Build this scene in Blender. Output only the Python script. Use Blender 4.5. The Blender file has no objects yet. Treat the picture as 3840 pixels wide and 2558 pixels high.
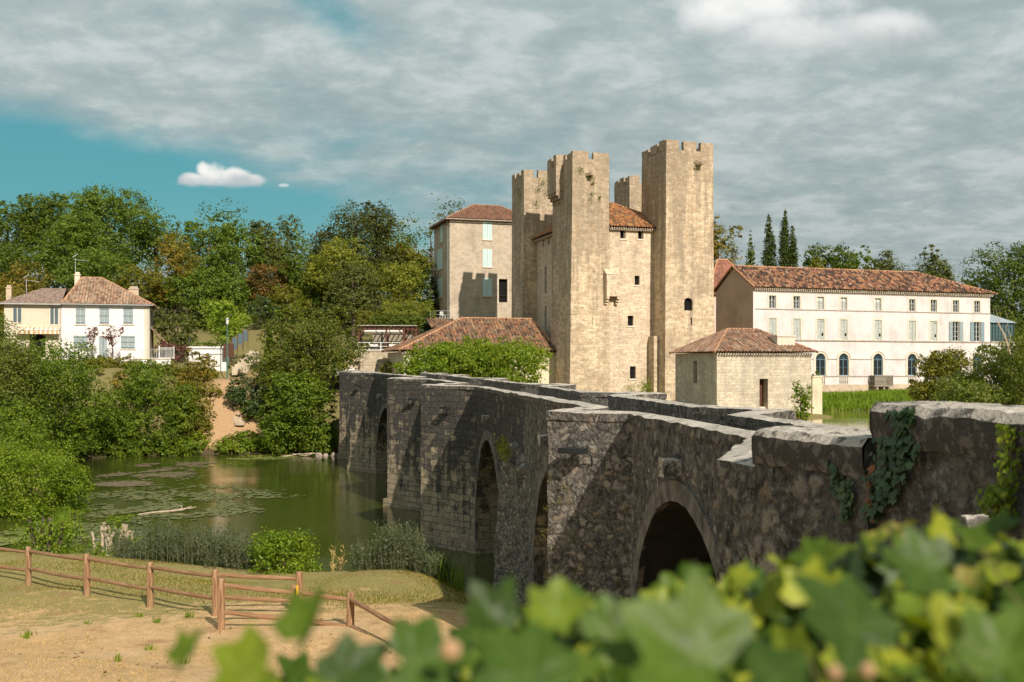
import bpy, math, random
import numpy as np
from mathutils import Vector, Matrix, noise
R = math.radians
random.seed(7)
RNG = np.random.default_rng(11)
scene = bpy.context.scene
col = scene.collection
F = 4000.0; CX = 1920.0; HY = 1385.0; CZ = 8.25          # focal length and horizon in photo pixels, eye height above the river

def W(px, py, d):
    return Vector(((px - CX) / F * d, d, CZ + (HY - py) / F * d))

# ------------------------------------------------------------------ objects
def tag(o, label=None, cat=None, group=None, kind=None):
    for k, v in (('label', label), ('category', cat), ('group', group), ('kind', kind)):
        if v: o[k] = v
    return o

def thing(name, label, cat, loc=(0, 0, 0), rz=0.0, group=None):
    o = bpy.data.objects.new(name, None)
    o.empty_display_size = 0.3
    col.objects.link(o)
    o.location = loc; o.rotation_euler = (0, 0, rz)
    return tag(o, label, cat, group)

def copy_tree(o, parent=None):
    c = o.copy(); col.objects.link(c); c.parent = parent
    for ch in o.children: copy_tree(ch, c)
    return c

def auto_uv(pts):
    n = Vector((0, 0, 0))
    for i in range(len(pts)):
        a, b = pts[i], pts[(i + 1) % len(pts)]
        n += Vector(((a.y - b.y) * (a.z + b.z), (a.z - b.z) * (a.x + b.x), (a.x - b.x) * (a.y + b.y)))
    if n.length < 1e-12: n = Vector((0, 0, 1))
    n.normalize()
    if abs(n.z) > 0.95: return [(p.x, p.y) for p in pts]
    t = Vector((-n.y, n.x, 0)).normalized()
    b = n.cross(t)
    return [(p.dot(t), p.dot(b)) for p in pts]

class B:
    def __init__(s): s.v = []; s.f = []; s.uv = []; s.m = []
    def face(s, pts, uv=None, mi=0):
        pts = [Vector(p) for p in pts]
        i = len(s.v); s.v += pts
        s.f.append(tuple(range(i, i + len(pts))))
        s.uv.append(uv if uv else auto_uv(pts)); s.m.append(mi)
    def box(s, x0, x1, y0, y1, z0, z1, skip=''):
        a = [(x0, y0), (x1, y0), (x1, y1), (x0, y1)]
        if 'b' not in skip: s.face([(x, y, z0) for x, y in reversed(a)])
        if 't' not in skip: s.face([(x, y, z1) for x, y in a])
        for i in range(4):
            p, q = a[i], a[(i + 1) % 4]
            s.face([(*p, z0), (*q, z0), (*q, z1), (*p, z1)])
    def prism(s, poly, z0, z1, taper=None):
        top = taper or poly
        s.face([(x, y, z1) for x, y in top]); s.face([(x, y, z0) for x, y in reversed(poly)])
        n = len(poly)
        for i in range(n):
            j = (i + 1) % n
            s.face([(*poly[i], z0), (*poly[j], z0), (*top[j], z1), (*top[i], z1)])
    def bar(s, a, b, w, h=None, up=(0, 0, 1)):
        a, b = Vector(a), Vector(b); h = h or w
        d = (b - a).normalized(); upv = Vector(up)
        if abs(d.dot(upv)) > .98: upv = Vector((0, 1, 0))
        sx = d.cross(upv).normalized() * w / 2; sy = sx.cross(d).normalized() * h / 2
        c = [-sx - sy, sx - sy, sx + sy, -sx + sy]
        s.face([a + k for k in reversed(c)]); s.face([b + k for k in c])
        for i in range(4):
            j = (i + 1) % 4; s.face([a + c[i], a + c[j], b + c[j], b + c[i]])
    def tube(s, pts, rad, n=7, cap=True):
        pts = [Vector(p) for p in pts]
        if not hasattr(rad, '__len__'): rad = [rad] * len(pts)
        rings = []; L = 0; Ls = []
        for i, p in enumerate(pts):
            if i: L += (p - pts[i - 1]).length
            Ls.append(L)
            d = (pts[min(i + 1, len(pts) - 1)] - pts[max(i - 1, 0)]).normalized()
            up = Vector((0, 0, 1)) if abs(d.z) < .9 else Vector((1, 0, 0))
            a = d.cross(up).normalized(); b = a.cross(d)
            rings.append([p + (a * math.cos(2 * math.pi * k / n) + b * math.sin(2 * math.pi * k / n)) * rad[i] for k in range(n)])
        base = len(s.v)
        for r in rings: s.v += r
        for i in range(len(rings) - 1):
            for k in range(n):
                j = (k + 1) % n
                s.f.append((base + i * n + k, base + i * n + j, base + (i + 1) * n + j, base + (i + 1) * n + k))
                s.uv.append([(k / n, Ls[i]), ((k + 1) / n, Ls[i]), ((k + 1) / n, Ls[i + 1]), (k / n, Ls[i + 1])]); s.m.append(0)
        if cap:
            for r, rev in ((rings[0], 1), (rings[-1], 0)):
                s.face(list(reversed(r)) if rev else r)
    def build(s, name, mats, parent=None, smooth=False, rough=None):
        me = bpy.data.meshes.new(name)
        v = s.v
        if rough:
            fr, am = rough
            v = [p + noise.noise_vector(p * fr) * am + noise.noise_vector(p * fr * 3.1) * am * .4 for p in v]
        me.from_pydata(v, [], s.f)
        uvl = me.uv_layers.new(name='UVMap')
        flat = np.array([c for f in s.uv for uvp in f for c in uvp], dtype=np.float32)
        uvl.data.foreach_set('uv', flat)
        for m in (mats if isinstance(mats, (list, tuple)) else [mats]): me.materials.append(m)
        me.polygons.foreach_set('material_index', s.m)
        if smooth: me.polygons.foreach_set('use_smooth', [True] * len(s.f))
        me.update()
        o = bpy.data.objects.new(name, me); col.objects.link(o)
        if parent is not None: o.parent = parent
        return o

def mesh_np(name, V, Fq, mat, parent=None, smooth=False, k=4):
    """V Nx3, Fq Mxk -> mesh object, fast"""
    me = bpy.data.meshes.new(name)
    nv, nf = len(V), len(Fq)
    me.vertices.add(nv); me.vertices.foreach_set('co', np.asarray(V, np.float32).ravel())
    me.loops.add(nf * k); me.loops.foreach_set('vertex_index', np.asarray(Fq, np.int32).ravel())
    me.polygons.add(nf); me.polygons.foreach_set('loop_start', np.arange(0, nf * k, k, dtype=np.int32))
    me.update(calc_edges=True)
    if smooth: me.polygons.foreach_set('use_smooth', [True] * nf)
    me.materials.append(mat)
    o = bpy.data.objects.new(name, me); col.objects.link(o)
    if parent is not None: o.parent = parent
    return o

# ------------------------------------------------------------------ materials
class NT:
    def __init__(s, tree): s.t = tree; s.t.nodes.clear()
    def n(s, typ, ins=None, **props):
        nd = s.t.nodes.new(typ)
        for k, v in props.items(): setattr(nd, k, v)
        for k, v in (ins or {}).items():
            sock = nd.inputs[k]
            if isinstance(v, bpy.types.NodeSocket): s.t.links.new(v, sock)
            elif isinstance(v, bpy.types.Node): s.t.links.new(v.outputs[0], sock)
            else:
                if hasattr(sock.default_value, '__len__') and len(sock.default_value) == 4 and len(v) == 3: v = (*v, 1)
                sock.default_value = v
        return nd
    def math(s, op, a, b=0.0, c=None, clamp=False):
        ins = {0: a, 1: b}
        if c is not None: ins[2] = c
        return s.n('ShaderNodeMath', ins, operation=op, use_clamp=clamp).outputs[0]
    def mix(s, fac, a, b, mode='MIX'):
        nd = s.n('ShaderNodeMix', None, data_type='RGBA', blend_type=mode)
        for i, v in ((0, fac), (6, a), (7, b)):
            if isinstance(v, bpy.types.NodeSocket): s.t.links.new(v, nd.inputs[i])
            else: nd.inputs[i].default_value = v if not hasattr(v, '__len__') or len(v) == 4 else (*v, 1)
        return nd.outputs[2]
    def noise(s, vec, scale, detail=3, rough=.55, dist=0.0):
        return s.n('ShaderNodeTexNoise', {'Vector': vec, 'Scale': scale, 'Detail': detail, 'Roughness': rough, 'Distortion': dist}).outputs[0]
    def ramp(s, fac, stops, interp='LINEAR'):
        nd = s.n('ShaderNodeValToRGB', {0: fac}); cr = nd.color_ramp; cr.interpolation = interp
        while len(cr.elements) < len(stops): cr.elements.new(.5)
        for e, (p, c) in zip(cr.elements, stops):
            e.position = p; e.color = (c, c, c, 1) if not hasattr(c, '__len__') else (*c, 1)
        return nd.outputs[0]
    def step(s, fac, a, b):
        return s.n('ShaderNodeMapRange', {0: fac, 1: a, 2: b, 3: 0.0, 4: 1.0}, interpolation_type='SMOOTHSTEP').outputs[0]
    def scale(s, vec, sc):
        return s.n('ShaderNodeVectorMath', {0: vec, 1: sc}, operation='MULTIPLY').outputs[0]

def new_mat(name):
    m = bpy.data.materials.new(name); m.use_nodes = True
    return m, NT(m.node_tree)

def finish(nt, color, rough=.9, bump=None, bstr=.5, bdist=.02, spec=.3, metal=0.0, extra=None):
    ins = {'Base Color': color, 'Roughness': rough, 'Specular IOR Level': spec, 'Metallic': metal}
    if bump is not None:
        ins['Normal'] = nt.n('ShaderNodeBump', {'Height': bump, 'Strength': bstr, 'Distance': bdist}).outputs[0]
    ins.update(extra or {})
    p = nt.n('ShaderNodeBsdfPrincipled', ins)
    nt.n('ShaderNodeOutputMaterial', {'Surface': p.outputs[0]})
    return p

def plain(name, c, rough=.8, spec=.3, metal=0.0, var=.15):
    m, nt = new_mat(name)
    co = nt.n('ShaderNodeTexCoord')
    f = nt.noise(co.outputs['Object'], 6.0, 4)
    f2 = nt.ramp(f, [(.3, 1 - var), (.7, 1 + var)])
    finish(nt, nt.mix(1.0, c, f2, 'MULTIPLY'), rough, spec=spec, metal=metal)
    return m

def ashlar(name, light, tan, dark, rust, bw=.5, bh=.26, mortar=(.66, .55, .39), weather=(16, 30, .6), rust_amt=.25, seed=0.0, blotch=.5):
    """coursed limestone: blocks of slightly different colour, runs of grey weathering and ochre stains"""
    m, nt = new_mat(name)
    co = nt.n('ShaderNodeTexCoord'); uv = co.outputs['UV']; ob = co.outputs['Object']
    ob = nt.n('ShaderNodeVectorMath', {0: ob, 1: (seed, seed * 2, 0)}, operation='ADD').outputs[0]
    wob = nt.n('ShaderNodeTexNoise', {'Vector': uv, 'Scale': 1.1, 'Detail': 4.0}).outputs[1]
    uv2 = nt.n('ShaderNodeVectorMath', {0: wob, 1: (.35, .22, 0), 2: uv}, operation='MULTIPLY_ADD').outputs[0]
    br = nt.n('ShaderNodeTexBrick', {'Vector': uv2, 'Color1': (0, 0, 0), 'Color2': (1, 1, 1), 'Mortar': (0, 0, 0), 'Scale': 1.0,
              'Mortar Size': .018, 'Mortar Smooth': .35, 'Bias': 0.0, 'Brick Width': bw, 'Row Height': bh}, offset=.45, squash=1.25, squash_frequency=3)
    vor = nt.n('ShaderNodeTexVoronoi', {'Vector': nt.scale(ob, (1.7, 1.7, 3.2)), 'Scale': 1.0})
    rnd = nt.n('ShaderNodeSeparateColor', {0: vor.outputs['Color']}).outputs[0]
    c = nt.mix(nt.step(nt.math('MULTIPLY_ADD', br.outputs[0], .5, nt.math('MULTIPLY', rnd, .5)), .2, .8), light, tan)
    big = nt.noise(ob, .35, 5, .6)
    c = nt.mix(nt.math('MULTIPLY', nt.step(big, .42, .68), blotch), c, dark)
    z = nt.n('ShaderNodeSeparateXYZ', {0: co.outputs['Object']}).outputs[2]
    streak = nt.noise(nt.scale(ob, (1.3, 1.3, .12)), 1.0, 5, .65)
    wz = nt.n('ShaderNodeMapRange', {0: z, 1: weather[0], 2: weather[1], 3: 0.0, 4: 1.0}).outputs[0]
    wfac = nt.step(nt.math('ADD', streak, nt.math('MULTIPLY', wz, .26)), .49, .70)
    c = nt.mix(nt.math('MULTIPLY', wfac, weather[2]), c, dark)
    ru = nt.noise(nt.scale(ob, (.9, .9, .3)), 1.3, 6, .7)
    c = nt.mix(nt.math('MULTIPLY', nt.step(ru, .55, .72), rust_amt), c, rust)
    fine = nt.noise(ob, 9.0, 5, .7)
    c = nt.mix(1.0, c, nt.ramp(fine, [(.28, .62), (.5, 1.0), (.75, 1.25)]), 'MULTIPLY')
    spk = nt.noise(ob, 3.3, 5, .75)
    c = nt.mix(nt.math('MULTIPLY', nt.step(spk, .52, .62), .62), c, dark)
    c = nt.mix(nt.math('MULTIPLY', nt.step(nt.noise(ob, 1.9, 5, .7), .54, .68), .4), c, light)
    c = nt.mix(nt.math('MULTIPLY', br.outputs[1], .32), c, mortar)
    h = nt.math('SUBTRACT', nt.math('ADD', nt.math('MULTIPLY_ADD', fine, .5, nt.math('MULTIPLY', rnd, .5)), nt.math('MULTIPLY', spk, .5)), nt.math('MULTIPLY', br.outputs[1], .5))
    finish(nt, c, .95, h, .9, .04, spec=.15)
    return m

def bridge_stone(name, amt_dark=1.0, near=False):
    m, nt = new_mat(name)
    co = nt.n('ShaderNodeTexCoord'); uv = co.outputs['UV']; ob = co.outputs['Object']
    wob = nt.n('ShaderNodeTexNoise', {'Vector': ob, 'Scale': 1.6, 'Detail': 3.0}).outputs[1]
    if near:
        v = nt.n('ShaderNodeVectorMath', {0: wob, 1: (.35, .35, .35), 2: ob}, operation='MULTIPLY_ADD').outputs[0]
        w2 = nt.n('ShaderNodeTexNoise', {'Vector': ob, 'Scale': 6.0, 'Detail': 3.0}).outputs[1]
        v = nt.n('ShaderNodeVectorMath', {0: w2, 1: (.13, .13, .13), 2: v}, operation='MULTIPLY_ADD').outputs[0]
        v = nt.scale(v, (5.6, 5.6, 7.2))
        vo = nt.n('ShaderNodeTexVoronoi', {'Vector': v, 'Scale': 1.0, 'Randomness': 1.0}, feature='DISTANCE_TO_EDGE')
        vc = nt.n('ShaderNodeTexVoronoi', {'Vector': v, 'Scale': 1.0})
        v3 = nt.n('ShaderNodeTexVoronoi', {'Vector': nt.scale(v, (2.1, 2.1, 2.1)), 'Scale': 1.0}, feature='DISTANCE_TO_EDGE')
        j1 = nt.n('ShaderNodeMapRange', {0: vo.outputs[0], 1: .0, 2: .20, 3: 1.0, 4: 0.0}, interpolation_type='SMOOTHSTEP').outputs[0]
        j2 = nt.n('ShaderNodeMapRange', {0: v3.outputs[0], 1: .0, 2: .22, 3: .6, 4: 0.0}, interpolation_type='SMOOTHSTEP').outputs[0]
        joint = nt.math('MAXIMUM', j1, nt.math('MULTIPLY', j2, nt.step(nt.noise(ob, 1.7, 3), .42, .6)))
        rnd = nt.n('ShaderNodeSeparateColor', {0: vc.outputs['Color']}).outputs[0]
    else:
        uv2 = nt.n('ShaderNodeVectorMath', {0: wob, 1: (.42, .26, 0), 2: uv}, operation='MULTIPLY_ADD').outputs[0]
        w3 = nt.n('ShaderNodeTexNoise', {'Vector': ob, 'Scale': 5.0, 'Detail': 3.0}).outputs[1]
        uv2 = nt.n('ShaderNodeVectorMath', {0: w3, 1: (.10, .08, 0), 2: uv2}, operation='MULTIPLY_ADD').outputs[0]
        br = nt.n('ShaderNodeTexBrick', {'Vector': uv2, 'Color1': (0, 0, 0), 'Color2': (1, 1, 1), 'Mortar': (.5, .5, .5), 'Scale': 1.0,
                  'Mortar Size': .022, 'Mortar Smooth': .5, 'Brick Width': .46, 'Row Height': .3}, offset=.4, squash=1.4, squash_frequency=2)
        vc = nt.n('ShaderNodeTexVoronoi', {'Vector': nt.scale(ob, (2.4, 2.4, 3.4)), 'Scale': 1.0})
        joint = br.outputs[1]
        rnd = nt.math('MULTIPLY_ADD', br.outputs[0], .6, nt.math('MULTIPLY', nt.n('ShaderNodeSeparateColor', {0: vc.outputs['Color']}).outputs[1], .4))
    z = nt.n('ShaderNodeSeparateXYZ', {0: ob}).outputs[2]
    # black lichen: strongest near the top, in vertical runs
    hz = nt.n('ShaderNodeMapRange', {0: z, 1: .5, 2: 7.6, 3: -.11, 4: .19}).outputs[0]
    run = nt.noise(nt.scale(ob, (2.0, 2.0, .16)), 1.3, 6, .7)
    pat = nt.noise(ob, 1.1, 6, .65)
    s = nt.math('ADD', nt.math('MULTIPLY_ADD', run, .55, nt.math('MULTIPLY', pat, .45)), hz)
    s = nt.math('ADD', s, nt.math('MULTIPLY_ADD', rnd, .16, -.08))
    d = nt.math('MULTIPLY', nt.step(s, .42, .55), amt_dark * .96)
    if True:      # here and there one stone has shed its crust
        d = nt.math('MULTIPLY', d, nt.math('SUBTRACT', 1.0, nt.math('MULTIPLY', nt.step(rnd, .72, .84), .8 if near else .55)))
    pale = nt.mix(rnd, (.44, .345, .235), (.25, .20, .14))
    och = nt.step(nt.noise(ob, 2.2, 5, .7), .58, .72)
    pale = nt.mix(nt.math('MULTIPLY', och, .5), pale, (.36, .21, .08))
    black = nt.mix(nt.noise(ob, 7.0, 4), (.026, .024, .024), (.105, .096, .088))
    c = nt.mix(d, pale, black)
    # pale crusts of lichen
    sp = nt.noise(ob, 11.0 if near else 6.0, 5, .75)
    c = nt.mix(nt.math('MULTIPLY', nt.step(sp, .57, .68), .62 if near else .42), c, (.36, .33, .29))
    fine = nt.noise(ob, 26.0 if near else 14.0, 4, .7)
    c = nt.mix(1.0, c, nt.ramp(fine, [(.25, .6), (.5, 1.0), (.8, 1.4)]), 'MULTIPLY')
    jm = nt.math('MULTIPLY', joint, nt.step(nt.noise(ob, 1.4, 4, .6), .38, .6))
    c = nt.mix(nt.math('MULTIPLY', jm, .62), c, (.035, .03, .026) if near else (.055, .047, .038))
    h = nt.math('SUBTRACT', nt.math('MULTIPLY_ADD', fine, .35, nt.math('MULTIPLY', sp, .6)), nt.math('MULTIPLY', joint, .9))
    finish(nt, c, .95, h, 1.0, .06 if near else .05, spec=.15)
    return m

def rubble_stone(name, dark=1.0, scale=1.0):
    """rough lime rubble under black lichen: dark ground, paler stones showing through, pale flecks everywhere"""
    m, nt = new_mat(name)
    co = nt.n('ShaderNodeTexCoord'); ob = co.outputs['Object']
    w1 = nt.n('ShaderNodeTexNoise', {'Vector': ob, 'Scale': 2.2, 'Detail': 5.0, 'Roughness': .65}).outputs[1]
    v = nt.n('ShaderNodeVectorMath', {0: w1, 1: (.42, .42, .34), 2: ob}, operation='MULTIPLY_ADD').outputs[0]
    v = nt.scale(v, (5.0 * scale, 5.0 * scale, 6.6 * scale))
    vo = nt.n('ShaderNodeTexVoronoi', {'Vector': v, 'Scale': 1.0}, feature='DISTANCE_TO_EDGE')
    vc = nt.n('ShaderNodeTexVoronoi', {'Vector': v, 'Scale': 1.0})
    sc_ = nt.n('ShaderNodeSeparateColor', {0: vc.outputs['Color']})
    edge = nt.n('ShaderNodeMapRange', {0: vo.outputs[0], 1: .02, 2: .26, 3: 0.0, 4: 1.0}, interpolation_type='SMOOTHSTEP').outputs[0]
    n1 = nt.noise(ob, 4.0, 6, .75); n2 = nt.noise(ob, 15.0, 6, .75); n3 = nt.noise(ob, 45.0, 4, .7); big = nt.noise(nt.scale(ob, (1, 1, .45)), .9, 5, .65)
    z = nt.n('ShaderNodeSeparateXYZ', {0: ob}).outputs[2]
    lowz = nt.n('ShaderNodeMapRange', {0: z, 1: 7.4, 2: 2.0, 3: 0.0, 4: .22}).outputs[0]
    ground = nt.mix(nt.step(n1, .3, .7), (.040, .037, .034), (.205, .188, .162))
    stone = nt.mix(sc_.outputs[1], (.26, .235, .20), (.44, .38, .30))
    stone = nt.mix(nt.math('MULTIPLY', nt.step(sc_.outputs[2], .86, .94), .6), stone, (.36, .25, .15))
    show = nt.math('ADD', nt.math('MULTIPLY_ADD', sc_.outputs[0], .34, nt.math('MULTIPLY', n1, .30)), nt.math('MULTIPLY_ADD', big, .36, lowz))
    show = nt.math('MULTIPLY', nt.step(show, .50, .64), edge)
    c = nt.mix(nt.math('MULTIPLY', show, .85 * dark), ground, stone)
    c = nt.mix(nt.math('MULTIPLY', nt.step(n2, .53, .63), .62), c, (.38, .355, .315))
    c = nt.mix(nt.math('MULTIPLY', nt.step(n2, .46, .36), .6), c, (.020, .018, .017))
    c = nt.mix(1.0, c, nt.ramp(n3, [(.28, .65), (.5, 1.0), (.75, 1.35)]), 'MULTIPLY')
    h = nt.math('ADD', nt.math('MULTIPLY_ADD', n2, 1.0, nt.math('MULTIPLY', n3, .35)), nt.math('MULTIPLY', edge, .5))
    finish(nt, c, .95, h, 1.0, .05, spec=.15)
    return m

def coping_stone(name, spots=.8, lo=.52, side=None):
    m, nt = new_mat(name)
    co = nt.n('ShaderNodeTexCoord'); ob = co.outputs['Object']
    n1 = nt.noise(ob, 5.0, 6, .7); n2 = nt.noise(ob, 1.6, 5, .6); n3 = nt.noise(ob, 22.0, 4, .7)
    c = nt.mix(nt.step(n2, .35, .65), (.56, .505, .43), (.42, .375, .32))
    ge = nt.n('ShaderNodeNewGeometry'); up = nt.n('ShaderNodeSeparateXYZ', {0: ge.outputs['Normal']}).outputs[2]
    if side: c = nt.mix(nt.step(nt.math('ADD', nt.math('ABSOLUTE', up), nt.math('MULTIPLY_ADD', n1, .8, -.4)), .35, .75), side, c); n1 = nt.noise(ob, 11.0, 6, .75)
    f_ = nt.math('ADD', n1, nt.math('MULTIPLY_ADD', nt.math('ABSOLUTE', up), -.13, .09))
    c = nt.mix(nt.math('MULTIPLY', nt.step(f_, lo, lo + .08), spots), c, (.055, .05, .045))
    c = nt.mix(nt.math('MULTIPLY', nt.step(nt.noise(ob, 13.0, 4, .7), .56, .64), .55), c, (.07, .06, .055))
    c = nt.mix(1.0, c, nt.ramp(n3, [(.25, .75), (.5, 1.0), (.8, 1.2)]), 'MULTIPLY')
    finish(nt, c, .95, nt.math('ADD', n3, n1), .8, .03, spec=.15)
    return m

def plaster(name, c1, c2, stain, amt=.35, sc=.6, rubble=0.0, streaks=.5):
    m, nt = new_mat(name)
    co = nt.n('ShaderNodeTexCoord'); ob = co.outputs['Object']
    a = nt.noise(ob, sc, 6, .65); b = nt.noise(nt.scale(ob, (1.8, 1.8, .2)), 1.0, 6, .7); f = nt.noise(ob, 8.0, 5, .7)
    c = nt.mix(nt.step(a, .35, .65), c1, c2)
    c = nt.mix(nt.math('MULTIPLY', nt.step(nt.math('MULTIPLY_ADD', b, streaks, nt.math('MULTIPLY', a, 1 - streaks)), .5, .68), amt), c, stain)
    h = f
    if rubble:
        vo = nt.n('ShaderNodeTexVoronoi', {'Vector': nt.scale(ob, (2.6, 2.6, 3.6)), 'Scale': 1.0})
        r = nt.n('ShaderNodeSeparateColor', {0: vo.outputs['Color']}).outputs[0]
        c = nt.mix(nt.math('MULTIPLY', nt.step(r, .45, .9), rubble), c, stain)
        vf = nt.noise(ob, 4.0, 5, .75)
        c = nt.mix(nt.math('MULTIPLY', nt.step(vf, .5, .66), rubble * .8), c, stain)
        h = nt.math('ADD', f, vf)
    c = nt.mix(1.0, c, nt.ramp(f, [(.25, .88), (.5, 1.0), (.8, 1.09)]), 'MULTIPLY')
    finish(nt, c, .92, h, .5, .02, spec=.2)
    return m

def tiles(name, cols, dark=.35, seed=0.0, lich=.3, tw=.28, tl=.38):
    """clay canal tiles, each tile its own tone; uv = (across, up the slope) in metres"""
    m, nt = new_mat(name)
    co = nt.n('ShaderNodeTexCoord'); uv = co.outputs['UV']; ob = co.outputs['Object']
    br = nt.n('ShaderNodeTexBrick', {'Vector': uv, 'Color1': (0, 0, 0), 'Color2': (1, 1, 1), 'Mortar': (0, 0, 0), 'Scale': 1.0,
              'Mortar Size': .015, 'Mortar Smooth': .2, 'Brick Width': tw, 'Row Height': tl}, offset=0.0, squash=1.0)
    s = nt.n('ShaderNodeVectorMath', {0: nt.scale(uv, (1 / tw, 1 / tl, 0))}, operation='FLOOR').outputs[0]
    wn = nt.n('ShaderNodeTexWhiteNoise', {'Vector': s}, noise_dimensions='3D')
    c = nt.ramp(wn.outputs[0], [(i / (len(cols) - 1), k) for i, k in enumerate(cols)])
    pat = nt.noise(nt.n('ShaderNodeVectorMath', {0: nt.scale(uv, (1.5, .55, 1)), 1: (seed, seed, 0)}, operation='ADD').outputs[0], 1.0, 6, .72)
    df = nt.math('MULTIPLY_ADD', wn.outputs[0], .25, pat)
    c = nt.mix(nt.math('MULTIPLY', nt.step(df, .57, .68), dark), c, (.04, .03, .027))
    c = nt.mix(nt.math('MULTIPLY', nt.step(nt.noise(ob, 2.5, 5, .7), .55, .7), lich), c, (.42, .33, .18))
    c = nt.mix(nt.math('MULTIPLY', br.outputs[1], .6), c, (.05, .035, .03))
    f = nt.noise(ob, 14.0, 3)
    c = nt.mix(1.0, c, nt.ramp(f, [(.25, .8), (.8, 1.2)]), 'MULTIPLY')
    finish(nt, c, .9, nt.math('SUBTRACT', f, br.outputs[1]), .5, .03, spec=.2)
    return m

def leafmat(name, cols, trans=.35, gloss=.35, hue_noise=.25, gain=True):
    """each leaf has its own tone; whole branches drift in colour; light passes through"""
    if gain: cols = [(r * 1.55 + .010, g_ * 1.45 + .002, b_ * .5) for r, g_, b_ in cols]
    m, nt = new_mat(name)
    g = nt.n('ShaderNodeNewGeometry')
    co = nt.n('ShaderNodeTexCoord')
    pat = nt.noise(co.outputs['Object'], .45, 3)
    f = nt.math('ADD', nt.math('MULTIPLY', g.outputs['Random Per Island'], 1 - hue_noise), nt.math('MULTIPLY', nt.step(pat, .3, .7), hue_noise))
    c = nt.ramp(f, [(i / (len(cols) - 1), k) for i, k in enumerate(cols)])
    d = nt.n('ShaderNodeBsdfPrincipled', {'Base Color': c, 'Roughness': .55, 'Specular IOR Level': gloss})
    tc = nt.mix(1.0, c, (1.5, 1.6, .5), 'MULTIPLY')
    t = nt.n('ShaderNodeBsdfTranslucent', {'Color': tc})
    mx = nt.n('ShaderNodeMixShader', {0: trans, 1: d.outputs[0], 2: t.outputs[0]})
    nt.n('ShaderNodeOutputMaterial', {'Surface': mx.outputs[0]})
    return m
# ------------------------------------------------------------------ sun, sky, camera
SUN_AZ, SUN_EL = 155.0, 34.0                 # clockwise from straight ahead
sdir = Vector((math.sin(R(SUN_AZ)) * math.cos(R(SUN_EL)), math.cos(R(SUN_AZ)) * math.cos(R(SUN_EL)), math.sin(R(SUN_EL))))
sl = bpy.data.lights.new('sun', 'SUN'); sl.energy = 5.0; sl.angle = R(.55); sl.color = (1.0, .905, .785)
so = bpy.data.objects.new('sun', sl); col.objects.link(so)
so.rotation_euler = sdir.to_track_quat('Z', 'Y').to_euler(); so.location = (60, -60, 80)

cam = bpy.data.cameras.new('camera'); co_ = bpy.data.objects.new('camera', cam); col.objects.link(co_)
co_.location = (0, 0, CZ); co_.rotation_euler = (R(90), 0, 0)
cam.lens = 37.5; cam.sensor_width = 36.0; cam.shift_y = 106 / 3840; cam.clip_start = .05; cam.clip_end = 6000
cam.dof.use_dof = True; cam.dof.focus_distance = 30.0; cam.dof.aperture_fstop = 4.3
scene.camera = co_
scene.view_settings.view_transform = 'Standard'; scene.view_settings.look = 'None'
scene.view_settings.exposure = 0.2; scene.view_settings.gamma = 1.0
scene.cycles.use_denoising = True
scene.cycles.max_bounces = 6; scene.cycles.diffuse_bounces = 3; scene.cycles.transmission_bounces = 3; scene.cycles.glossy_bounces = 3
scene.cycles.caustics_reflective = False; scene.cycles.caustics_refractive = False
scene.cycles.sample_clamp_indirect = 4.0

w = bpy.data.worlds.new('World'); scene.world = w; w.use_nodes = True
nt = NT(w.node_tree)
sky = nt.n('ShaderNodeTexSky', sky_type='NISHITA', sun_disc=False, sun_elevation=R(SUN_EL), sun_rotation=R(SUN_AZ), air_density=1.2, dust_density=.6, ozone_density=2.0)
tc = nt.n('ShaderNodeTexCoord')
sep = nt.n('ShaderNodeSeparateXYZ', {0: tc.outputs['Generated']})
X, Y, Z = sep.outputs
inv = nt.math('DIVIDE', 1.0, nt.math('ADD', nt.math('MAXIMUM', Z, 0.0), .22))
plane = nt.n('ShaderNodeCombineXYZ', {0: nt.math('MULTIPLY', X, inv), 1: nt.math('MULTIPLY', Y, inv), 2: 3.7}).outputs[0]
n_big = nt.noise(nt.scale(plane, (.9, .9, 1)), 1.0, 4, .55, .3)
n_med = nt.noise(nt.scale(plane, (3.0, 3.4, 1)), 1.0, 6, .58, .2)
n_fin = nt.noise(nt.scale(plane, (8.0, 9.0, 1)), 1.0, 5, .6, .2)
Yp = nt.math('MAXIMUM', Y, .04)
s_ = nt.math('DIVIDE', X, Yp); t_ = nt.math('DIVIDE', Z, Yp)           # compass and height angles of the sky ahead
def blob(cs, ct, rs, rt, tilt=0.0):
    a = nt.math('DIVIDE', nt.math('SUBTRACT', s_, cs), rs)
    tt = nt.math('MULTIPLY_ADD', nt.math('SUBTRACT', s_, cs), tilt, nt.math('SUBTRACT', t_, ct))
    b = nt.math('DIVIDE', tt, rt)
    return nt.math('ADD', nt.math('MULTIPLY', a, a), nt.math('MULTIPLY', b, b))
def gauss(q): return nt.math('POWER', 2.718, nt.math('MULTIPLY', q, -1.0))
clear = nt.math('ADD', gauss(blob(-.36, .163, .25, .056, .15)), nt.math('MULTIPLY', gauss(blob(-.17, .335, .05, .03, .5)), .52))
clear = nt.math('ADD', clear, nt.math('MULTIPLY', gauss(blob(-.50, .215, .14, .035, .1)), .25))
cov = nt.math('ADD', nt.math('MULTIPLY_ADD', n_med, .55, nt.math('MULTIPLY', n_big, .45)), nt.math('MULTIPLY_ADD', clear, -.50, .10))
mask = nt.math('MULTIPLY', nt.step(cov, .20, .58), .97)
blue = nt.mix(1.0, sky.outputs[0], (.62, 1.22, 1.0), 'MULTIPLY')
blue = nt.mix(.82, blue, (.70, 2.5, 3.05))
blue = nt.mix(nt.math('MULTIPLY', nt.step(t_, .19, .08), .30), blue, (2.8, 4.2, 4.4))
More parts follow.
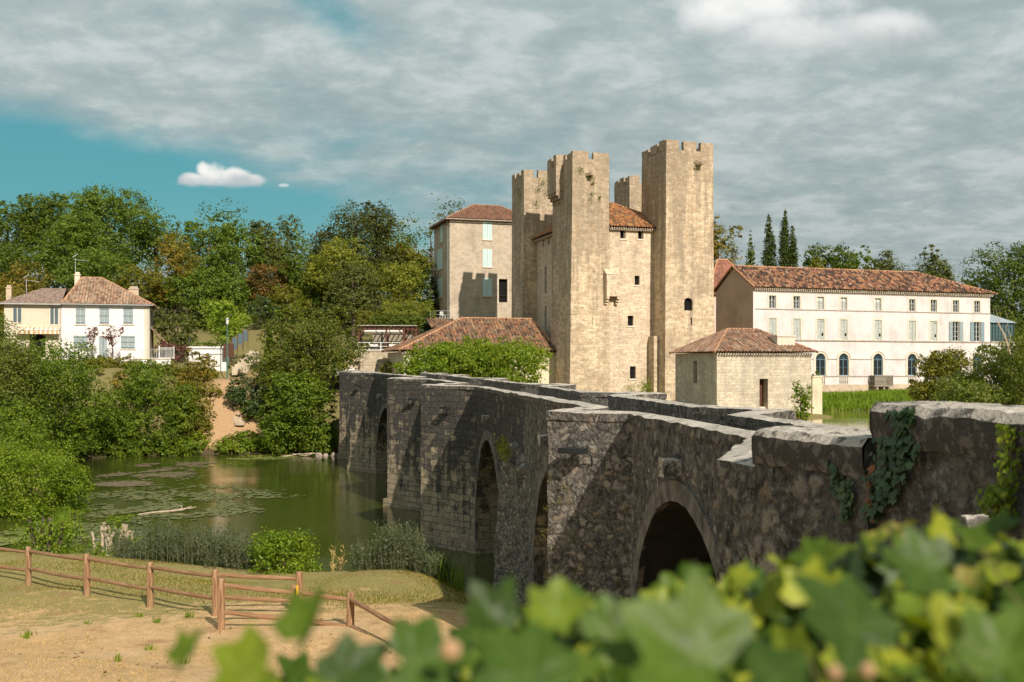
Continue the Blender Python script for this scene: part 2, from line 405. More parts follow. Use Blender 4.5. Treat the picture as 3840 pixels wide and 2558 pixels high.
n_rip = nt.noise(nt.scale(plane, (16.0, 17.0, 1)), 1.0, 4, .6, .3)
lum = nt.math('ADD', nt.math('MULTIPLY_ADD', n_med, .30, nt.math('MULTIPLY', n_fin, .50)), nt.math('MULTIPLY', n_rip, .20))
grey = nt.ramp(nt.step(lum, .36, .64), [(0, (3.1, 3.8, 3.9)), (.5, (3.9, 4.55, 4.55)), (1, (5.2, 5.7, 5.6))])
hor = nt.n('ShaderNodeMapRange', {0: t_, 1: .02, 2: .30, 3: .80, 4: 1.02}).outputs[0]
grey = nt.mix(1.0, grey, hor, 'MULTIPLY')
skyc = nt.mix(mask, blue, grey)
# one small fair-weather cumulus low over the wood and its crumb, and a big sunlit one high up
dn = nt.math('SUBTRACT', nt.noise(nt.n('ShaderNodeCombineXYZ', {0: s_, 1: t_, 2: 0.0}).outputs[0], 30.0, 6, .6), .5)
dn2 = nt.math('SUBTRACT', nt.noise(nt.n('ShaderNodeCombineXYZ', {0: s_, 1: t_, 2: 4.0}).outputs[0], 9.0, 6, .6), .5)
def cumulus(base, parts, soft, white, shade, nz=dn, amp=2.2):
    global base_c
    m = None
    for p in parts:
        g = nt.math('SUBTRACT', 1.0, nt.math('MULTIPLY_ADD', nz, amp, blob(*p)))
        m = g if m is None else nt.math('MAXIMUM', m, g)
    al = nt.step(m, 0.0, soft)
    return al, m
al, q = cumulus(None, [(-.281, .182, .0185, .0165), (-.297, .1775, .017, .0085), (-.262, .179, .021, .0125), (-.245, .1765, .018, .0075), (-.272, .1745, .044, .0045), (-.288, .187, .010, .010)], .8, 0, 0)
al = nt.math('MULTIPLY', al, nt.step(t_, .1675, .1755))
hgt = nt.step(nt.math('MULTIPLY_ADD', dn, .03, t_), .172, .188)
cc = nt.mix(hgt, (4.4, 4.9, 5.1), (8.2, 8.1, 7.8))
skyc = nt.mix(al, skyc, cc)
al2, q2 = cumulus(None, [(-.2145, .1725, .006, .0022)], .8, 0, 0)
skyc = nt.mix(nt.math('MULTIPLY', al2, .7), skyc, (6.0, 6.6, 6.6))
al3, q3 = cumulus(None, [(.27, .315, .10, .035), (.20, .335, .055, .03), (.35, .318, .06, .025), (.25, .345, .1, .03)], 1.3, 0, 0, dn2, 2.4)
h3 = nt.step(nt.math('MULTIPLY_ADD', dn2, .10, t_), .285, .335)
cc3 = nt.mix(h3, (3.4, 3.9, 3.9), (9.0, 8.9, 8.7))
skyc = nt.mix(nt.math('MULTIPLY', al3, .9), skyc, cc3)
bg = nt.n('ShaderNodeBackground', {'Color': skyc, 'Strength': .1})
nt.n('ShaderNodeOutputWorld', {'Surface': bg.outputs[0]})

# ------------------------------------------------------------------ materials in use
M = {}
M['tower'] = ashlar('tower_limestone', (.71, .56, .385), (.48, .365, .24), (.22, .175, .13), (.50, .28, .10), bw=.52, bh=.27, weather=(14, 31, .6), rust_amt=.36, blotch=.45)
M['keep'] = ashlar('keep_limestone', (.73, .59, .43), (.56, .44, .315), (.30, .24, .185), (.50, .26, .09), bw=.55, bh=.28, weather=(18, 30, .4), rust_amt=.45, seed=13, blotch=.25)
M['cube'] = ashlar('small_house_stone', (.70, .61, .47), (.55, .47, .35), (.30, .265, .22), (.50, .37, .20), bw=.5, bh=.26, weather=(4, 16, .4), rust_amt=.25, seed=31, blotch=.35)
M['terracewall'] = ashlar('garden_wall_stone', (.58, .50, .37), (.46, .38, .26), (.25, .22, .17), (.42, .30, .12), bw=.6, bh=.35, weather=(4, 16, .5), rust_amt=.3, seed=51, blotch=.4)
M['bridge'] = bridge_stone('bridge_stone')
M['bridge_near'] = rubble_stone('bridge_rubble')
M['vault'] = plaster('shade_dark_vault_stone', (.040, .036, .030), (.026, .024, .021), (.012, .011, .010), .6, 1.5)  # near-black base colour paints the shade inside the near arches
M['ring'] = plaster('arch_stone', (.20, .18, .155), (.10, .09, .08), (.04, .037, .033), .8, 3.0)
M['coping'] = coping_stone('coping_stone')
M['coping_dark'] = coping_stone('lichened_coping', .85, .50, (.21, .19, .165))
M['render_grey'] = plaster('rough_render', (.52, .43, .33), (.43, .355, .265), (.27, .22, .165), .6, .5, rubble=.35)
M['white_long'] = plaster('pale_limewash', (.655, .60, .59), (.58, .53, .515), (.40, .32, .26), .6, .45)
M['gable'] = plaster('gable_render', (.70, .54, .45), (.60, .47, .39), (.19, .15, .12), .35, .35)
M['plinth'] = plaster('plinth_stone', (.55, .44, .32), (.46, .37, .27), (.33, .25, .18), .5, 1.2, rubble=.4)
M['white_house'] = plaster('white_limewash', (.70, .68, .67), (.66, .63, .61), (.66, .56, .44), .25, .3)
M['cream'] = plaster('cream_render', (.60, .53, .42), (.55, .48, .375), (.42, .35, .27), .4, .4)
M['annex'] = plaster('cream_annex_render', (.68, .59, .42), (.60, .51, .36), (.22, .2, .16), .35, .6)
M['trim'] = plaster('dressed_stone', (.66, .58, .47), (.60, .52, .42), (.42, .34, .26), .3, 1.0)
M['ledge'] = plaster('weathered_ledge', (.30, .25, .20), (.46, .38, .30), (.16, .13, .11), .5, 1.5)
T1c = [(.24, .10, .055), (.34, .17, .09), (.15, .08, .05), (.38, .24, .14), (.28, .13, .07), (.10, .06, .045), (.44, .32, .20), (.30, .16, .09)]
M['tile_low'] = tiles('annex_tiles', T1c, .55, 3, .25)
M['tile_long'] = tiles('long_roof_tiles', [(.30, .12, .06), (.42, .21, .11), (.20, .09, .06), (.48, .31, .19), (.36, .15, .08), (.09, .055, .04), (.44, .26, .16)], .85, 9, .15)
M['tile_cube'] = tiles('small_roof_tiles', [(.32, .15, .09), (.38, .23, .15), (.20, .10, .06), (.44, .32, .22), (.27, .14, .09), (.35, .20, .13)], .45, 15, .35)
M['tile_keep'] = tiles('keep_roof_tiles', [(.44, .17, .06), (.50, .24, .09), (.30, .12, .05), (.46, .28, .14), (.38, .14, .05)], .55, 21, .35)
M['tile_shut'] = tiles('house_roof_tiles', [(.23, .105, .065), (.27, .14, .085), (.18, .085, .055), (.27, .16, .10)], .2, 27, .1)
M['tile_white'] = tiles('white_house_tiles', [(.36, .20, .13), (.42, .29, .19), (.22, .12, .08), (.48, .36, .25), (.32, .17, .11)], .3, 33, .35)
M['tile_beige'] = tiles('brown_roof_tiles', [(.30, .21, .17), (.34, .24, .19), (.24, .17, .14), (.36, .28, .23)], .25, 39, .2, .2, .28)
M['brickroof'] = tiles('red_flat_tiles', [(.34, .14, .09), (.38, .17, .11), (.28, .12, .08)], .4, 45, .1, .2, .25)
M['ridge'] = plain('ridge_clay', (.46, .24, .13), .9, .2, var=.3)
M['darkroom'] = plain('unlit_room', (.012, .011, .010), .9, .1)
m, nt = new_mat('window_glass'); finish(nt, (.012, .014, .016), .06, spec=.6); M['glass'] = m
M['mint'] = plain('pale_mint_paint', (.50, .64, .61), .7)
M['greyblue'] = plain('grey_blue_paint', (.20, .27, .30), .6)
M['greyshut'] = plain('grey_shutter_paint', (.26, .31, .32), .65)
M['darkshut'] = plain('dark_slate_paint', (.075, .115, .13), .6)
M['lightgrey'] = plain('pale_grey_paint', (.52, .54, .49), .7)
M['steelblue'] = plain('steel_blue_paint', (.09, .15, .18), .5)
M['iron'] = plain('dark_iron', (.018, .020, .021), .6, .3)
M['greyiron'] = plain('grey_railing_paint', (.35, .36, .36), .5, .4)
M['whitemetal'] = plain('white_railing_paint', (.72, .72, .70), .5, .4)
M['greenpost'] = plain('green_lamp_paint', (.06, .16, .13), .5, .4)
M['rooflight'] = plain('zinc_roof', (.30, .36, .39), .45, .4)
M['brownwood'] = plain('dark_stained_wood', (.09, .035, .02), .7)
M['greywood'] = plain('weathered_grey_wood', (.26, .225, .17), .85, var=.3)
M['driftwood'] = plain('bleached_driftwood', (.42, .33, .24), .9, var=.25)
M['cloth'] = plain('white_canvas', (.80, .79, .75), .9)
M['darkcloth'] = plain('navy_canvas', (.03, .04, .06), .9)
M['terracotta'] = plain('terracotta', (.42, .18, .09), .85)
m, nt = new_mat('fence_wood')
co = nt.n('ShaderNodeTexCoord'); uv = co.outputs['UV']
g1 = nt.noise(nt.scale(uv, (9.0, 1.1, 1)), 1.6, 6, .65, .8)
g2 = nt.noise(co.outputs['Object'], 1.2, 4)
c = nt.ramp(g1, [(.32, (.08, .042, .022)), (.46, (.23, .125, .062)), (.56, (.33, .20, .105)), (.70, (.44, .31, .20))])
c = nt.mix(nt.math('MULTIPLY', nt.step(g2, .4, .75), .5), c, (.28, .14, .07))
finish(nt, c, .8, g1, .6, .02, spec=.25); M['fence'] = m
m, nt = new_mat('bark')
co = nt.n('ShaderNodeTexCoord')
g1 = nt.noise(nt.scale(co.outputs['Object'], (3, 3, .7)), 2.0, 6, .7)
finish(nt, nt.ramp(g1, [(.3, (.035, .027, .02)), (.55, (.11, .085, .06)), (.8, (.22, .18, .13))]), .95, g1, .8, .05, spec=.1); M['bark'] = m
m, nt = new_mat('striped_canvas')
co = nt.n('ShaderNodeTexCoord')
sx = nt.n('ShaderNodeSeparateXYZ', {0: co.outputs['Object']}).outputs[0]
st = nt.step(nt.math('SINE', nt.math('MULTIPLY', sx, 14.0)), -.1, .1)
finish(nt, nt.mix(st, (.72, .66, .52), (.55, .33, .16)), .9); M['awning'] = m

def G(*k): return list(k)
M['oak'] = leafmat('oak_leaves', G((.026, .050, .012), (.042, .076, .016), (.064, .104, .022), (.098, .135, .028)))
M['acacia'] = leafmat('acacia_leaves', G((.036, .070, .020), (.055, .100, .026), (.080, .135, .036), (.125, .170, .042)))
M['yew'] = leafmat('yew_needles', G((.012, .022, .010), (.022, .036, .014), (.040, .055, .018), (.060, .070, .022)), .12)
M['cypress'] = leafmat('cypress_scales', G((.014, .034, .010), (.024, .048, .013), (.038, .064, .016)), .10)
M['gold'] = leafmat('turning_leaves', G((.07, .095, .016), (.13, .13, .018), (.26, .19, .022), (.42, .26, .03)), .35, hue_noise=.4, gain=False)
M['orange'] = leafmat('rust_leaves', G((.060, .080, .018), (.10, .085, .018), (.20, .105, .022), (.32, .14, .030)), .35, hue_noise=.55, gain=False)
M['yellowgreen'] = leafmat('yellow_green_leaves', G((.10, .14, .018), (.17, .20, .022), (.26, .26, .026), (.34, .30, .035)), .4, gain=False)
M['lime'] = leafmat('lime_green_leaves', G((.12, .20, .018), (.19, .28, .024), (.27, .34, .030), (.36, .38, .04)), .4, gain=False)
M['greygreen'] = leafmat('grey_green_leaves', G((.040, .058, .030), (.060, .082, .042), (.085, .105, .055)), .25)
M['bushgreen'] = leafmat('bank_bush_leaves', G((.030, .060, .012), (.050, .095, .016), (.085, .138, .022), (.150, .190, .032)), .35)
M['bushlight'] = leafmat('light_bush_leaves', G((.050, .100, .014), (.080, .140, .020), (.120, .180, .028), (.19, .22, .04)), .4)
M['olive'] = leafmat('olive_green_leaves', G((.045, .062, .014), (.075, .090, .018), (.11, .12, .025), (.17, .15, .03)), .35)
M['hornbeam'] = leafmat('hornbeam_leaves', G((.022, .042, .010), (.040, .066, .014), (.070, .095, .020), (.16, .16, .05)), .3)
M['darkgreen'] = leafmat('dark_glossy_leaves', G((.014, .036, .014), (.024, .055, .020), (.038, .075, .028)), .2, .6)
M['tamarisk'] = leafmat('feathery_leaves', G((.055, .085, .035), (.080, .115, .045), (.12, .14, .05)), .35)
M['willow'] = leafmat('willow_leaves', G((.055, .080, .035), (.080, .105, .045), (.12, .135, .065), (.20, .175, .11)), .25, gain=False)
M['plum'] = leafmat('plum_leaves', G((.10, .035, .035), (.16, .06, .055), (.22, .10, .08), (.08, .06, .03)), .3, gain=False)
M['lilypad'] = leafmat('lily_pads', G((.085, .105, .022), (.12, .14, .030), (.16, .16, .040), (.13, .10, .035)), .0, .5, gain=False)
M['lilyyellow'] = leafmat('yellow_lily_pads', G((.14, .18, .03), (.20, .24, .04), (.26, .26, .05)), .0, .5, gain=False)
M['algae'] = leafmat('floating_weed', G((.22, .155, .10), (.17, .13, .075), (.13, .115, .05)), .0, .2, gain=False)
M['drygrass'] = leafmat('dry_grass_blades', G((.56, .36, .15), (.66, .44, .21), (.42, .32, .12), (.26, .27, .08)), .3, gain=False)
M['greengrass'] = leafmat('green_grass_blades', G((.060, .120, .020), (.095, .170, .028), (.14, .20, .04)), .35)
M['ivydark'] = leafmat('wall_ivy_leaves', G((.016, .045, .016), (.028, .070, .022), (.05, .10, .03), (.10, .16, .045)), .15, .6, gain=False)
M['ivyrust'] = leafmat('dead_ivy_leaves', G((.20, .075, .03), (.30, .12, .05), (.14, .05, .025)), .2, gain=False)

# ------------------------------------------------------------------ terrain and water
RIVER = np.array([(3, 27), (1, 35), (-1, 38.5), (-7, 40.5), (-12.8, 41), (-18.3, 44.3), (-24, 47), (-33, 48.5), (-30, 60), (-29, 68), (-34, 80), (-42, 94), (-38, 101), (-30, 104), (-20, 106), (-13.5, 107), (-10.5, 97), (-8.4, 85), (-3.3, 62), (0.2, 48), (3.0, 30)], float)
POND = np.array([(6.0, 14), (4.9, 22), (4.3, 33), (2.6, 46), (-.5, 62), (-3.5, 77), (6, 84), (16, 84), (27, 90), (28, 104), (40, 105), (60, 111), (62, 95), (40, 70), (26, 48), (16, 28), (11, 14)], float)
def poly_d(P, x, y):
    x = np.asarray(x, float); y = np.asarray(y, float)
    ins = np.zeros(x.shape, bool); dm = np.full(x.shape, 1e9)
    n = len(P)
    for i in range(n):
        ax, ay = P[i]; bx, by = P[(i + 1) % n]
        t = np.clip(((x - ax) * (bx - ax) + (y - ay) * (by - ay)) / ((bx - ax) ** 2 + (by - ay) ** 2), 0, 1)
        dm = np.minimum(dm, np.hypot(x - ax - t * (bx - ax), y - ay - t * (by - ay)))
        c = ((ay > y) != (by > y)) & (x < (bx - ax) * (y - ay) / (by - ay + 1e-12) + ax)
        ins ^= c
    return ins, dm
CTRL = np.array([(-3, -6, 6.6), (4, -6, 6.6), (0, 0, 6.3), (0, 3.5, 4.7), (-12, 4, 4.2), (-10, 10, 3.9), (-8, 16, 3.45), (0, 16, 3.3), (3, 12, 3.4), (-20, 20, 3.1), (-14.7, 32.4, 1.72), (-11.9, 29.9, 1.9), (-9.6, 28.4, 1.97), (-7.2, 26, 2.2), (-6.6, 24.2, 2.35), (-30, 30, 2.2),
    (-4.5, 22, 2.6), (0, 24, 2.2), (-8, 36, 1.3), (-3.3, 33, 1.75), (-.5, 33.5, 1.3), (-50, 40, 2.6), (-48, 60, 3.5), (-22, 37, 1.2), (-28, 41, .9), (-36, 43, 1.2), (-60, 80, 6), (-52, 100, 6.5), (-30, 113, 7.2), (-50, 112, 8.6), (-20, 113, 6.3), (-15, 118, 7.0), (-37, 117, 9.3), (-55, 117, 9.3),
    (-27, 120, 9.0), (-20, 132, 12.2), (-28, 142, 14.8), (-50, 140, 14), (-80, 140, 15), (-20, 180, 24), (-60, 180, 26), (-120, 160, 24), (-120, 100, 14), (0, 150, 12), (-6, 124, 8), (5, 100, 5), (15, 100, 5), (30, 114, 5.2), (50, 120, 5.4), (60, 130, 6),
    (72, 110, 6), (44, 74, 5.5), (30, 40, 6), (15, 8, 6.4), (60, 160, 11), (30, 170, 13), (100, 150, 12), (20, 20, 5.6), (-60, 260, 30), (60, 260, 18), (0, 400, 26), (-200, 300, 34), (200, 300, 20), (-200, 60, 20), (200, 60, 10), (-30, 2, 4.5), (30, -10, 7), (-30, -20, 7)], float)
def gz(x, y):
    x = np.asarray(x, float); y = np.asarray(y, float)
    num = np.zeros(x.shape); den = np.zeros(x.shape)
    for cx, cy, cz in CTRL:
        wt = 1.0 / (((x - cx) ** 2 + (y - cy) ** 2) + 1.5) ** 1.7
        num += wt * cz; den += wt
    h = num / den
    rin, rd = poly_d(RIVER, x, y); pin, pd = poly_d(POND, x, y)
    ss = lambda t: np.clip(t, 0, 1) ** 2 * (3 - 2 * np.clip(t, 0, 1))
    bw = np.where(y < 60, 4.5, 7.0)
    z = .05 + (h - .05) * ss(.08 + rd / bw)
    z = np.where(rin, -.9 * ss(rd / 2.5) + .0, z)
    zp = 4.32 + (z - 4.32) * ss(pd / 5.0)
    z = np.where(~rin & (x > -12) & (pd < 5.0), zp, z)
    z = np.where(pin, 4.15 - .7 * ss(pd / 2.0), z)
    return z
def g(x, y): return float(gz(np.array([x]), np.array([y]))[0])

xs = np.unique(np.concatenate([np.arange(-75, 75, .9), np.linspace(-75, -1600, 40), np.linspace(75, 1600, 40)]))
ys = np.unique(np.concatenate([np.arange(-10, 150, .9), np.linspace(150, 2600, 50), np.linspace(-10, -300, 12)]))
XX, YY = np.meshgrid(xs, ys)
ZZ = gz(XX, YY)
rough_ = np.array([noise.noise((a * .35, b * .35, 0)) * .10 + noise.noise((a * 1.1, b * 1.1, 3)) * .03 for a, b in zip(XX.ravel(), YY.ravel())]).reshape(XX.shape)
ZZ = ZZ + np.where(ZZ > .4, rough_, 0)
nx, ny = len(xs), len(ys)
idx = np.arange(nx * ny).reshape(ny, nx)
Fq = np.stack([idx[:-1, :-1].ravel(), idx[:-1, 1:].ravel(), idx[1:, 1:].ravel(), idx[1:, :-1].ravel()], 1)
m, nt = new_mat('dry_lawn')
co = nt.n('ShaderNodeTexCoord'); ob = co.outputs['Object']
a = nt.noise(ob, .35, 6, .65); b = nt.noise(ob, 2.4, 6, .7); f = nt.noise(ob, 24.0, 5, .75); f2 = nt.noise(nt.scale(ob, (60, 60, 20)), 1.0, 3, .6)
c = nt.mix(nt.step(b, .36, .64), (.72, .47, .24), (.58, .38, .19))
c = nt.mix(nt.math('MULTIPLY', nt.step(a, .48, .66), .6), c, (.76, .53, .31))
sy = nt.n('ShaderNodeSeparateXYZ', {0: ob})
# greener turf towards the water
yb = nt.n('ShaderNodeMapRange', {0: nt.math('MULTIPLY_ADD', sy.outputs[0], -.12, sy.outputs[1]), 1: 22.5, 2: 31.0, 3: -.22, 4: .14}).outputs[0]
c = nt.mix(nt.math('MULTIPLY', nt.step(nt.math('ADD', nt.math('MULTIPLY_ADD', b, .6, nt.math('MULTIPLY', a, .4)), yb), .44, .60), nt.math('MULTIPLY_ADD', nt.step(sy.outputs[1], 90.0, 60.0), .6, .22)), c, (.27, .25, .08))
c = nt.mix(nt.math('MULTIPLY', nt.step(nt.noise(ob, .9, 5, .7), .56, .66), .62), c, (.38, .21, .11))
dry = nt.math('MULTIPLY', nt.step(nt.math('ABSOLUTE', nt.math('ADD', nt.math('MULTIPLY_ADD', sy.outputs[1], .10, sy.outputs[0]), 15.2)), 6.5, 3.5), nt.step(sy.outputs[1], 119.0, 110.0))
gard = nt.mix(dry, nt.mix(b, (.09, .105, .03), (.23, .19, .08)), nt.mix(b, (.34, .21, .12), (.50, .33, .18)))
c = nt.mix(nt.math('MULTIPLY', nt.step(sy.outputs[1], 60.0, 95.0), .92), c, gard)
far = nt.step(sy.outputs[1], 136.0, 150.0)
c = nt.mix(nt.math('MULTIPLY', far, .9), c, (.055, .06, .025))
low = nt.step(sy.outputs[2], .9, .15)
c = nt.mix(nt.math('MULTIPLY', low, .9), c, (.06, .05, .025))
c = nt.mix(1.0, c, nt.ramp(nt.math('MULTIPLY_ADD', f, .6, nt.math('MULTIPLY', f2, .4)), [(.30, .42), (.5, 1.0), (.70, 1.45)]), 'MULTIPLY')
c = nt.mix(nt.math('MULTIPLY', nt.step(nt.noise(ob, 9.0, 6, .75), .55, .66), .45), c, (.26, .15, .08))
finish(nt, c, .95, nt.math('ADD', f, f2), .8, .04, spec=.1)
gr = mesh_np('ground', np.stack([XX.ravel(), YY.ravel(), ZZ.ravel()], 1), Fq, m, smooth=True); tag(gr, kind='structure')

def water_mat(name, c, bump):
    m, nt = new_mat(name)
    co = nt.n('ShaderNodeTexCoord'); ob = co.outputs['Object']
    r1 = nt.noise(nt.scale(ob, (1.1, 2.6, 1)), .9, 3, .5, .3); r2 = nt.noise(nt.scale(ob, (2.2, 5.0, 1)), 2.0, 3, .6)
    calm = nt.step(nt.noise(ob, .09, 3), .35, .6)
    h = nt.math('MULTIPLY', nt.math('MULTIPLY_ADD', r2, .35, r1), nt.math('MULTIPLY_ADD', calm, .8, .25))
    cc = nt.mix(nt.noise(ob, .2, 3), c, tuple(k * 1.35 for k in c))
    finish(nt, cc, .035, h, bump, .05, spec=.5)
    return m
b_ = B(); b_.face([(x, y, 0.0) for x, y in [(12, 20), (12, 110), (-50, 110), (-50, 45), (-30, 38), (-10, 34)]])
tag(b_.build('river', water_mat('river_water', (.040, .052, .009), .36)), kind='structure')
b_ = B(); b_.face([(x, y, 4.2) for x, y in [(7.2, 12), (5.2, 21), (4.4, 33), (2.8, 46), (-.3, 62), (-3.3, 77), (5, 86), (20, 92), (20, 110), (66, 115), (66, 90), (20, 12)]])
tag(b_.build('mill_pond', water_mat('pond_water', (.16, .13, .04), .12)), kind='structure')

# ------------------------------------------------------------------ foliage
def leaf_cards(P, Nn, size, asp=.55, jit=.35, fold=.0):
    """P centres, Nn facing; returns diamonds as (V, F)"""
    n = len(P)
    Nn = Nn / (np.linalg.norm(Nn, axis=1, keepdims=True) + 1e-9)
    r = RNG.normal(size=(n, 3)); a = np.cross(Nn, r); a /= (np.linalg.norm(a, axis=1, keepdims=True) + 1e-9)
    b = np.cross(Nn, a)
    s = (size * (1 + jit * RNG.uniform(-1, 1, n)))[:, None] * .5
    V = np.empty((n, 4, 3))
    V[:, 0] = P - a * s; V[:, 1] = P + b * s * asp - a * s * .1; V[:, 2] = P + a * s; V[:, 3] = P - b * s * asp - a * s * .1
    return V.reshape(-1, 3), np.arange(n * 4).reshape(n, 4)

def cloud(lobes, n, size, per=13, spread=.135, up=.45, shell=.62):
    """clumps of leaves around the skins of several ellipsoids -> centres, facings"""
    L = np.array(lobes, float)
    area = (L[:, 3] * L[:, 4] + L[:, 4] * L[:, 5] + L[:, 3] * L[:, 5])
    k = max(len(L), int(n / per))
    li = RNG.choice(len(L), size=k, p=area / area.sum())
    d = RNG.normal(size=(k, 3)); d /= np.linalg.norm(d, axis=1, keepdims=True)
    rad = shell + (1.04 - shell) * RNG.random(k) ** .6
    C = L[li, :3] + d * L[li, 3:6] * rad[:, None]
    ci = RNG.integers(0, k, n)
    sg = np.mean(L[li, 3:6], axis=1)[ci][:, None] * spread * (.6 + .8 * RNG.random(k))[ci][:, None]
    P = C[ci] + RNG.normal(size=(n, 3)) * sg * np.array([1, 1, .62])
    Nn = d[ci] * .8 + RNG.normal(size=(n, 3)) * .62 + np.array([0, 0, up])
    return P, Nn

def make_crown(lobes, size, mat, dens=2.4, name='crown', parent=None, asp=.55, nmax=16000, **kw):
    L = np.array(lobes, float)
    area = (np.pi * (L[:, 3] * L[:, 5] + L[:, 3] * L[:, 4] + L[:, 4] * L[:, 5]) / 3 * 2.0).sum()
    n = int(min(nmax, dens * area / (size * size * asp)))
    P, Nn = cloud(lobes, n, size, **kw)
    V, Fq = leaf_cards(P, Nn, size, asp)
    return mesh_np(name, V, Fq, mat, parent)

def blobs(cx, cy, cz, rx, ry, rz, k, rnd, fill=.62, top=0.0):
    out = [(cx, cy, cz, rx * fill, ry * fill, rz * fill)]
    for i in range(k):
        t = rnd.uniform(0, 2 * math.pi); ph = rnd.uniform(-.75, 1.0)
        rr = math.sqrt(max(0, 1 - ph * ph * .8))
        q = rnd.choice((rnd.uniform(.30, .5), rnd.uniform(.16, .32))); e = 1 - q * rnd.uniform(.3, .95)
        out.append((cx + math.cos(t) * rx * rr * e, cy + math.sin(t) * ry * rr * e, cz + ph * rz * e + top * rz * rnd.random() * .1, rx * q, ry * q, rz * q * rnd.uniform(.6, .85)))
    return out

def trunk_mesh(base, top, r, rnd, limbs=5, name='trunk', parent=None, spread=1.0, mat=None):
    b = B(); base = Vector(base); top = Vector(top); ax = top - base; H = ax.length
    pts = [base + ax * t + Vector((rnd.uniform(-1, 1), rnd.uniform(-1, 1), 0)) * H * .02 * (t > 0) for t in (0, .15, .35, .6, .8, 1.0)]
    b.tube(pts, [r * 1.25, r, r * .85, r * .6, r * .4, r * .12], 8)
    for i in range(limbs):
        t = rnd.uniform(.35, .85); p = base + ax * t; an = rnd.uniform(0, 2 * math.pi); l = H * rnd.uniform(.2, .38) * spread
        e = p + Vector((math.cos(an) * l, math.sin(an) * l, l * rnd.uniform(.4, .9)))
        mid = (p + e) / 2 + Vector((0, 0, -l * .08))
        b.tube([p, mid, e], [r * .42, r * .28, r * .06], 6)
        for q in range(2):
            e2 = mid + Vector((rnd.uniform(-1, 1), rnd.uniform(-1, 1), rnd.uniform(.3, 1))) * l * .5
            b.tube([mid, e2], [r * .2, r * .04], 5)
    return b.build(name, mat or M['bark'], parent, smooth=True)

def tree(name, label, px, ptop, pw, d, mat, pbase=None, group=None, kind='round', k=12, dens=2.3, leaf=None, seed=0, cat='tree', bare=.28, sink=.3, nmax=20000, spread=.135, depth=1.0):
    """px centre, ptop top and pw width as measured on the photo at distance d; stands on the terrain"""
    rnd = random.Random(seed + int(px) * 7 + int(ptop))
    x = (px - CX) / F * d; z0 = g(x, d) if pbase is None else CZ + (HY - pbase) / F * d
    zt = CZ + (HY - ptop) / F * d
    wd = pw / F * d; H = max(zt - z0, .5)
    root = thing(name, label, cat, (x, d, z0 - sink), 0, group)
    H += sink
    size = leaf or max(.10, .0023 * d)
    rx = wd / 2; ry = rx * depth
    if kind == 'round':
        hb = H * bare; rz = (H - hb) / 2
        lob = blobs(0, 0, hb + rz, rx, ry, rz, k, rnd, .74)
        tr = .035 * H * .7
    elif kind == 'bush':
        rz = H / 2 * 1.08
        lob = blobs(0, 0, H - rz, rx, ry, rz, k, rnd, .68)
        tr = .02 * H
    elif kind == 'cone':
        lob = []
        for i in range(k):
            t = i / (k - 1); r_ = rx * (1 - t) ** .8 * .78 + .12
            for j in range(3 if t < .7 else 1):
                an = rnd.uniform(0, 2 * math.pi); q = rx * (1 - t) * .5 * (1 if t < .7 else .2)
                lob.append((math.cos(an) * q, math.sin(an) * q, H * (.12 + .84 * t), r_, r_, H / k * 1.0))
        tr = .02 * H
    elif kind == 'column':
        lob = []
        for i in range(k):
            t = i / (k - 1); r_ = rx * (math.sin(math.pi * min(1, .18 + t * .80)) ** .7) * 1.15 + .08
            lob.append((rnd.uniform(-.12, .12) * rx, rnd.uniform(-.12, .12) * rx, H * (.06 + .90 * t), r_, r_, H / k * .9))
        tr = .02 * H
    if kind in ('cone', 'column'):
        kw = dict(spread=.16, up=.15, per=3, shell=.3); size = .24 if kind == 'column' else size; dens = 7.0
    else: kw = dict(spread=spread)
    make_crown(lob, size, mat, dens, 'crown', root, nmax=nmax, **kw)
    trunk_mesh((0, 0, 0), (rnd.uniform(-.05, .05) * rx, 0, H * (.82 if kind != 'bush' else .7)), max(tr, .06), rnd, 6 if kind in ('round', 'bush') else 0, parent=root, spread=min(1.3, max(.35, rx / H * 1.6)))
    return root

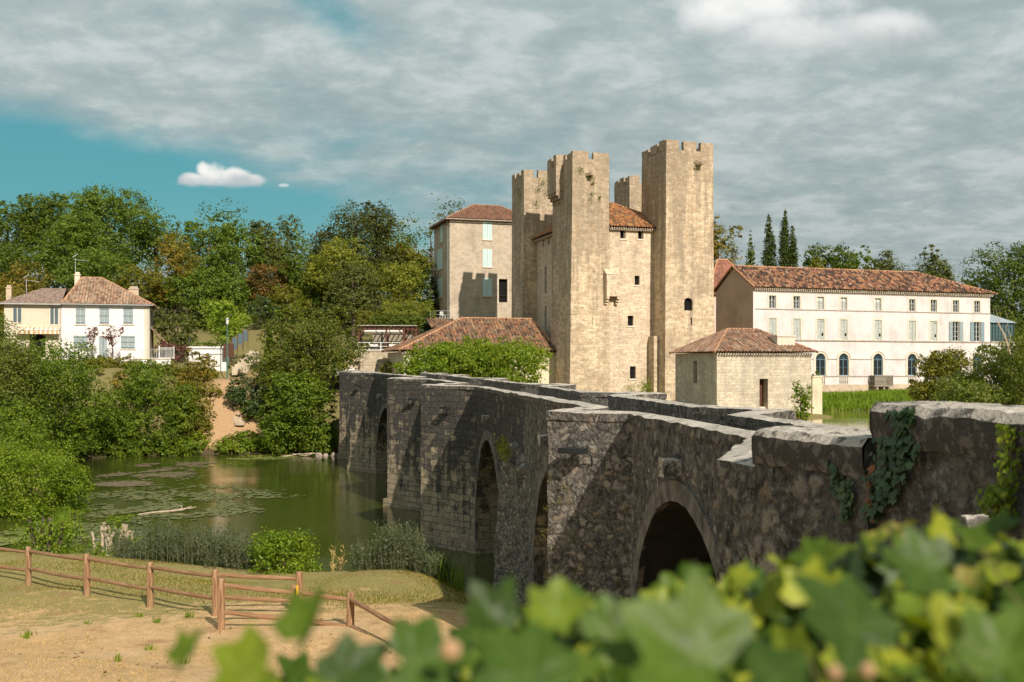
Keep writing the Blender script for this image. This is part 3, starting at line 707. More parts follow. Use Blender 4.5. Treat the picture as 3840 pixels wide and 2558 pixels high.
def blades(name, pts, h, w, lean, mat, label=None, cat=None, kind=None, parent=None, leaves=0):
    """upright blades or stems from ground points; leaves>0 adds small leaves up each stem"""
    n = len(pts); P = np.asarray(pts, float)
    hh = h * (.6 + .5 * RNG.random(n)); an = RNG.uniform(0, 2 * np.pi, n)
    le = lean * RNG.random(n) * hh
    tip = P + np.stack([np.cos(an) * le, np.sin(an) * le, hh], 1)
    sa = RNG.uniform(0, 2 * np.pi, n); side = np.stack([np.cos(sa), np.sin(sa), np.zeros(n)], 1) * w * .5
    mid = (P + tip) / 2 + np.stack([np.cos(an), np.sin(an), np.zeros(n)], 1) * (-.15 * le)[:, None]
    V = np.stack([P - side, P + side, mid + side * .8, mid - side * .8, tip], 1).reshape(-1, 3)
    base = np.arange(n)[:, None] * 5
    F4 = np.concatenate([base + np.array([0, 1, 2, 3]), base + np.array([3, 2, 4, 4])])
    if leaves:
        t = RNG.uniform(.12, 1.0, (n, leaves))
        C = P[:, None] + (tip - P)[:, None] * t[..., None]; C = C.reshape(-1, 3)
        dr = RNG.normal(size=(len(C), 3)) * np.array([1, 1, .4]) + np.array([0, 0, 1.0]); dr /= np.linalg.norm(dr, axis=1, keepdims=True)
        ln = (leaves and w * 9) * (.6 + .6 * RNG.random(len(C)))
        sd = np.cross(dr, RNG.normal(size=(len(C), 3))); sd /= np.linalg.norm(sd, axis=1, keepdims=True)
        T = C + dr * ln[:, None]; Mi = C + dr * ln[:, None] * .45
        V2 = np.stack([C, Mi + sd * ln[:, None] * .11, T, Mi - sd * ln[:, None] * .11], 1).reshape(-1, 3)
        F2 = np.arange(len(C) * 4).reshape(-1, 4) + len(V)
        V = np.concatenate([V, V2]); F4b = F2
        F4 = np.concatenate([F4[:n], F4b]); extra = base + np.array([3, 2, 4, 4])
    else: F4 = F4[:n]; extra = base + np.array([3, 2, 4, 4])
    # tips as thin quads with a tiny end
    V = np.concatenate([V, tip + side * .05]); e = np.concatenate([base[:, :1] + 3, base[:, :1] + 2, base[:, :1] + 4, (len(V) - n + np.arange(n))[:, None]], 1)
    F4 = np.concatenate([F4, e])
    o = mesh_np(name, V, F4, mat, parent)
    return tag(o, label, cat, None, kind)
# ------------------------------------------------------------------ the bridge
BR = thing('stone_bridge', 'old blackened stone bridge with pointed cutwaters and round arches crossing the river', 'bridge', (0, 0, 0))
def disp(p, am, fr=1.6):
    return p + noise.noise_vector(p * fr) * am + noise.noise_vector(p * fr * 4.3) * am * .45

def grid_wall(b, p0, p1, z0, zt0, zt1, cell, arch=None, am=.03):
    """vertical wall p0->p1 (xy), flat foot z0, sloping top; arch=(s_centre, radius, z_spring) leaves a round-headed opening"""
    p0 = Vector(p0); p1 = Vector(p1); L = (p1 - p0).length
    n = max(1, int(L / cell)); S = [i * L / n for i in range(n + 1)]
    if arch:
        sc, r, zs = arch
        S = sorted(set([round(s, 4) for s in S if abs(s - sc) > r + .02] + [round(sc + r * math.cos(math.pi * i / 22), 4) for i in range(23)] + [0, round(L, 4)]))
        S = [s for s in S if -1e-4 <= s <= L + 1e-4]
    for a, c in zip(S[:-1], S[1:]):
        m_ = (a + c) / 2; ina = arch and abs(m_ - sc) < r
        def col_(s):
            q = p0 + (p1 - p0) * (s / L); zt = zt0 + (zt1 - zt0) * s / L
            lo = z0
            if ina: lo = zs + math.sqrt(max(0, r * r - (s - sc) ** 2))
            return q, lo, zt
        qa, la, ta = col_(a); qc, lc, tc_ = col_(c)
        k = max(1, int((ta - min(la, lc)) / cell))
        for j in range(k):
            u0, u1 = j / k, (j + 1) / k
            P = [(qa.x, qa.y, la + (ta - la) * u0), (qc.x, qc.y, lc + (tc_ - lc) * u0), (qc.x, qc.y, lc + (tc_ - lc) * u1), (qa.x, qa.y, la + (ta - la) * u1)]
            uv = [(a, P[0][2]), (c, P[1][2]), (c, P[2][2]), (a, P[3][2])]
            b.face([disp(Vector(p), am) for p in P], uv)

def offset_path(path, w):
    """shift an xy polyline sideways by w (mitred)"""
    out = []
    P = [Vector(p[:2]) for p in path]
    for i, p in enumerate(P):
        d0 = (p - P[i - 1]).normalized() if i else None
        d1 = (P[i + 1] - p).normalized() if i < len(P) - 1 else None
        d0 = d0 or d1; d1 = d1 or d0
        n0 = Vector((d0.y, -d0.x)); n1 = Vector((d1.y, -d1.x))
        m_ = (n0 + n1)
        if m_.length < .3: m_ = n1
        m_.normalize(); k = w / max(.45, m_.dot(n1))
        out.append(p + m_ * k)
    return out

def C(c): return CZ - c
# outer face of the parapet on the river side, from the far bank to near us: x, y, top
DN = [(-21.0, 130, C(.0)), (-17.6, 116.5, C(.08)), (-19.25, 113, C(.10)), (-16.9, 110.5, C(.12)), (-14.5, 103.2, C(.17)), (-16.15, 99.7, C(.20)), (-13.8, 97.2, C(.21)),
      (-11.7, 91.0, C(.24)), (-13.3, 87.5, C(.25)), (-10.9, 85.0, C(.28)), (-5.9, 68.2, C(.47)), (-7.57, 64.7, C(.53)), (-4.9, 62.1, C(.57)), (-2.63, 54.2, C(.68)), (-4.32, 50.7, C(.735)), (-1.65, 48.1, C(.76)),
      (1.67, 23.3, C(.80)), (.69, 20.6, C(.80)), (2.16, 19.5, C(.80)), (2.88, 12.85, C(.80)), (1.58, 8.2, C(.67)), (1.80, 7.33, C(.66))]
archs = {(-10.9, 85.0): (5.3, 4.6, .75), (-1.65, 48.1): (5.2, 4.85, .55), (2.16, 19.5): (3.45, 3.05, 3.2), (-4.9, 62.1): (4.2, 3.4, 1.3), (-13.8, 97.2): (3.2, 2.6, 1.3), (-16.9, 110.5): (3.6, 2.6, 1.3)}
second = (20.9, 3.5, 2.25)       # second arch in the long bay beyond the broken buttress
walls_far, walls_near = B(), B()
def add_wall(p, q, arch=None, z0=-.6, am=None):
    near = min(p[1], q[1]) < 26
    cell = .16 if min(p[1], q[1]) < 12 else (.24 if near else .55)
    grid_wall(walls_near if near else walls_far, p[:2], q[:2], z0, p[2] - .15, q[2] - .15, cell, arch, am or (.035 if near else .05))
rings = []
for p, q in zip(DN[:-1], DN[1:]):
    if p[:2] == (-1.65, 48.1):
        t = 15.2 / math.dist(p[:2], q[:2]); mid_ = (p[0] + (q[0] - p[0]) * t, p[1] + (q[1] - p[1]) * t, p[2] + (q[2] - p[2]) * t)
        grid_wall(walls_far, p[:2], mid_[:2], -.6, p[2] - .15, mid_[2] - .15, .5, archs[p[:2]], .05)
        grid_wall(walls_near, mid_[:2], q[:2], -.6, mid_[2] - .15, q[2] - .15, .3, (second[0] - 15.2, second[1], second[2]), .04)
        rings.append((p, q, archs[p[:2]])); rings.append((mid_, q, (second[0] - 15.2, second[1], second[2])))
    else:
        a = archs.get(p[:2]); add_wall(p, q, a)
        if a: rings.append((p, q, a))
tag(walls_far.build('river_side_wall', M['bridge'], BR), 'coursed wall of the bridge, black at the top and tan near the water')
tag(walls_near.build('near_side_wall', M['bridge_near'], BR), 'rough dark rubble wall of the near end')
# arch linings and rings of cut stone
for p, q, (sc, r, zs) in rings:
    d = Vector((q[0] - p[0], q[1] - p[1])).normalized(); nrm = Vector((d.y, -d.x)) * -1      # towards the river
    if nrm.x > 0: nrm = -nrm
    b = B(); rg = B(); wdt = 3.0; K = 22
    prof = [(sc - r, -.6)] + [(sc - r * math.cos(math.pi * i / K), zs + r * math.sin(math.pi * i / K)) for i in range(K + 1)] + [(sc + r, -.6)]
    def at(s, z, off): 
        v = Vector(p[:2]) + d * s + nrm * off
        return Vector((v.x, v.y, z))
    for (s0, z0_), (s1, z1_) in zip(prof[:-1], prof[1:]):
        for j in range(5):
            o0, o1 = .03 - wdt * j / 5, .03 - wdt * (j + 1) / 5
            b.face([disp(at(s0, z0_, o0), .03), disp(at(s1, z1_, o0), .03), disp(at(s1, z1_, o1), .03), disp(at(s0, z0_, o1), .03)])
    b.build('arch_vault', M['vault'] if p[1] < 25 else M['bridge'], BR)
    tk = .32 if p[1] < 30 else .4
    for i in range(K):
        a0, a1 = math.pi * i / K + .002, math.pi * (i + 1) / K - .002
        q4 = [at(sc - rr * math.cos(aa), zs + rr * math.sin(aa), .045) for rr, aa in ((r, a0), (r, a1), (r + tk, a1), (r + tk, a0))]
        b4 = [v - Vector((nrm.x, nrm.y, 0)) * .12 for v in q4]
        q4 = [disp(v, .015, 3) for v in q4]
        rg.face(q4)
        for k in range(4): rg.face([q4[k], q4[(k + 1) % 4], b4[(k + 1) % 4], b4[k]])
    if p[1] < 90: rg.build('arch_ring', M['ring'], BR)

# parapets: inner face, coping
def parapet(path, inw, name_in, deck=1.05, near_lim=26):
    inner = offset_path(path, inw)
    bi, cp = B(), B()
    lo = offset_path(path, -.015 * (1 if inw > 0 else -1)); hi = offset_path(path, inw + .015 * (1 if inw > 0 else -1))
    for i in range(len(path) - 1):
        za, zb = path[i][2], path[i + 1][2]
        a, c = inner[i], inner[i + 1]
        cell = .3 if min(path[i][1], path[i + 1][1]) < near_lim else .8
        grid_wall(bi, a, c, min(za, zb) - deck - .3, za - .15, zb - .15, cell, None, .03)
        L = (Vector(path[i + 1][:2]) - Vector(path[i][:2])).length
        n = max(1, int(L / (.22 if path[i][1] < 40 else .7)))
        for j in range(n):
            u0, u1 = j / n, (j + 1) / n
            def pt(side, u, z): 
                A, Cc = side[i], side[i + 1]; v = A + (Cc - A) * u
                return disp(Vector((v.x, v.y, z)), .028 if path[i][1] < 40 else .04, 2.3)
            z0, z1 = za + (zb - za) * u0, za + (zb - za) * u1
            mid0, mid1 = [(lo[i] + hi[i]) / 2, (lo[i + 1] + hi[i + 1]) / 2], None
            md = {i: (lo[i] + hi[i]) / 2, i + 1: (lo[i + 1] + hi[i + 1]) / 2}
            cp.face([pt(lo, u0, z0 - .02), pt(lo, u1, z1 - .02), pt(md, u1, z1 + .02), pt(md, u0, z0 + .02)])
            cp.face([pt(md, u0, z0 + .02), pt(md, u1, z1 + .02), pt(hi, u1, z1 - .02), pt(hi, u0, z0 - .02)])
            cp.face([pt(lo, u0, z0 - .17), pt(lo, u1, z1 - .17), pt(lo, u1, z1 - .02), pt(lo, u0, z0 - .02)], mi=1)
            cp.face([pt(hi, u0, z0 - .17), pt(hi, u1, z1 - .17), pt(hi, u1, z1 - .02), pt(hi, u0, z0 - .02)], mi=1)
    bi.build(name_in, M['bridge_near'], BR)
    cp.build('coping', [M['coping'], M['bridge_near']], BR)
    return inner
# offsets: the path runs towards us, its bridge side lies to the viewer's right
inn_dn = parapet(DN, -.42, 'parapet_inner_face') if False else None
# mitre sign: for a path heading towards -y the normal (dy,-dx) points to -x (river); bridge side is negative
inn_dn = parapet(DN, -.42, 'parapet_inner_face')
UP = [(-15.6, 131, C(.0)), (-12.5, 127, C(.05)), (-13.4, 123, C(.08)), (-10.8, 109.6, C(.18)), (-8.45, 107, C(.21)), (-9.8, 104.3, C(.23)), (-7.8, 95.6, C(.30)), (-5.5, 93, C(.33)), (-6.8, 90.4, C(.35)), (-5.2, 81.6, C(.39)), (-3.1, 79, C(.41)), (-4.3, 76.4, C(.43)),
      (-2.3, 67.6, C(.53)), (-.24, 65, C(.55)), (-1.3, 62.4, C(.58)), (.8, 52.6, C(.69)), (2.98, 50, C(.71)), (1.6, 47.4, C(.74)), (2.85, 38, C(.79)), (5.2, 36, C(.80)), (3.45, 33.5, C(.80)),
      (4.35, 23.3, C(.80)), (5.58, 21, C(.80)), (4.32, 19.2, C(.80)), (4.78, 14.2, C(.80)), (5.3, 8, C(.80)), (5.9, 2, C(.80)), (6.5, -6, C(.80))]
UPr = UP
inn_up = parapet(UPr, .42, 'parapet_inner_face')
b = B()
for p, q in zip(UP[:-1], UP[1:]):
    grid_wall(b, p[:2], q[:2], -.6, p[2] - .15, q[2] - .15, .5 if p[1] < 30 else 1.2, None, .03)
b.build('pond_side_wall', M['bridge_near'], BR)
# roadway
def xw(path, y):
    for p, q in zip(path[:-1], path[1:]):
        if q[1] <= y <= p[1]: t = (p[1] - y) / (p[1] - q[1] + 1e-9); return p[0] + (q[0] - p[0]) * t, p[2] + (q[2] - p[2]) * t
    return (path[0][0], path[0][2]) if y > path[0][1] else (path[-1][0], path[-1][2])
b = B(); ysd = list(np.arange(1, 130, 1.0))
DNx = DN + [(2.14, 6.4, C(.66)), (2.41, 5.03, C(.6)), (3.0, 1.0, C(.6))]
for y0, y1 in zip(ysd[:-1], ysd[1:]):
    a0, z0 = xw(DNx, y0); a1, z1 = xw(DNx, y1); c0, _ = xw(UP, y0); c1, _ = xw(UP, y1)
    b.face([(a0 + .2, y0, z0 - 1.1), (c0 - .2, y0, z0 - 1.1), (c1 - .2, y1, z1 - 1.1), (a1 + .2, y1, z1 - 1.1)])
b.build('roadway', plaster('road_stone', (.34, .29, .23), (.28, .24, .19), (.15, .13, .1), .4, 1.0), BR)
# raised blocks of parapet at the near end
def thick_wall(pts, z0s, ztop, thick, name, label):
    """pts: outer line; a solid wall with rough faces and heavy coping"""
    b, cp = B(), B()
    ins = offset_path(pts, -thick)
    o2 = offset_path(pts, .03); i2 = offset_path(pts, -thick - .03)
    for i in range(len(pts) - 1):
        grid_wall(b, pts[i], pts[i + 1], z0s, ztop - .2, ztop - .2, .09, None, .03)
        grid_wall(b, ins[i], ins[i + 1], z0s, ztop - .2, ztop - .2, .25, None, .03)
    grid_wall(b, pts[0], ins[0], z0s, ztop - .2, ztop - .2, .12, None, .03)
    grid_wall(b, ins[-1], pts[-1], z0s, ztop - .2, ztop - .2, .12, None, .03)
    # coping as a rounded worn course
    sec = [(.03, -.24), (.0, -.15), (0.0, -.05), (.08, .0), (.35, .012), (.65, .012), (.9, -.0), (1.0, -.05), (1.0, -.22)]
    for i in range(len(pts) - 1):
        L = (Vector(pts[i + 1]) - Vector(pts[i])).length; n = max(2, int(L / .07))
        for j in range(n):
            for (f0, h0), (f1, h1) in zip(sec[:-1], sec[1:]):
                q = []
                for u, f, h in ((j / n, f0, h0), ((j + 1) / n, f0, h0), ((j + 1) / n, f1, h1), (j / n, f1, h1)):
                    A = o2[i].lerp(o2[i + 1], u); D = i2[i].lerp(i2[i + 1], u); v = A.lerp(D, f)
                    q.append(disp(Vector((v.x, v.y, ztop + h)), .02, 6.5))
                cp.face(q)
    for e, (A, D) in enumerate(((o2[0], i2[0]), (o2[-1], i2[-1]))):
        cp.face([disp(Vector((*A.lerp(D, f), ztop + h)), .024, 3.4) for f, h in sec])
    o = b.build(name, M['bridge_near'], BR); tag(o, label)
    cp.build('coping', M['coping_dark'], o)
thick_wall([(1.715, 7.52), (2.13, 6.40)], 2.0, C(.42), .5, 'raised_parapet_block', 'raised block of parapet with a pale worn top')
thick_wall([(2.16, 6.34), (2.41, 5.03), (2.72, 3.6), (3.3, .8)], 2.0, C(.205), .55, 'approach_wall', 'high blackened wall with thick pale coping and ivy')
# footings round the cutwaters that stand in the water
for i in (5, 8, 11, 14):
    a, n_, c = [Vector(DN[k][:2]) for k in (i - 1, i, i + 1)]
    ce = (a + c) / 2
    pts = [ce + (v - ce) * 1.10 for v in (a, n_, c)]
    ext = Vector(DN[i + 2][:2]) - c if i + 2 < len(DN) else Vector((0, -1)); ext.normalize()
    for lev, (k, z1) in enumerate(((1.10, .42), (1.04, 1.15))):
        pts = [ce + (v - ce) * k for v in (a, n_, c)]
        pts += [pts[2] + ext * .1]
        b = B(); top = []
        poly = [(v.x, v.y) for v in (pts[0], pts[1], pts[2])] + [(pts[2].x + 1.6, pts[2].y + .3), (pts[0].x + 1.6, pts[0].y + .3)]
        if lev == 1 and i != 5 and i != 8: continue
        sub = [tuple(disp(Vector((x, y, 0)), .05)[:2]) for x, y in poly]
        b.prism(sub, -.6, z1)
        b.build('footing', M['bridge'], BR)
# broken buttress between the two arches of the long bay
p, q = Vector((-1.65, 48.1)), Vector((1.67, 23.3)); d = (q - p).normalized(); nr = Vector((d.y, -d.x)); nr = nr if nr.x < 0 else -nr
def on(s, o): v = p + d * s + nr * o; return (v.x, v.y)
b = B()
b.prism([on(10.4, -.05), on(12.6, .62), on(14.2, .9), on(16.4, -.05)], -.6, 2.6, [on(10.5, -.05), on(12.8, .5), on(14.2, .8), on(16.3, -.05)])
b.prism([on(10.6, -.05), on(12.9, .48), on(14.2, .74), on(16.2, -.05)], 2.6, 5.3, [on(11.2, -.05), on(13.1, .36), on(14.2, .6), on(16.0, -.05)])
b.prism([on(11.4, -.05), on(13.2, .3), on(14.2, .5), on(15.8, -.05)], 5.3, 5.9, [on(12.2, -.05), on(13.3, .15), on(13.9, .25), on(15.0, -.05)])
# subdivide and roughen
me_o = b.build('broken_buttress', M['bridge_near'], BR)
import bmesh
def roughen(o, cuts, am, fr=1.5):
    bm = bmesh.new(); bm.from_mesh(o.data); bmesh.ops.remove_doubles(bm, verts=bm.verts, dist=.001)
    bmesh.ops.triangulate(bm, faces=[f for f in bm.faces if len(f.verts) > 4])
    bmesh.ops.subdivide_edges(bm, edges=bm.edges, cuts=cuts, use_grid_fill=True)
    for v in bm.verts: v.co = disp(v.co.copy(), am, fr)
    bm.to_mesh(o.data); bm.free()
roughen(me_o, 5, .11, 1.3)
# projecting corbel stones above the arches
for (P_, Q_, s, o_, z) in (((2.16, 19.5), (2.88, 12.85), 3.1, .0, 6.75), ((-1.65, 48.1), (1.67, 23.3), 5.0, .0, 6.25), ((-10.9, 85), (-5.9, 68.2), 2.2, 0, 6.2), ((-1.65, 48.1), (1.67, 23.3), 19.6, 0, 6.35)):
    p_, q_ = Vector(P_), Vector(Q_); dd = (q_ - p_).normalized(); n_ = Vector((dd.y, -dd.x)); n_ = n_ if n_.x < 0 else -n_
    b = B(); c0 = p_ + dd * s
    pts = [c0 - n_ * .02, c0 + n_ * .26, c0 + n_ * .26 + dd * .42, c0 + dd * .42 - n_ * .02]
    b.prism([(v.x, v.y) for v in pts], z - .14, z + .14)
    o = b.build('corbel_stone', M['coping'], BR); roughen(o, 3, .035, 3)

# floodlights bolted to the cutwaters
def floodlight(x, y, z, ang, lab):
    t = thing('floodlight', lab, 'floodlight', (x, y, z), ang, 'floodlights on the bridge piers')
    b = B(); b.box(-.26, .26, -.42, -.16, .0, .10); b.box(-.22, .22, -.425, -.42, .02, .08); b.build('lamp_housing', M['iron'], t)
    b = B(); b.bar((-.02, .03, .05), (-.02, -.17, .05), .05); b.build('bracket', M['iron'], t)
    b = B(); b.tube([(.24, -.2, .02), (.30, -.1, -.05), (.22, .02, -.25)], .012, 5); b.build('cable', M['iron'], t)
def face_pt(a, b_, t): a, b_ = Vector(a), Vector(b_); v = a.lerp(b_, t); dd = (b_ - a); return v.x, v.y, math.atan2(dd.y, dd.x)
for (a, c, t, z, lab) in (((.69, 20.6), (2.16, 19.5), .42, 6.68, 'black floodlight on the nearest sunlit cutwater of the bridge'),
                          ((-4.32, 50.7), (-1.65, 48.1), .55, 6.42, 'small black floodlight on the second cutwater from our end'),
                          ((-7.57, 64.7), (-4.9, 62.1), .72, 6.45, 'small black floodlight on the middle cutwater of the bridge'),
                          ((-13.3, 87.5), (-10.9, 85.0), .42, 6.9, 'tiny black floodlight on the farther cutwater near the trees')):
    x, y, an = face_pt(a, c, t); floodlight(x, y, z, an, lab)

# tufts of moss and grass in the joints
def tufts(name, label, specs, mat, size, n=60, cat='plant', group=None):
    P, Nn = [], []
    for (x, y, z, nx_, ny_, r) in specs:
        k = max(6, int(n * r / .2))
        q = RNG.normal(size=(k, 3)) * np.array([r, r, r * 1.1]) * .5
        q[:, 0] += x + nx_ * .06; q[:, 1] += y + ny_ * .06; q[:, 2] += z
        P.append(q); Nn.append(RNG.normal(size=(k, 3)) * .7 + np.array([nx_, ny_, .8]))
    P = np.concatenate(P); V, Fq = leaf_cards(P, np.concatenate(Nn), size, .35)
    if not label: return mesh_np(name, V, Fq, mat)
    c0 = P.mean(0); t = thing(name, label, cat, tuple(c0), 0, group); mesh_np('foliage', V - c0, Fq, mat, t); return t
sp = []
rr = random.Random(5)
for k in range(26):
    t = rr.random(); v = Vector((.69, 20.6)).lerp(Vector((2.16, 19.5)), t)
    sp.append((v.x, v.y, 3.9 + rr.random() * 2.0 + (1 - t) * .3, -.6, -.8, rr.uniform(.05, .16)))
tag(tufts('moss_tufts', None, sp, M['olive'], .035), 'moss in the joints of the cutwater', None, None, 'stuff')
sp = []
for k in range(9):
    v = Vector(on(13 + rr.random() * 2.0, .42)); sp.append((v.x, v.y, 5.55 + rr.random() * .35, nr.x, nr.y, rr.uniform(.10, .2)))
tag(tufts('hanging_grass', 'tuft of yellowing grass hanging from the broken buttress', sp, M['yellowgreen'], .14), None, 'plant')
# ------------------------------------------------------------------ building kit
class Frame:
    def __init__(s, x, y, rot): s.o = Vector((x, y, 0)); s.r = R(rot); s.c, s.s = math.cos(s.r), math.sin(s.r)
    def hit(s, axis, const, px, py):
        """where the sight line of a measured point meets the wall plane; local (u, v, z)"""
        D = Vector(((px - CX) / F, 1, (HY - py) / F)); o = -s.o
        lo = (o.x * s.c + o.y * s.s, -o.x * s.s + o.y * s.c); ld = (D.x * s.c + D.y * s.s, -D.x * s.s + D.y * s.c)
        t = (const - lo[axis]) / ld[axis]
        return lo[0] + ld[0] * t, lo[1] + ld[1] * t, CZ + D.z * t
    def rect(s, axis, const, x0, y0, x1, y1):
        a = s.hit(axis, const, x0, y0); b_ = s.hit(axis, const, x1, y1); k = 1 - axis
        return (min(a[k], b_[k]), max(a[k], b_[k]), min(a[2], b_[2]), max(a[2], b_[2]))

def wall(b, p0, p1, z0, z1, holes=(), depth=.22, off=0.0):
    """wall quad p0->p1 (outside to the right of travel), openings (s0,s1,za,zb[,'arch']) with reveals"""
    p0, p1 = Vector(p0), Vector(p1); d = (p1 - p0); L = d.length; d.normalize(); nin = Vector((-d.y, d.x))
    def P(s, z, o=0.0): v = p0 + d * s + nin * o; return Vector((v.x, v.y, z))
    def uv(pts): return [((q.xy - p0).dot(d) + off, q.z) for q in pts]
    H = [tuple(h[:4]) + (h[4] if len(h) > 4 else 'r',) for h in holes]
    S = sorted(set([0, L] + [h[0] for h in H] + [h[1] for h in H])); Zs = sorted(set([z0, z1] + [h[2] for h in H] + [h[3] for h in H]))
    for a, c in zip(S[:-1], S[1:]):
        for e, f in zip(Zs[:-1], Zs[1:]):
            ms, mz = (a + c) / 2, (e + f) / 2
            if any(h[0] < ms < h[1] and h[2] < mz < h[3] for h in H): continue
            q = [P(a, e), P(c, e), P(c, f), P(a, f)]; b.face(q, uv(q))
    for s0, s1, za, zb, kd in H:
        if kd == 'arch':
            r = (s1 - s0) / 2; sc = (s0 + s1) / 2; zs = zb - r; K = 12
            pr = [(sc - r * math.cos(math.pi * i / K), zs + r * math.sin(math.pi * i / K)) for i in range(K + 1)]
            for (a, e), (c, f) in zip(pr[:-1], pr[1:]):
                q = [P(a, e), P(c, f), P(c, zb), P(a, zb)]; b.face(q, uv(q))
                b.face([P(a, e), P(a, e, depth), P(c, f, depth), P(c, f)])
            top = zs
        else:
            top = zb; b.face([P(s0, zb), P(s1, zb), P(s1, zb, depth), P(s0, zb, depth)])
        b.face([P(s0, za), P(s0, za, depth), P(s1, za, depth), P(s1, za)])
        b.face([P(s0, za), P(s0, top), P(s0, top, depth), P(s0, za, depth)])
        b.face([P(s1, za), P(s1, za, depth), P(s1, top, depth), P(s1, top)])
    return P

def dark_pane(parent, p0, p1, h, depth=.22, name='window', mat=None):
    p0, p1 = Vector(p0), Vector(p1); d = (p1 - p0).normalized(); nin = Vector((-d.y, d.x)); b = B()
    q = [p0 + d * s + nin * (depth - .02) for s in (h[0], h[1])]
    b.face([(*q[0], h[2]), (*q[1], h[2]), (*q[1], h[3]), (*q[0], h[3])])
    return b.build(name, mat or M['darkroom'], parent)

def tile_roof(b, e0, e1, r1, r0, tw=.33, hgt=.12):
    """corrugated tiled plane: eave e0->e1, ridge r0..r1 above it (r0 above e0); ridge may be a point"""
    e0, e1, r0, r1 = map(Vector, (e0, e1, r0, r1))
    U = (e1 - e0); L = U.length; U.normalize()
    n = U.cross(((r0 + r1) / 2 - (e0 + e1) / 2)).normalized()
    if n.z < 0: n = -n
    Vd = n.cross(U).normalized()
    if Vd.z < 0: Vd = -Vd
    a0 = (r0 - e0).dot(U); a1 = (r1 - e0).dot(U); hh = max((r0 - e0).dot(Vd), (r1 - e0).dot(Vd))
    b.face([e0 - n * .02, e1 - n * .02, r1 - n * .02, r0 - n * .02])
    k = max(1, round(L / tw)); w_ = L / k
    def top(s):
        lim = hh
        if a0 > .01: lim = min(lim, s / a0 * hh)
        if L - a1 > .01: lim = min(lim, (L - s) / (L - a1) * hh)
        if a0 < -.01 and False: pass
        return max(lim, 0)
    for i in range(k):
        sc = (i + .5) * w_; T = top(sc)
        if T < .12: continue
        jit = random.uniform(-.03, .03)
        pr = [(-.5, .0), (-.33, .62), (0, 1.0), (.33, .62), (.5, .0)]
        m_ = max(1, int(T / 1.2))
        for (f0, h0), (f1, h1) in zip(pr[:-1], pr[1:]):
            q = []
            lo_ = -.05 + jit
            t0, t1 = top(min(L, max(0, sc + f0 * w_))), top(min(L, max(0, sc + f1 * w_)))
            for (f, h, v) in ((f0, h0, lo_), (f1, h1, lo_), (f1, h1, t1), (f0, h0, t0)):
                q.append(e0 + U * (sc + f * w_) + Vd * v + n * (h * hgt))
            b.face(q, [(sc + f0 * w_, lo_), (sc + f1 * w_, lo_), (sc + f1 * w_, t1), (sc + f0 * w_, t0)])

def ridge_tube(b, pts, r=.11): b.tube(pts, r, 6)

def shutters(root, p0, p1, h, mat, depth_out=.05, name='shutter', gap=.02, hinges=True):
    """pair of closed shutters over the opening h on wall p0->p1"""
    p0, p1 = Vector(p0), Vector(p1); d = (p1 - p0).normalized(); out = Vector((d.y, -d.x))
    s0, s1, za, zb = h[:4]; m_ = (s0 + s1) / 2
    for a, c in ((s0, m_ - gap / 2), (m_ + gap / 2, s1)):
        b = B(); k = max(2, int((c - a) / .16)); w_ = (c - a) / k
        for i in range(k):
            x0, x1 = a + i * w_ + .006, a + (i + 1) * w_ - .006
            v = [p0 + d * x0 + out * .005, p0 + d * x1 + out * .005, p0 + d * x1 + out * depth_out, p0 + d * x0 + out * depth_out]
            b.prism([(q.x, q.y) for q in v], za, zb)
        o = b.build(name, mat, root)
        if hinges:
            hb = B()
            for z in (za + .15, (za + zb) / 2, zb - .15):
                A = p0 + d * (a - .02) + out * (depth_out + .012); D = p0 + d * (c - .03) + out * (depth_out + .012)
                hb.bar((*A, z), (*D, z), .02, .035)
            hb.build('hinge', M['iron'], o)

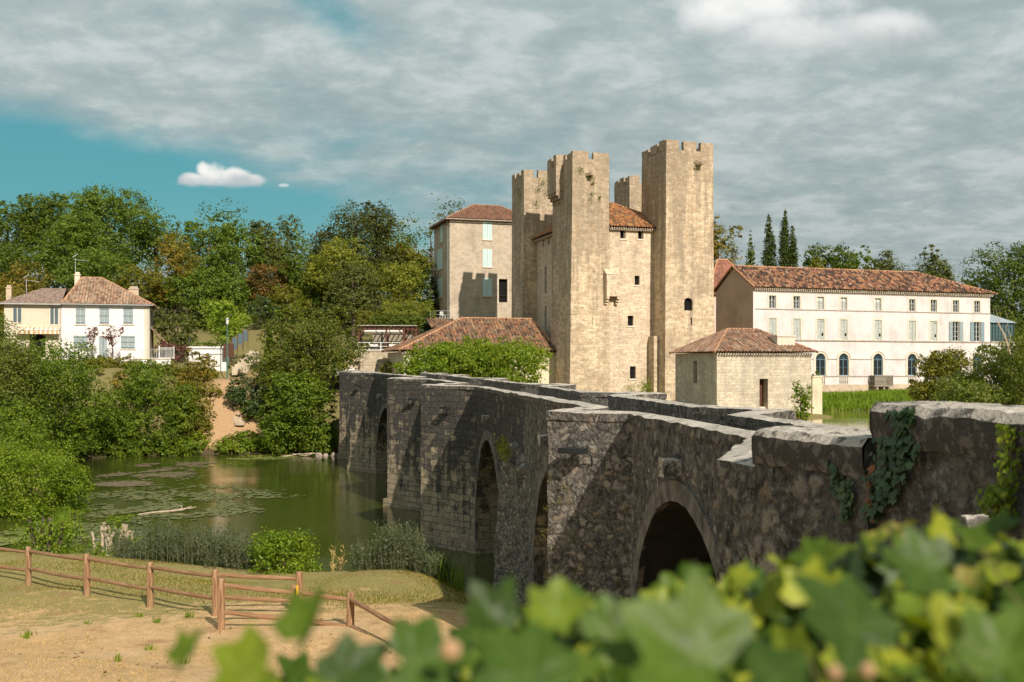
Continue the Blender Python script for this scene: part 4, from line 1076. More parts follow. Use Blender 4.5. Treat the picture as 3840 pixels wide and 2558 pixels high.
def sash(root, p0, p1, h, mat, depth=.14, bars=(1, 3), name='window', bw=.055, arch=False, glass=None):
    """glazed casement: frame with glazing bars, and its pane as a child"""
    p0, p1 = Vector(p0), Vector(p1); d = (p1 - p0).normalized(); nin = Vector((-d.y, d.x))
    s0, s1, za, zb = h[:4]
    def P(s, z, o): v = p0 + d * s + nin * o; return (v.x, v.y, z)
    b = B(); zt = zb - (s1 - s0) / 2 if arch else zb
    b.bar(P(s0 + bw / 2, za, depth), P(s0 + bw / 2, zt, depth), bw, bw); b.bar(P(s1 - bw / 2, za, depth), P(s1 - bw / 2, zt, depth), bw, bw)
    b.bar(P(s0 + bw, za + bw / 2, depth), P(s1 - bw, za + bw / 2, depth), bw, bw)
    b.bar(P(s0 + bw, zt - bw / 2, depth), P(s1 - bw, zt - bw / 2, depth), bw, bw * 1.2)
    m_ = (s0 + s1) / 2; b.bar(P(m_, za + bw, depth - .01), P(m_, zt - bw, depth - .01), bw * 1.3, bw)
    for i in range(1, bars[1] + 1):
        z = za + (zt - za) * i / (bars[1] + 1); b.bar(P(s0 + bw, z, depth), P(s1 - bw, z, depth), .03, .03)
    for i in range(bars[0] - 1):
        for k in (.25, .75): s = s0 + (s1 - s0) * k; b.bar(P(s, za + bw, depth), P(s, zt - bw, depth), .025, .025)
    if arch:
        r = (s1 - s0) / 2 - bw / 2; pp = [P(m_ - r * math.cos(math.pi * i / 12), zt + r * math.sin(math.pi * i / 12), depth) for i in range(13)]
        for x, y in zip(pp[:-1], pp[1:]): b.bar(x, y, bw, bw)
        for i in (2, 4, 6, 8, 10): b.bar(P(m_, zt, depth), pp[i], .03, .03)
    o = b.build(name, mat, root)
    g_ = B(); 
    if arch:
        r = (s1 - s0) / 2; g_.face([P(s0, za, depth + .04), P(s1, za, depth + .04)] + [P(m_ + r * math.cos(math.pi * i / 12), zt + r * math.sin(math.pi * i / 12), depth + .04) for i in range(13)])
    else: g_.face([P(s0, za, depth + .04), P(s1, za, depth + .04), P(s1, zb, depth + .04), P(s0, zb, depth + .04)])
    g_.build('pane', glass or M['glass'], o)
    return o

def railing(root, pts, h, mat, post=1.2, bar=.12, t=.03, name='railing', mid=True):
    b = B(); pts = [Vector(p) for p in pts]
    for p, q in zip(pts[:-1], pts[1:]):
        L = (q - p).length; b.bar(p + Vector((0, 0, h)), q + Vector((0, 0, h)), t * 1.4, t * 1.2)
        b.bar(p + Vector((0, 0, .1)), q + Vector((0, 0, .1)), t, t)
        if mid: b.bar(p + Vector((0, 0, h * .5)), q + Vector((0, 0, h * .5)), t, t)
        n = max(1, round(L / post))
        for i in range(n + 1): v = p.lerp(q, i / n); b.bar(v, v + Vector((0, 0, h)), t * 1.6, t * 1.6)
        if bar:
            n = int(L / bar)
            for i in range(n): v = p.lerp(q, (i + .5) / n); b.bar(v + Vector((0, 0, .1)), v + Vector((0, 0, h)), t * .5, t * .5)
    return b.build(name, mat, root)

# ------------------------------------------------------------------ the fortified mill
MF = Frame(6.05, 106.5, 17)
mill = thing('fortified_mill', 'medieval fortified watermill of pale limestone with four crenellated square towers', 'castle', (6.05, 106.5, 0), R(17))
def H_(axis, const, x0, y0, x1, y1, o=0.0): 
    a = MF.rect(axis, const, x0, y0, x1, y1); return (a[0] + o, a[1] + o, a[2], a[3])
def tower(name, u0, u1, v0, v1, z0, ztop, cd, merl, front_holes=(), bat=.0, label=None, left_holes=(), seed=1):
    rnd = random.Random(seed)
    b = B(); zc = ztop - cd; t = .5
    # shaft
    zi = zc - 1.0
    A = [(u0, v0), (u1, v0), (u1, v1), (u0, v1)]
    wall(b, A[0], A[1], z0, zi, front_holes, .35); wall(b, A[1], A[2], z0, zi); wall(b, A[2], A[3], z0, zi); 
    wall(b, A[3], A[0], z0, zi, left_holes, .3)
    # slightly irregular top ring
    for i in range(4):
        wall(b, A[i], A[(i + 1) % 4], zi, zc)
    I = [(u0 + t, v0 + t), (u1 - t, v0 + t), (u1 - t, v1 - t), (u0 + t, v1 - t)]
    for i in range(4):
        wall(b, I[(i + 1) % 4], I[i], zi, zc)
        a, c = A[i], A[(i + 1) % 4]; d_, e_ = I[(i + 1) % 4], I[i]
        b.face([(*a, zc), (*c, zc), (*d_, zc), (*e_, zc)])
    b.face([(*p, zi + .01) for p in I])
    # merlons: corner blocks shared by both faces, middle ones between
    nu, nv = merl
    def row(L, n, g_):
        w_ = (L - g_ * (n - 1)) / n; return [(i * (w_ + g_), i * (w_ + g_) + w_) for i in range(n)]
    ru, rv = row(u1 - u0, nu, .5), row(v1 - v0, nv, .5)
    e = .003
    for side in (0, 1):
        va, vb = (v0 - e, v0 + t) if side == 0 else (v1 - t, v1 + e)
        for i, (a, c) in enumerate(ru):
            h = ztop - rnd.uniform(0, .22)
            b.box(u0 + a - (e if i == 0 else 0), u0 + c + (e if i == nu - 1 else 0), va, vb, zc - .0, h, 'b')
    for side in (0, 1):
        ua, ub = (u0 - e, u0 + t) if side == 0 else (u1 - t, u1 + e)
        for i, (a, c) in enumerate(rv):
            h = ztop - rnd.uniform(.02, .28)
            if i == 0: a = t + e
            if i == nv - 1: c = (v1 - v0) - t - e
            if c > a: b.box(ua, ub, v0 + a, v0 + c, zc, h, 'b')
    o = b.build(name, M['tower'], mill)
    bm = bmesh.new(); bm.from_mesh(o.data)
    if bat:
        for v in bm.verts:
            k = (ztop - v.co.z) / (ztop - z0) * bat
            v.co.x += -k if v.co.x < (u0 + u1) / 2 else k * .3
            v.co.y += -k * .1 if v.co.y < (v0 + v1) / 2 else k * .4
    for v in bm.verts:
        if v.co.z > zc - .2: v.co += noise.noise_vector(v.co * 1.3) * .07
    bm.to_mesh(o.data); bm.free()
    roughen(o, 4, .035, 1.1)
    tag(o, label)
    return o
Z0 = 3.6
T1 = tower('tower', 0, 3.9, -.03, 5.8, Z0, 30.15, .85, (2, 3), [H_(0, 0, 0, 0, 1, 1)] if False else [
    (lambda h: (h[0], h[1], h[2], h[3]))(H_(1, -.03, 2209, 1036, 2215, 1061)), H_(1, -.03, 2217, 1192, 2220, 1221)], bat=.34, label='front left tower with a stone box machicolation on its side', seed=3)
arch_h = MF.rect(1, -2.76, 2569, 1117, 2596, 1165)
T2 = tower('tower', 8.93, 14.15, -2.76, 3.2, Z0, 31.3, 1.08, (3, 3), [(arch_h[0] - 8.93, arch_h[1] - 8.93, arch_h[2], arch_h[3], 'arch'), (lambda h: (h[0] - 8.93, h[1] - 8.93, h[2], h[3]))(MF.rect(1, -2.76, 2589, 1192, 2594, 1220))], bat=.16, label='tallest tower with small arched opening low in its wall', seed=5)
T3 = tower('tower', -1.15, 3.3, 12.4, 16.9, Z0, 30.45, .9, (3, 3), bat=.1, label='rear tower half in shadow beside the shuttered house', seed=7)
T4 = tower('tower', 10.8, 15.4, 10.8, 15.3, Z0, 30.2, .95, (3, 3), label='rear tower of which only the battlements show above the roof', seed=9)
for o, ax, cs, hs in ((T1, 1, -.03, [MF.rect(1, -.03, 2209, 1036, 2215, 1061), MF.rect(1, -.03, 2217, 1192, 2220, 1221)]), (T2, 1, -2.76, [arch_h, MF.rect(1, -2.76, 2589, 1192, 2594, 1220)])):
    for h in hs:
        b = B(); b.face([(h[0], cs + .33, h[2]), (h[1], cs + .33, h[2]), (h[1], cs + .33, h[3]), (h[0], cs + .33, h[3])])
        w_ = b.build('opening', M['darkroom'], o)
# stone box machicolation on the side of the front left tower
b = B(); b.box(-.78, -.005, 2.7, 5.5, 26.4, 29.0); b.box(-.78, -.005, 2.7, 3.6, 29.0, 30.2, 'b'); b.box(-.78, -.005, 4.2, 5.5, 29.0, 30.05, 'b')
o = b.build('machicolation', M['tower'], T1); roughen(o, 1, .04, 1.5)
for v in (2.75, 3.55, 4.35, 5.1):
    b = B(); b.prism([(-.02, v), (-.75, v), (-.75, v + .35), (-.02, v + .35)], 26.02, 26.38); b.prism([(-.02, v), (-.5, v), (-.5, v + .35), (-.02, v + .35)], 25.68, 26.0); b.prism([(-.02, v), (-.25, v), (-.25, v + .35), (-.02, v + .35)], 25.35, 25.66)
    b.build('corbel', M['tower'], T1)
# projecting spouts
for o, (x, y), cs in ((T1, (2206, 655), -.03), (T2, (2617, 615), -2.76)):
    h = MF.hit(1, cs, x, y); b = B(); b.prism([(h[0] - .35, cs - .01), (h[0] + .05, cs - .75), (h[0] + .3, cs - .75), (h[0] + .35, cs - .01)], h[2] - .15, h[2] + .12); b.build('spout', M['tower'], o)

# main block
ZE = 22.6
fw = [MF.rect(1, .05, *q) for q in ((2326, 857, 2346, 895), (2393, 859, 2413, 897), (2380, 1034, 2398.5, 1069), (2354, 1184, 2375, 1222), (2362, 1374, 2384, 1420), (2416, 1440, 2423, 1455))]
U0, U1, V1 = .3, 12.0, 12.35
ww = [MF.rect(0, U0, *q) for q in ((2042, 1001, 2051, 1098), (2042, 1149, 2051, 1233), (2034, 886, 2040, 924), (2055, 879, 2061, 917))]
b = B()
wall(b, (U0, .05), (U1, .05), Z0, ZE, [(h[0] - U0, h[1] - U0, h[2], h[3]) for h in fw], .4)
wall(b, (U1, .05), (U1, V1), Z0, ZE); wall(b, (U1, V1), (U0, V1), Z0, ZE)
wall(b, (U0, V1), (U0, .05), Z0, ZE, [(V1 - h[1], V1 - h[0], h[2], h[3]) for h in ww], .35)
keep = b.build('keep_wall', M['keep'], mill); tag(keep, 'pale wall between the two front towers, stained rust below its windows')
for i, h in enumerate(fw):
    o = dark_pane(keep, (U0, .05), (U1, .05), (h[0] - U0, h[1] - U0, h[2], h[3]), .4)
    if i < 5:
        b = B(); b.box(h[0] - .12, h[1] + .12, -.03, .06, h[2] - .16, h[2] - .002); b.build('sill', M['trim'], o)
    if i == 4:
        b = B()
        for k in range(1, 4): s = h[0] + (h[1] - h[0]) * k / 4; b.bar((s, .2, h[2]), (s, .2, h[3]), .03)
        b.build('iron_bars', M['iron'], o)
    if i in (0, 1):
        b = B(); x_ = h[0] + (h[1] - h[0]) * .72; b.box(x_, x_ + .07, .1, .30, h[2] + .02, h[3] - .02); b.build('casement', M['greywood'], o)
for i, h in enumerate(ww): dark_pane(keep, (U0, V1), (U0, .05), (V1 - h[1], V1 - h[0], h[2], h[3]), .35)
for h in (ww[0], ww[1]):
    b = B(); b.box(.28, .34, h[0] - .3, h[0] - .01, h[2], h[3]); b.box(.28, .34, h[1] + .01, h[1] + .3, h[2], h[3]); b.build('jamb', M['trim'], keep)
b = B(); b.box(8.25, 8.92, -1.3, .04, Z0, 11.6)
b.build('buttress', M['tower'], mill)
# roof
rf = B(); e = .55; ez = ZE + .05; ap0, ap1 = Vector((3.95, 6.2, 26.1)), Vector((6.7, 6.2, 26.1))
E = [Vector((U0 - e, .05 - e, ez)), Vector((U1 + e, .05 - e, ez)), Vector((U1 + e, V1 + e, ez)), Vector((U0 - e, V1 + e, ez))]
EF = Vector((3.95, .05 - e, ez)); EL_ = Vector((U0 - e, 5.9, ez))
tile_roof(rf, EF, E[1], ap1, ap0); tile_roof(rf, E[1], E[2], ap1, ap1); tile_roof(rf, E[2], E[3], ap0, ap1); tile_roof(rf, E[3], EL_, ap0, ap0)
kr = rf.build('roof', M['tile_keep'], mill)
b = B(); ridge_tube(b, [ap0, ap1]); [ridge_tube(b, [x, y]) for x, y in ((E[1], ap1), (E[2], ap1), (E[3], ap0))]; b.build('ridge_tiles', M['ridge'], kr)
b = B(); b.box(3.93, U1 + .3, -.27, .047, ZE - .28, ZE)
for k in range(30): b.box(4.0 + k * .26, 4.13 + k * .26, -.42, -.28, ZE - .16, ZE - .03)
b.build('eave_course', M['ledge'], mill)
b = B(); b.box(U0 - .3, U0 - .003, 5.85, V1, ZE - .25, ZE); b.build('side_eave_course', M['ledge'], mill)
# box latrine on corbels at the meeting of tower and wall
br_ = B(); hb = MF.rect(1, -.75, 2281, 1029, 2326, 1112); x0, x1 = hb[0] - .15, hb[1]
br_.box(x0, x1, -.75, -.04, hb[2], hb[3]); br_.face([(x0 - .05, -.8, hb[3]), (x1 + .05, -.8, hb[3]), (x1 + .05, .0, hb[3] + .65), (x0 - .05, 0, hb[3] + .65)])
br_.face([(x0 - .05, -.8, hb[3]), (x0 - .05, 0, hb[3] + .65), (x0 - .05, 0, hb[3])])
bo = br_.build('latrine_box', M['keep'], mill); tag(bo, 'small stone latrine box on corbels high on the wall')
for s in (x0, x1 - .3):
    b = B()
    for k, (pr, zz) in enumerate(((.72, 0), (.5, .26), (.28, .52))): b.box(s, s + .3, -pr, -.035, hb[2] - zz - .25, hb[2] - zz - .005)
    b.build('corbel', M['keep'], bo)
# plants rooted in the masonry
def wallplants(lab, pts, r, mat=M['oak'], size=.16):
    sp = []
    for (ax, cs, x, y) in pts:
        h = MF.hit(ax, cs, x, y); wv = Vector((h[0] * MF.c - h[1] * MF.s + 6.05, h[0] * MF.s + h[1] * MF.c + 106.5, h[2]))
        nrm = (MF.s, -MF.c) if ax == 1 else (-MF.c, -MF.s)
        sp.append((wv.x, wv.y, wv.z, nrm[0], nrm[1], r * random.uniform(.6, 1.2)))
    return tag(tufts('wall_plant', lab, sp, mat, size, 34), lab, 'plant')
wallplants('green tufts growing from cracks high on the front left tower', [(1, -.03, 2208, 662), (1, -.03, 2219, 670), (1, -.03, 2221, 690), (1, -.03, 2218, 728), (1, -.03, 2246, 744), (1, -.03, 2213, 752), (1, -.03, 2176, 640)], .42)
wallplants('rusty and green weeds on the shadowed rear tower beside the house', [(1, 12.4, 2018, 712), (1, 12.4, 2032, 688), (1, 12.4, 2050, 722), (1, 12.4, 2012, 762), (0, -1.15, 1946, 716), (0, -1.15, 1952, 735)], .5)
wallplants('weeds clinging below the battlements of the tallest tower', [(1, -2.76, 2612, 618), (1, -2.76, 2607, 632)], .5)
wallplants('small leafy shrub growing at the foot of the mill wall', [(1, -.3, 2418, 1452), (1, -.3, 2425, 1462), (1, -.3, 2440, 1462), (1, -.3, 2365, 1462)], .75, M['bushlight'], .2)

# ------------------------------------------------------------------ low tiled annex against the mill
LF = MF
annex = thing('tiled_annex', 'low cream building with large red clay hip roof built against the mill', 'building', (6.05, 106.5, 0), R(17))
b = B(); lu0, lu1, lv0, lv1, lz = -16.2, -.02, 4.6, 13.4, 10.0
wall(b, (lu0, lv0), (lu1, lv0), 3.8, lz); wall(b, (lu1, lv1), (lu0, lv1), 3.8, lz); wall(b, (lu0, lv1), (lu0, lv0), 3.8, lz)
b.build('wall', M['annex'], annex)
rf = B(); E = [Vector((lu0 - .55, lv0 - .5, 10.16)), Vector((lu1, lv0 - .5, 10.16)), Vector((-.02, lv1 + .4, 10.16)), Vector((lu0 - .55, lv1 + .4, 10.16))]
A0, A1 = Vector((-9.07, 9, 13.65)), Vector((-1.3, 9, 13.65))
tile_roof(rf, E[0], E[1], A1, A0, .36, .13); tile_roof(rf, E[1], E[2], A1, A1, .36, .13); tile_roof(rf, E[2], E[3], A0, A1, .36, .13); tile_roof(rf, E[3], E[0], A0, A0, .36, .13)
ro = rf.build('roof', M['tile_low'], annex)
b = B(); ridge_tube(b, [A0, A1], .13); [ridge_tube(b, [x, y], .13) for x, y in ((E[0], A0), (E[1], A1), (E[3], A0))]; b.build('ridge_tiles', M['ridge'], ro)
b = B(); b.box(lu0 - .2, lu1 - .05, lv0 - .2, lv0 - .003, lz - .22, lz - .02)
for k in range(56): b.box(lu0 + k * .285, lu0 + k * .285 + .15, lv0 - .38, lv0 - .21, lz - .10, lz + .02)
b.build('eave_course', M['ledge'], annex)
shed = thing('lean_to_shed', 'small tiled lean-to roof between the shuttered house and the annex', 'shed', (6.05, 106.5, 0), R(17))
b = B(); b.box(-10.8, -8.4, 14.6, 17.0, 5, 12.7); b.build('wall', M['annex'], shed)
rf = B(); tile_roof(rf, (-11.2, 14.1, 12.75), (-8.0, 14.1, 12.75), (-8.0, 17.2, 13.9), (-11.2, 17.2, 13.9)); rf.build('roof', M['tile_low'], shed)

# ------------------------------------------------------------------ shuttered house behind
HF = Frame(-7.9, 135, 17)
house = thing('shuttered_house', 'tall rough rendered house with pale mint shutters joined to the mill', 'house', (-7.9, 135, 0), R(17))
hr = [HF.rect(1, 0, *q) for q in ((1810, 832, 1845, 899), (1810, 934, 1845, 1001), (1810, 1043, 1845, 1110))]; hd = HF.rect(1, 0, 1870, 1046, 1903, 1134)
hl = [HF.rect(0, 0, *q) for q in ((1651.5, 839, 1662, 904), (1641, 939, 1660, 1005), (1641, 1047, 1660, 1113))]; hdoor = HF.rect(0, 0, 1641, 1150, 1649, 1166)
HL, HM, HZ, HB = 11.5, 8.8, 27.25, 6.0
b = B()
wall(b, (0, 0), (HL, 0), HB, HZ, [hd], .5); wall(b, (HL, 0), (HL, HM), HB, HZ); wall(b, (HL, HM), (0, HM), HB, HZ)
wall(b, (0, HM), (0, 0), HB, HZ, [(HM - hdoor[1], HM - hdoor[0], hdoor[2], hdoor[3])], .3)
hw = b.build('wall', M['render_grey'], house)
dp = dark_pane(house, (0, 0), (HL, 0), hd, .5, 'window'); tag(dp, 'tall dark unglazed opening with a pale surround')
b = B(); b.box(hd[0] - .22, hd[0] - .0, -.04, -.003, hd[2] - .2, hd[3] + .05); b.box(hd[1], hd[1] + .12, -.04, -.003, hd[2] - .2, hd[3] + .05); b.build('frame', M['trim'], dp)
b = B(); b.bar((hd[0], .2, hd[2] + .9), (hd[1], .2, hd[2] + .9), .05); b.build('rail', M['iron'], dp)
dark_pane(house, (0, HM), (0, 0), (HM - hdoor[1], HM - hdoor[0], hdoor[2], hdoor[3]), .3, 'door')
for h in hr: shutters(house, (0, 0), (HL, 0), h, M['mint'], hinges=False)
for h in hl: shutters(house, (0, HM), (0, 0), (HM - h[1], HM - h[0], h[2], h[3]), M['mint'], hinges=False)
for h in hr + hl:
    b = B()
    if h in hr: b.box(h[0] - .1, h[1] + .1, -.12, -.003, h[2] - .14, h[2] - .01)
    else: b.box(-.12, -.003, h[0] - .1, h[1] + .1, h[2] - .14, h[2] - .01)
    b.build('sill', M['trim'], house)
rf = B(); e = .5; E = [Vector((-e, -e, HZ + .1)), Vector((HL + e, -e, HZ + .1)), Vector((HL + e, HM + e, HZ + .1)), Vector((-e, HM + e, HZ + .1))]
A0, A1 = Vector((4.3, 4.4, 29.9)), Vector((HL - 3.6, 4.4, 29.9))
tile_roof(rf, E[0], E[1], A1, A0); tile_roof(rf, E[1], E[2], A1, A1); tile_roof(rf, E[2], E[3], A0, A1); tile_roof(rf, E[3], E[0], A0, A0)
ro = rf.build('roof', M['tile_shut'], house)
b = B(); ridge_tube(b, [A0, A1]); [ridge_tube(b, [x, y]) for x, y in ((E[0], A0), (E[1], A1), (E[2], A1), (E[3], A0))]; b.build('ridge_tiles', M['ridge'], ro)
b = B(); b.bar((-.55, -.56, HZ), (HL + .5, -.56, HZ), .12); b.bar((-.56, -.5, HZ), (-.56, HM, HZ), .12); b.build('gutter', M['ledge'], house)
b = B(); b.bar((-.06, .55, 12.2), (-.06, .55, HZ - .4), .11); b.bar((-.06, .55, HZ - .4), (-.5, -.3, HZ - .05), .10); b.bar((-.06, .55, 12.2), (-.06, HM - .4, 11.7), .10); b.build('drainpipe', M['greyiron'], house)
b = B(); b.box(-.6, -.02, -.25, HM, HZ - .18, HZ - .06); b.build('soffit', M['brownwood'], house)
# small balcony with a rail at the foot of the house, and its garden chair
bal = thing('balcony_terrace', 'small stone terrace with a thin iron rail below the shuttered house', 'terrace', (-7.9, 135, 0), R(17))
b = B(); b.box(-2.2, -.1, -1.0, 1.5, 6, 14.6); b.build('slab', M['terracewall'], bal); railing(bal, [(-2.15, 1.4, 14.6), (-2.15, -.95, 14.6), (-.2, -.95, 14.6)], 1.0, M['greyiron'], 1.0, 0, .03)
gch = thing('garden_chair', 'white slatted garden chair on the small terrace rail side', 'chair', tuple(HF.o + Vector((HF.c * -.9, HF.s * -.9, 14.6))), R(40))
b = B(); b.box(-.25, .25, -.25, .25, .40, .44); b.build('seat', M['whitemetal'], gch)
b = B(); [b.box(-.25, .25, .24, .27, z, z + .07) for z in (.5, .62, .74, .86)]; b.build('backrest', M['whitemetal'], gch)
for x in (-.23, .23):
    for y in (-.23, .25): b = B(); b.bar((x, y, 0), (x, y, .42 if y < 0 else .95), .04); b.build('leg', M['whitemetal'], gch)

# ------------------------------------------------------------------ small square building with hip roof by the water
CF = Frame(16.9, 88, 17)
cube = thing('pumphouse', 'small square stone building with tiled hip roof standing at the water', 'building', (16.9, 88, 0), R(17))
cd_ = CF.rect(1, 0, 2848, 1421, 2880, 1540); cl_ = CF.rect(0, 0, 2600, 1353, 2614, 1436)
CL, CM, CZt = 8.93, 7.8, 9.62
b = B()
wall(b, (0, 0), (CL, 0), 3.4, CZt, [(cd_[0], cd_[1], 4.55, cd_[3])], .8); wall(b, (CL, 0), (CL, CM), 3.4, CZt); wall(b, (CL, CM), (0, CM), 3.4, CZt)
wall(b, (0, CM), (0, 0), 3.4, CZt, [(CM - cl_[1], CM - cl_[0], cl_[2], cl_[3])], .35)
cw = b.build('wall', M['cube'], cube)
o = dark_pane(cube, (0, 0), (CL, 0), (cd_[0], cd_[1], 4.55, cd_[3]), .8, 'door', M['brownwood'])
b = B(); b.box(cd_[0] + .02, cd_[1] - .02, .1, .75, 4.6, 4.85); b.box(cd_[0] + .02, cd_[1] - .02, .35, .75, 4.85, 5.1); b.build('doorstep', M['trim'], cube)
dark_pane(cube, (0, CM), (0, 0), (CM - cl_[1], CM - cl_[0], cl_[2], cl_[3]), .35)
rf = B(); e = .4; E = [Vector((-e, -e, CZt + .08)), Vector((CL + e, -e, CZt + .08)), Vector((CL + e, CM + e, CZt + .08)), Vector((-e, CM + e, CZt + .08))]
A0, A1 = Vector((3.1, 3.9, 11.75)), Vector((5.95, 3.9, 11.75))
tile_roof(rf, E[0], E[1], A1, A0, .33); tile_roof(rf, E[1], E[2], A1, A1, .26); tile_roof(rf, E[2], E[3], A0, A1, .26); tile_roof(rf, E[3], E[0], A0, A0, .26)
ro = rf.build('roof', M['tile_cube'], cube)
b = B(); ridge_tube(b, [A0, A1]); [ridge_tube(b, [x, y]) for x, y in ((E[0], A0), (E[1], A1), (E[2], A1), (E[3], A0))]; b.build('ridge_tiles', M['ridge'], ro)
b = B()
for k in range(38): b.box(-.1 + k * .24, .03 + k * .24, -.30, -.003, CZt - .17, CZt - .04)
b.build('eave_course', M['cube'], cube)
h = CF.rect(1, .7, 2915, 1257, 2981, 1294); b = B(); b.box(h[0], h[1], .7, 2.0, 9.6, h[3] - .12); b.box(h[0] - .06, h[1] + .06, .62, 2.08, h[3] - .12, h[3]); b.build('chimney', M['trim'], cube)
b = B(); b.box(CL + .004, CL + .95, -.15, 1.1, 3.2, 7.55); b.box(CL + .004, CL + 1.02, -.2, 1.15, 7.55, 7.7); o = b.build('buttress', M['annex'], cube); tag(o, 'pale pier at the corner rising from the water')

# ------------------------------------------------------------------ long white building
GF = Frame(26, 115, 19.1)
lng = thing('long_mill_building', 'long three-storey white building with arched ground floor windows and clay roof', 'building', (26, 115, 0), R(19.1))
LL, LM, LZ, LB = 32.0, 7.9, 17.1, 4.6
cx_top = [2600 + c / 1.844 for c in (547, 715, 880, 1040, 1277, 1513, 1662, 1815, 1962)]
cu = [GF.hit(1, 0, x, 1300)[0] for x in cx_top]
top_h = [(u - .42, u + .42, 14.88, 16.25) for u in cu]
mid_h = [(u - .47, u + .47, 11.5, 13.78) for u in cu]
ar_h = [(u - .62, u + .62, 7.55, 10.0, 'arch') for u in cu]
b = B()
pl = 6.55
wall(b, (0, 0), (LL, 0), pl, LZ, top_h + mid_h + ar_h, .26)
wall(b, (LL, 0), (LL, LM), pl, LZ); wall(b, (LL, LM), (0, LM), pl, LZ)
b.face([(0, LM, LZ), (0, 0, LZ), (0, LM / 2, 19.6)])
lw = b.build('wall', M['white_long'], lng)
b = B(); wall(b, (0, LM), (0, 0), LB, LZ); b.face([(0, LM, LZ + .001), (0, 0, LZ + .001), (0, LM / 2, 19.6)])
for f in range(1): pass
gb = B(); wall(gb, (-.004, LM), (-.004, 0), LB, LZ); gb.face([(-.004, LM, LZ), (-.004, 0, LZ), (-.004, LM / 2, 19.62)])
tag(gb.build('gable_wall', M['gable'], lng), 'brownish shaded gable wall with black stains under the roof')
b = B(); b.box(-.003, LL + .05, -.06, .3, LB, pl - .003); b.build('plinth', M['plinth'], lng)
# string courses, cornice
for z, t, pr in ((14.74, .09, .07), (11.36, .14, .10), (9.33, .08, .06), (7.42, .10, .07), (16.62, .07, .05)):
    b = B()
    if z == 9.33:
        xs_ = [.3] + [k for u in cu for k in (u - .98, u + .98)] + [LL]
        for a, c in zip(xs_[::2], xs_[1::2]):
            if c > a: b.box(a, c, -pr, -.003, z, z + t)
    else: b.box(.3, LL, -pr, -.003, z, z + t)
    b.build('string_course', M['ledge'], lng)
b = B(); b.box(-.02, LL + .02, -.12, -.003, 16.82, 17.08); b.build('cornice', M['trim'], lng)
b = B()
for k in range(int(LL / .26) + 1): b.box(.0 + k * .26, .15 + k * .26, -.40, -.13, 16.93, 17.09)
for k in range(int(LL / .26) + 1): b.box(.10 + k * .26, .22 + k * .26, -.26, -.125, 16.78, 16.90)
b.build('eave_tiles', M['trim'], lng)
# surrounds
for h in top_h + mid_h:
    b = B(); s0, s1, za, zb = h; t = .2
    b.box(s0 - t, s0 - .002, -.025, -.003, za, zb + t); b.box(s1 + .002, s1 + t, -.025, -.003, za, zb + t); b.box(s0 - .002, s1 + .002, -.025, -.003, zb + .002, zb + t)
    b.build('window_surround', M['trim'], lng)
for i, h in enumerate(ar_h):
    u = cu[i]; zs = 9.38; b = B(); K = 14
    for k in range(K):
        a0, a1 = math.pi * k / K, math.pi * (k + 1) / K
        for r0, r1, pr in ((.64, .86, .03), (.86, .96, .09)):
            q = [(u - r * math.cos(a), zs + r * math.sin(a)) for r, a in ((r0, a0), (r0, a1), (r1, a1), (r1, a0))]
            b.face([(x, -pr, z) for x, z in q])
            b.face([(q[3][0], -pr, q[3][1]), (q[2][0], -pr, q[2][1]), (q[2][0], 0, q[2][1]), (q[3][0], 0, q[3][1])])
            b.face([(q[0][0], -pr, q[0][1]), (q[1][0], -pr, q[1][1]), (q[1][0], 0, q[1][1]), (q[0][0], 0, q[0][1])])
    for sx in (-1, 1): x0, x1 = sorted((u + sx * .64, u + sx * .92)); b.box(x0, x1, -.05, -.003, 7.55, 9.31)
    b.build('arch_moulding', M['trim'], lng)
blinds = plain('white_blind', (.62, .62, .58), .8)
for i, h in enumerate(top_h):
    o = sash(lng, (0, 0), (LL, 0), h, M['lightgrey'], .17, (1, 2), bw=.07, glass=(blinds if i in (2, 3, 4) else M['glass']))
    b = B()
    for k in range(7): x = h[0] + .06 + k * (h[1] - h[0] - .12) / 6; b.bar((x, .03, h[2] + .02), (x, .03, h[2] + .95), .018)
    b.bar((h[0], .03, h[2] + .78), (h[1], .03, h[2] + .78), .02); b.bar((h[0], .03, h[2] + .12), (h[1], .03, h[2] + .12), .02)
    b.build('grille', M['greyiron'], o)
for i, h in enumerate(mid_h):
    s0, s1, za, zb = h; m_ = (s0 + s1) / 2
    if i < 7:
        for a, c, miss in ((s0, m_ + .08, None), (m_ + .12, s1, i % 4)):
            b = B(); b.bar((a + .03, .09, za), (a + .03, .09, zb), .05, .05); b.bar((c - .03, .09, za), (c - .03, .09, zb), .05, .05)
            for z in (za + .05, (za + zb) / 2, zb - .05): b.bar((a, .09, z), (c, .09, z), .05, .09)
            n = 26
            for k in range(n):
                z = za + (zb - za) * (k + .5) / n
                if miss is not None and i > 1 and ((miss in (2, 3, 0) and 5 <= k <= 8) or (miss == 2 and k == 23)): continue
                b.face([(a + .04, .06, z - .04), (c - .04, .06, z - .04), (c - .04, .11, z + .03), (a + .04, .11, z + .03)])
            b.build('louvred_shutter', M['lightgrey'], lng)
        dark_pane(lng, (0, 0), (LL, 0), h, .26)
    else:
        sash(lng, (0, 0), (LL, 0), h, M['lightgrey'], .17, (1, 3), bw=.07)
        for a, c in ((s0 - .52, s0 - .04), (s1 + .04, s1 + .52)):
            b = B(); b.box(a, c, -.09, -.05, za, zb); b.build('louvred_shutter', M['greyblue'] if i == 8 else M['greyshut'], lng)
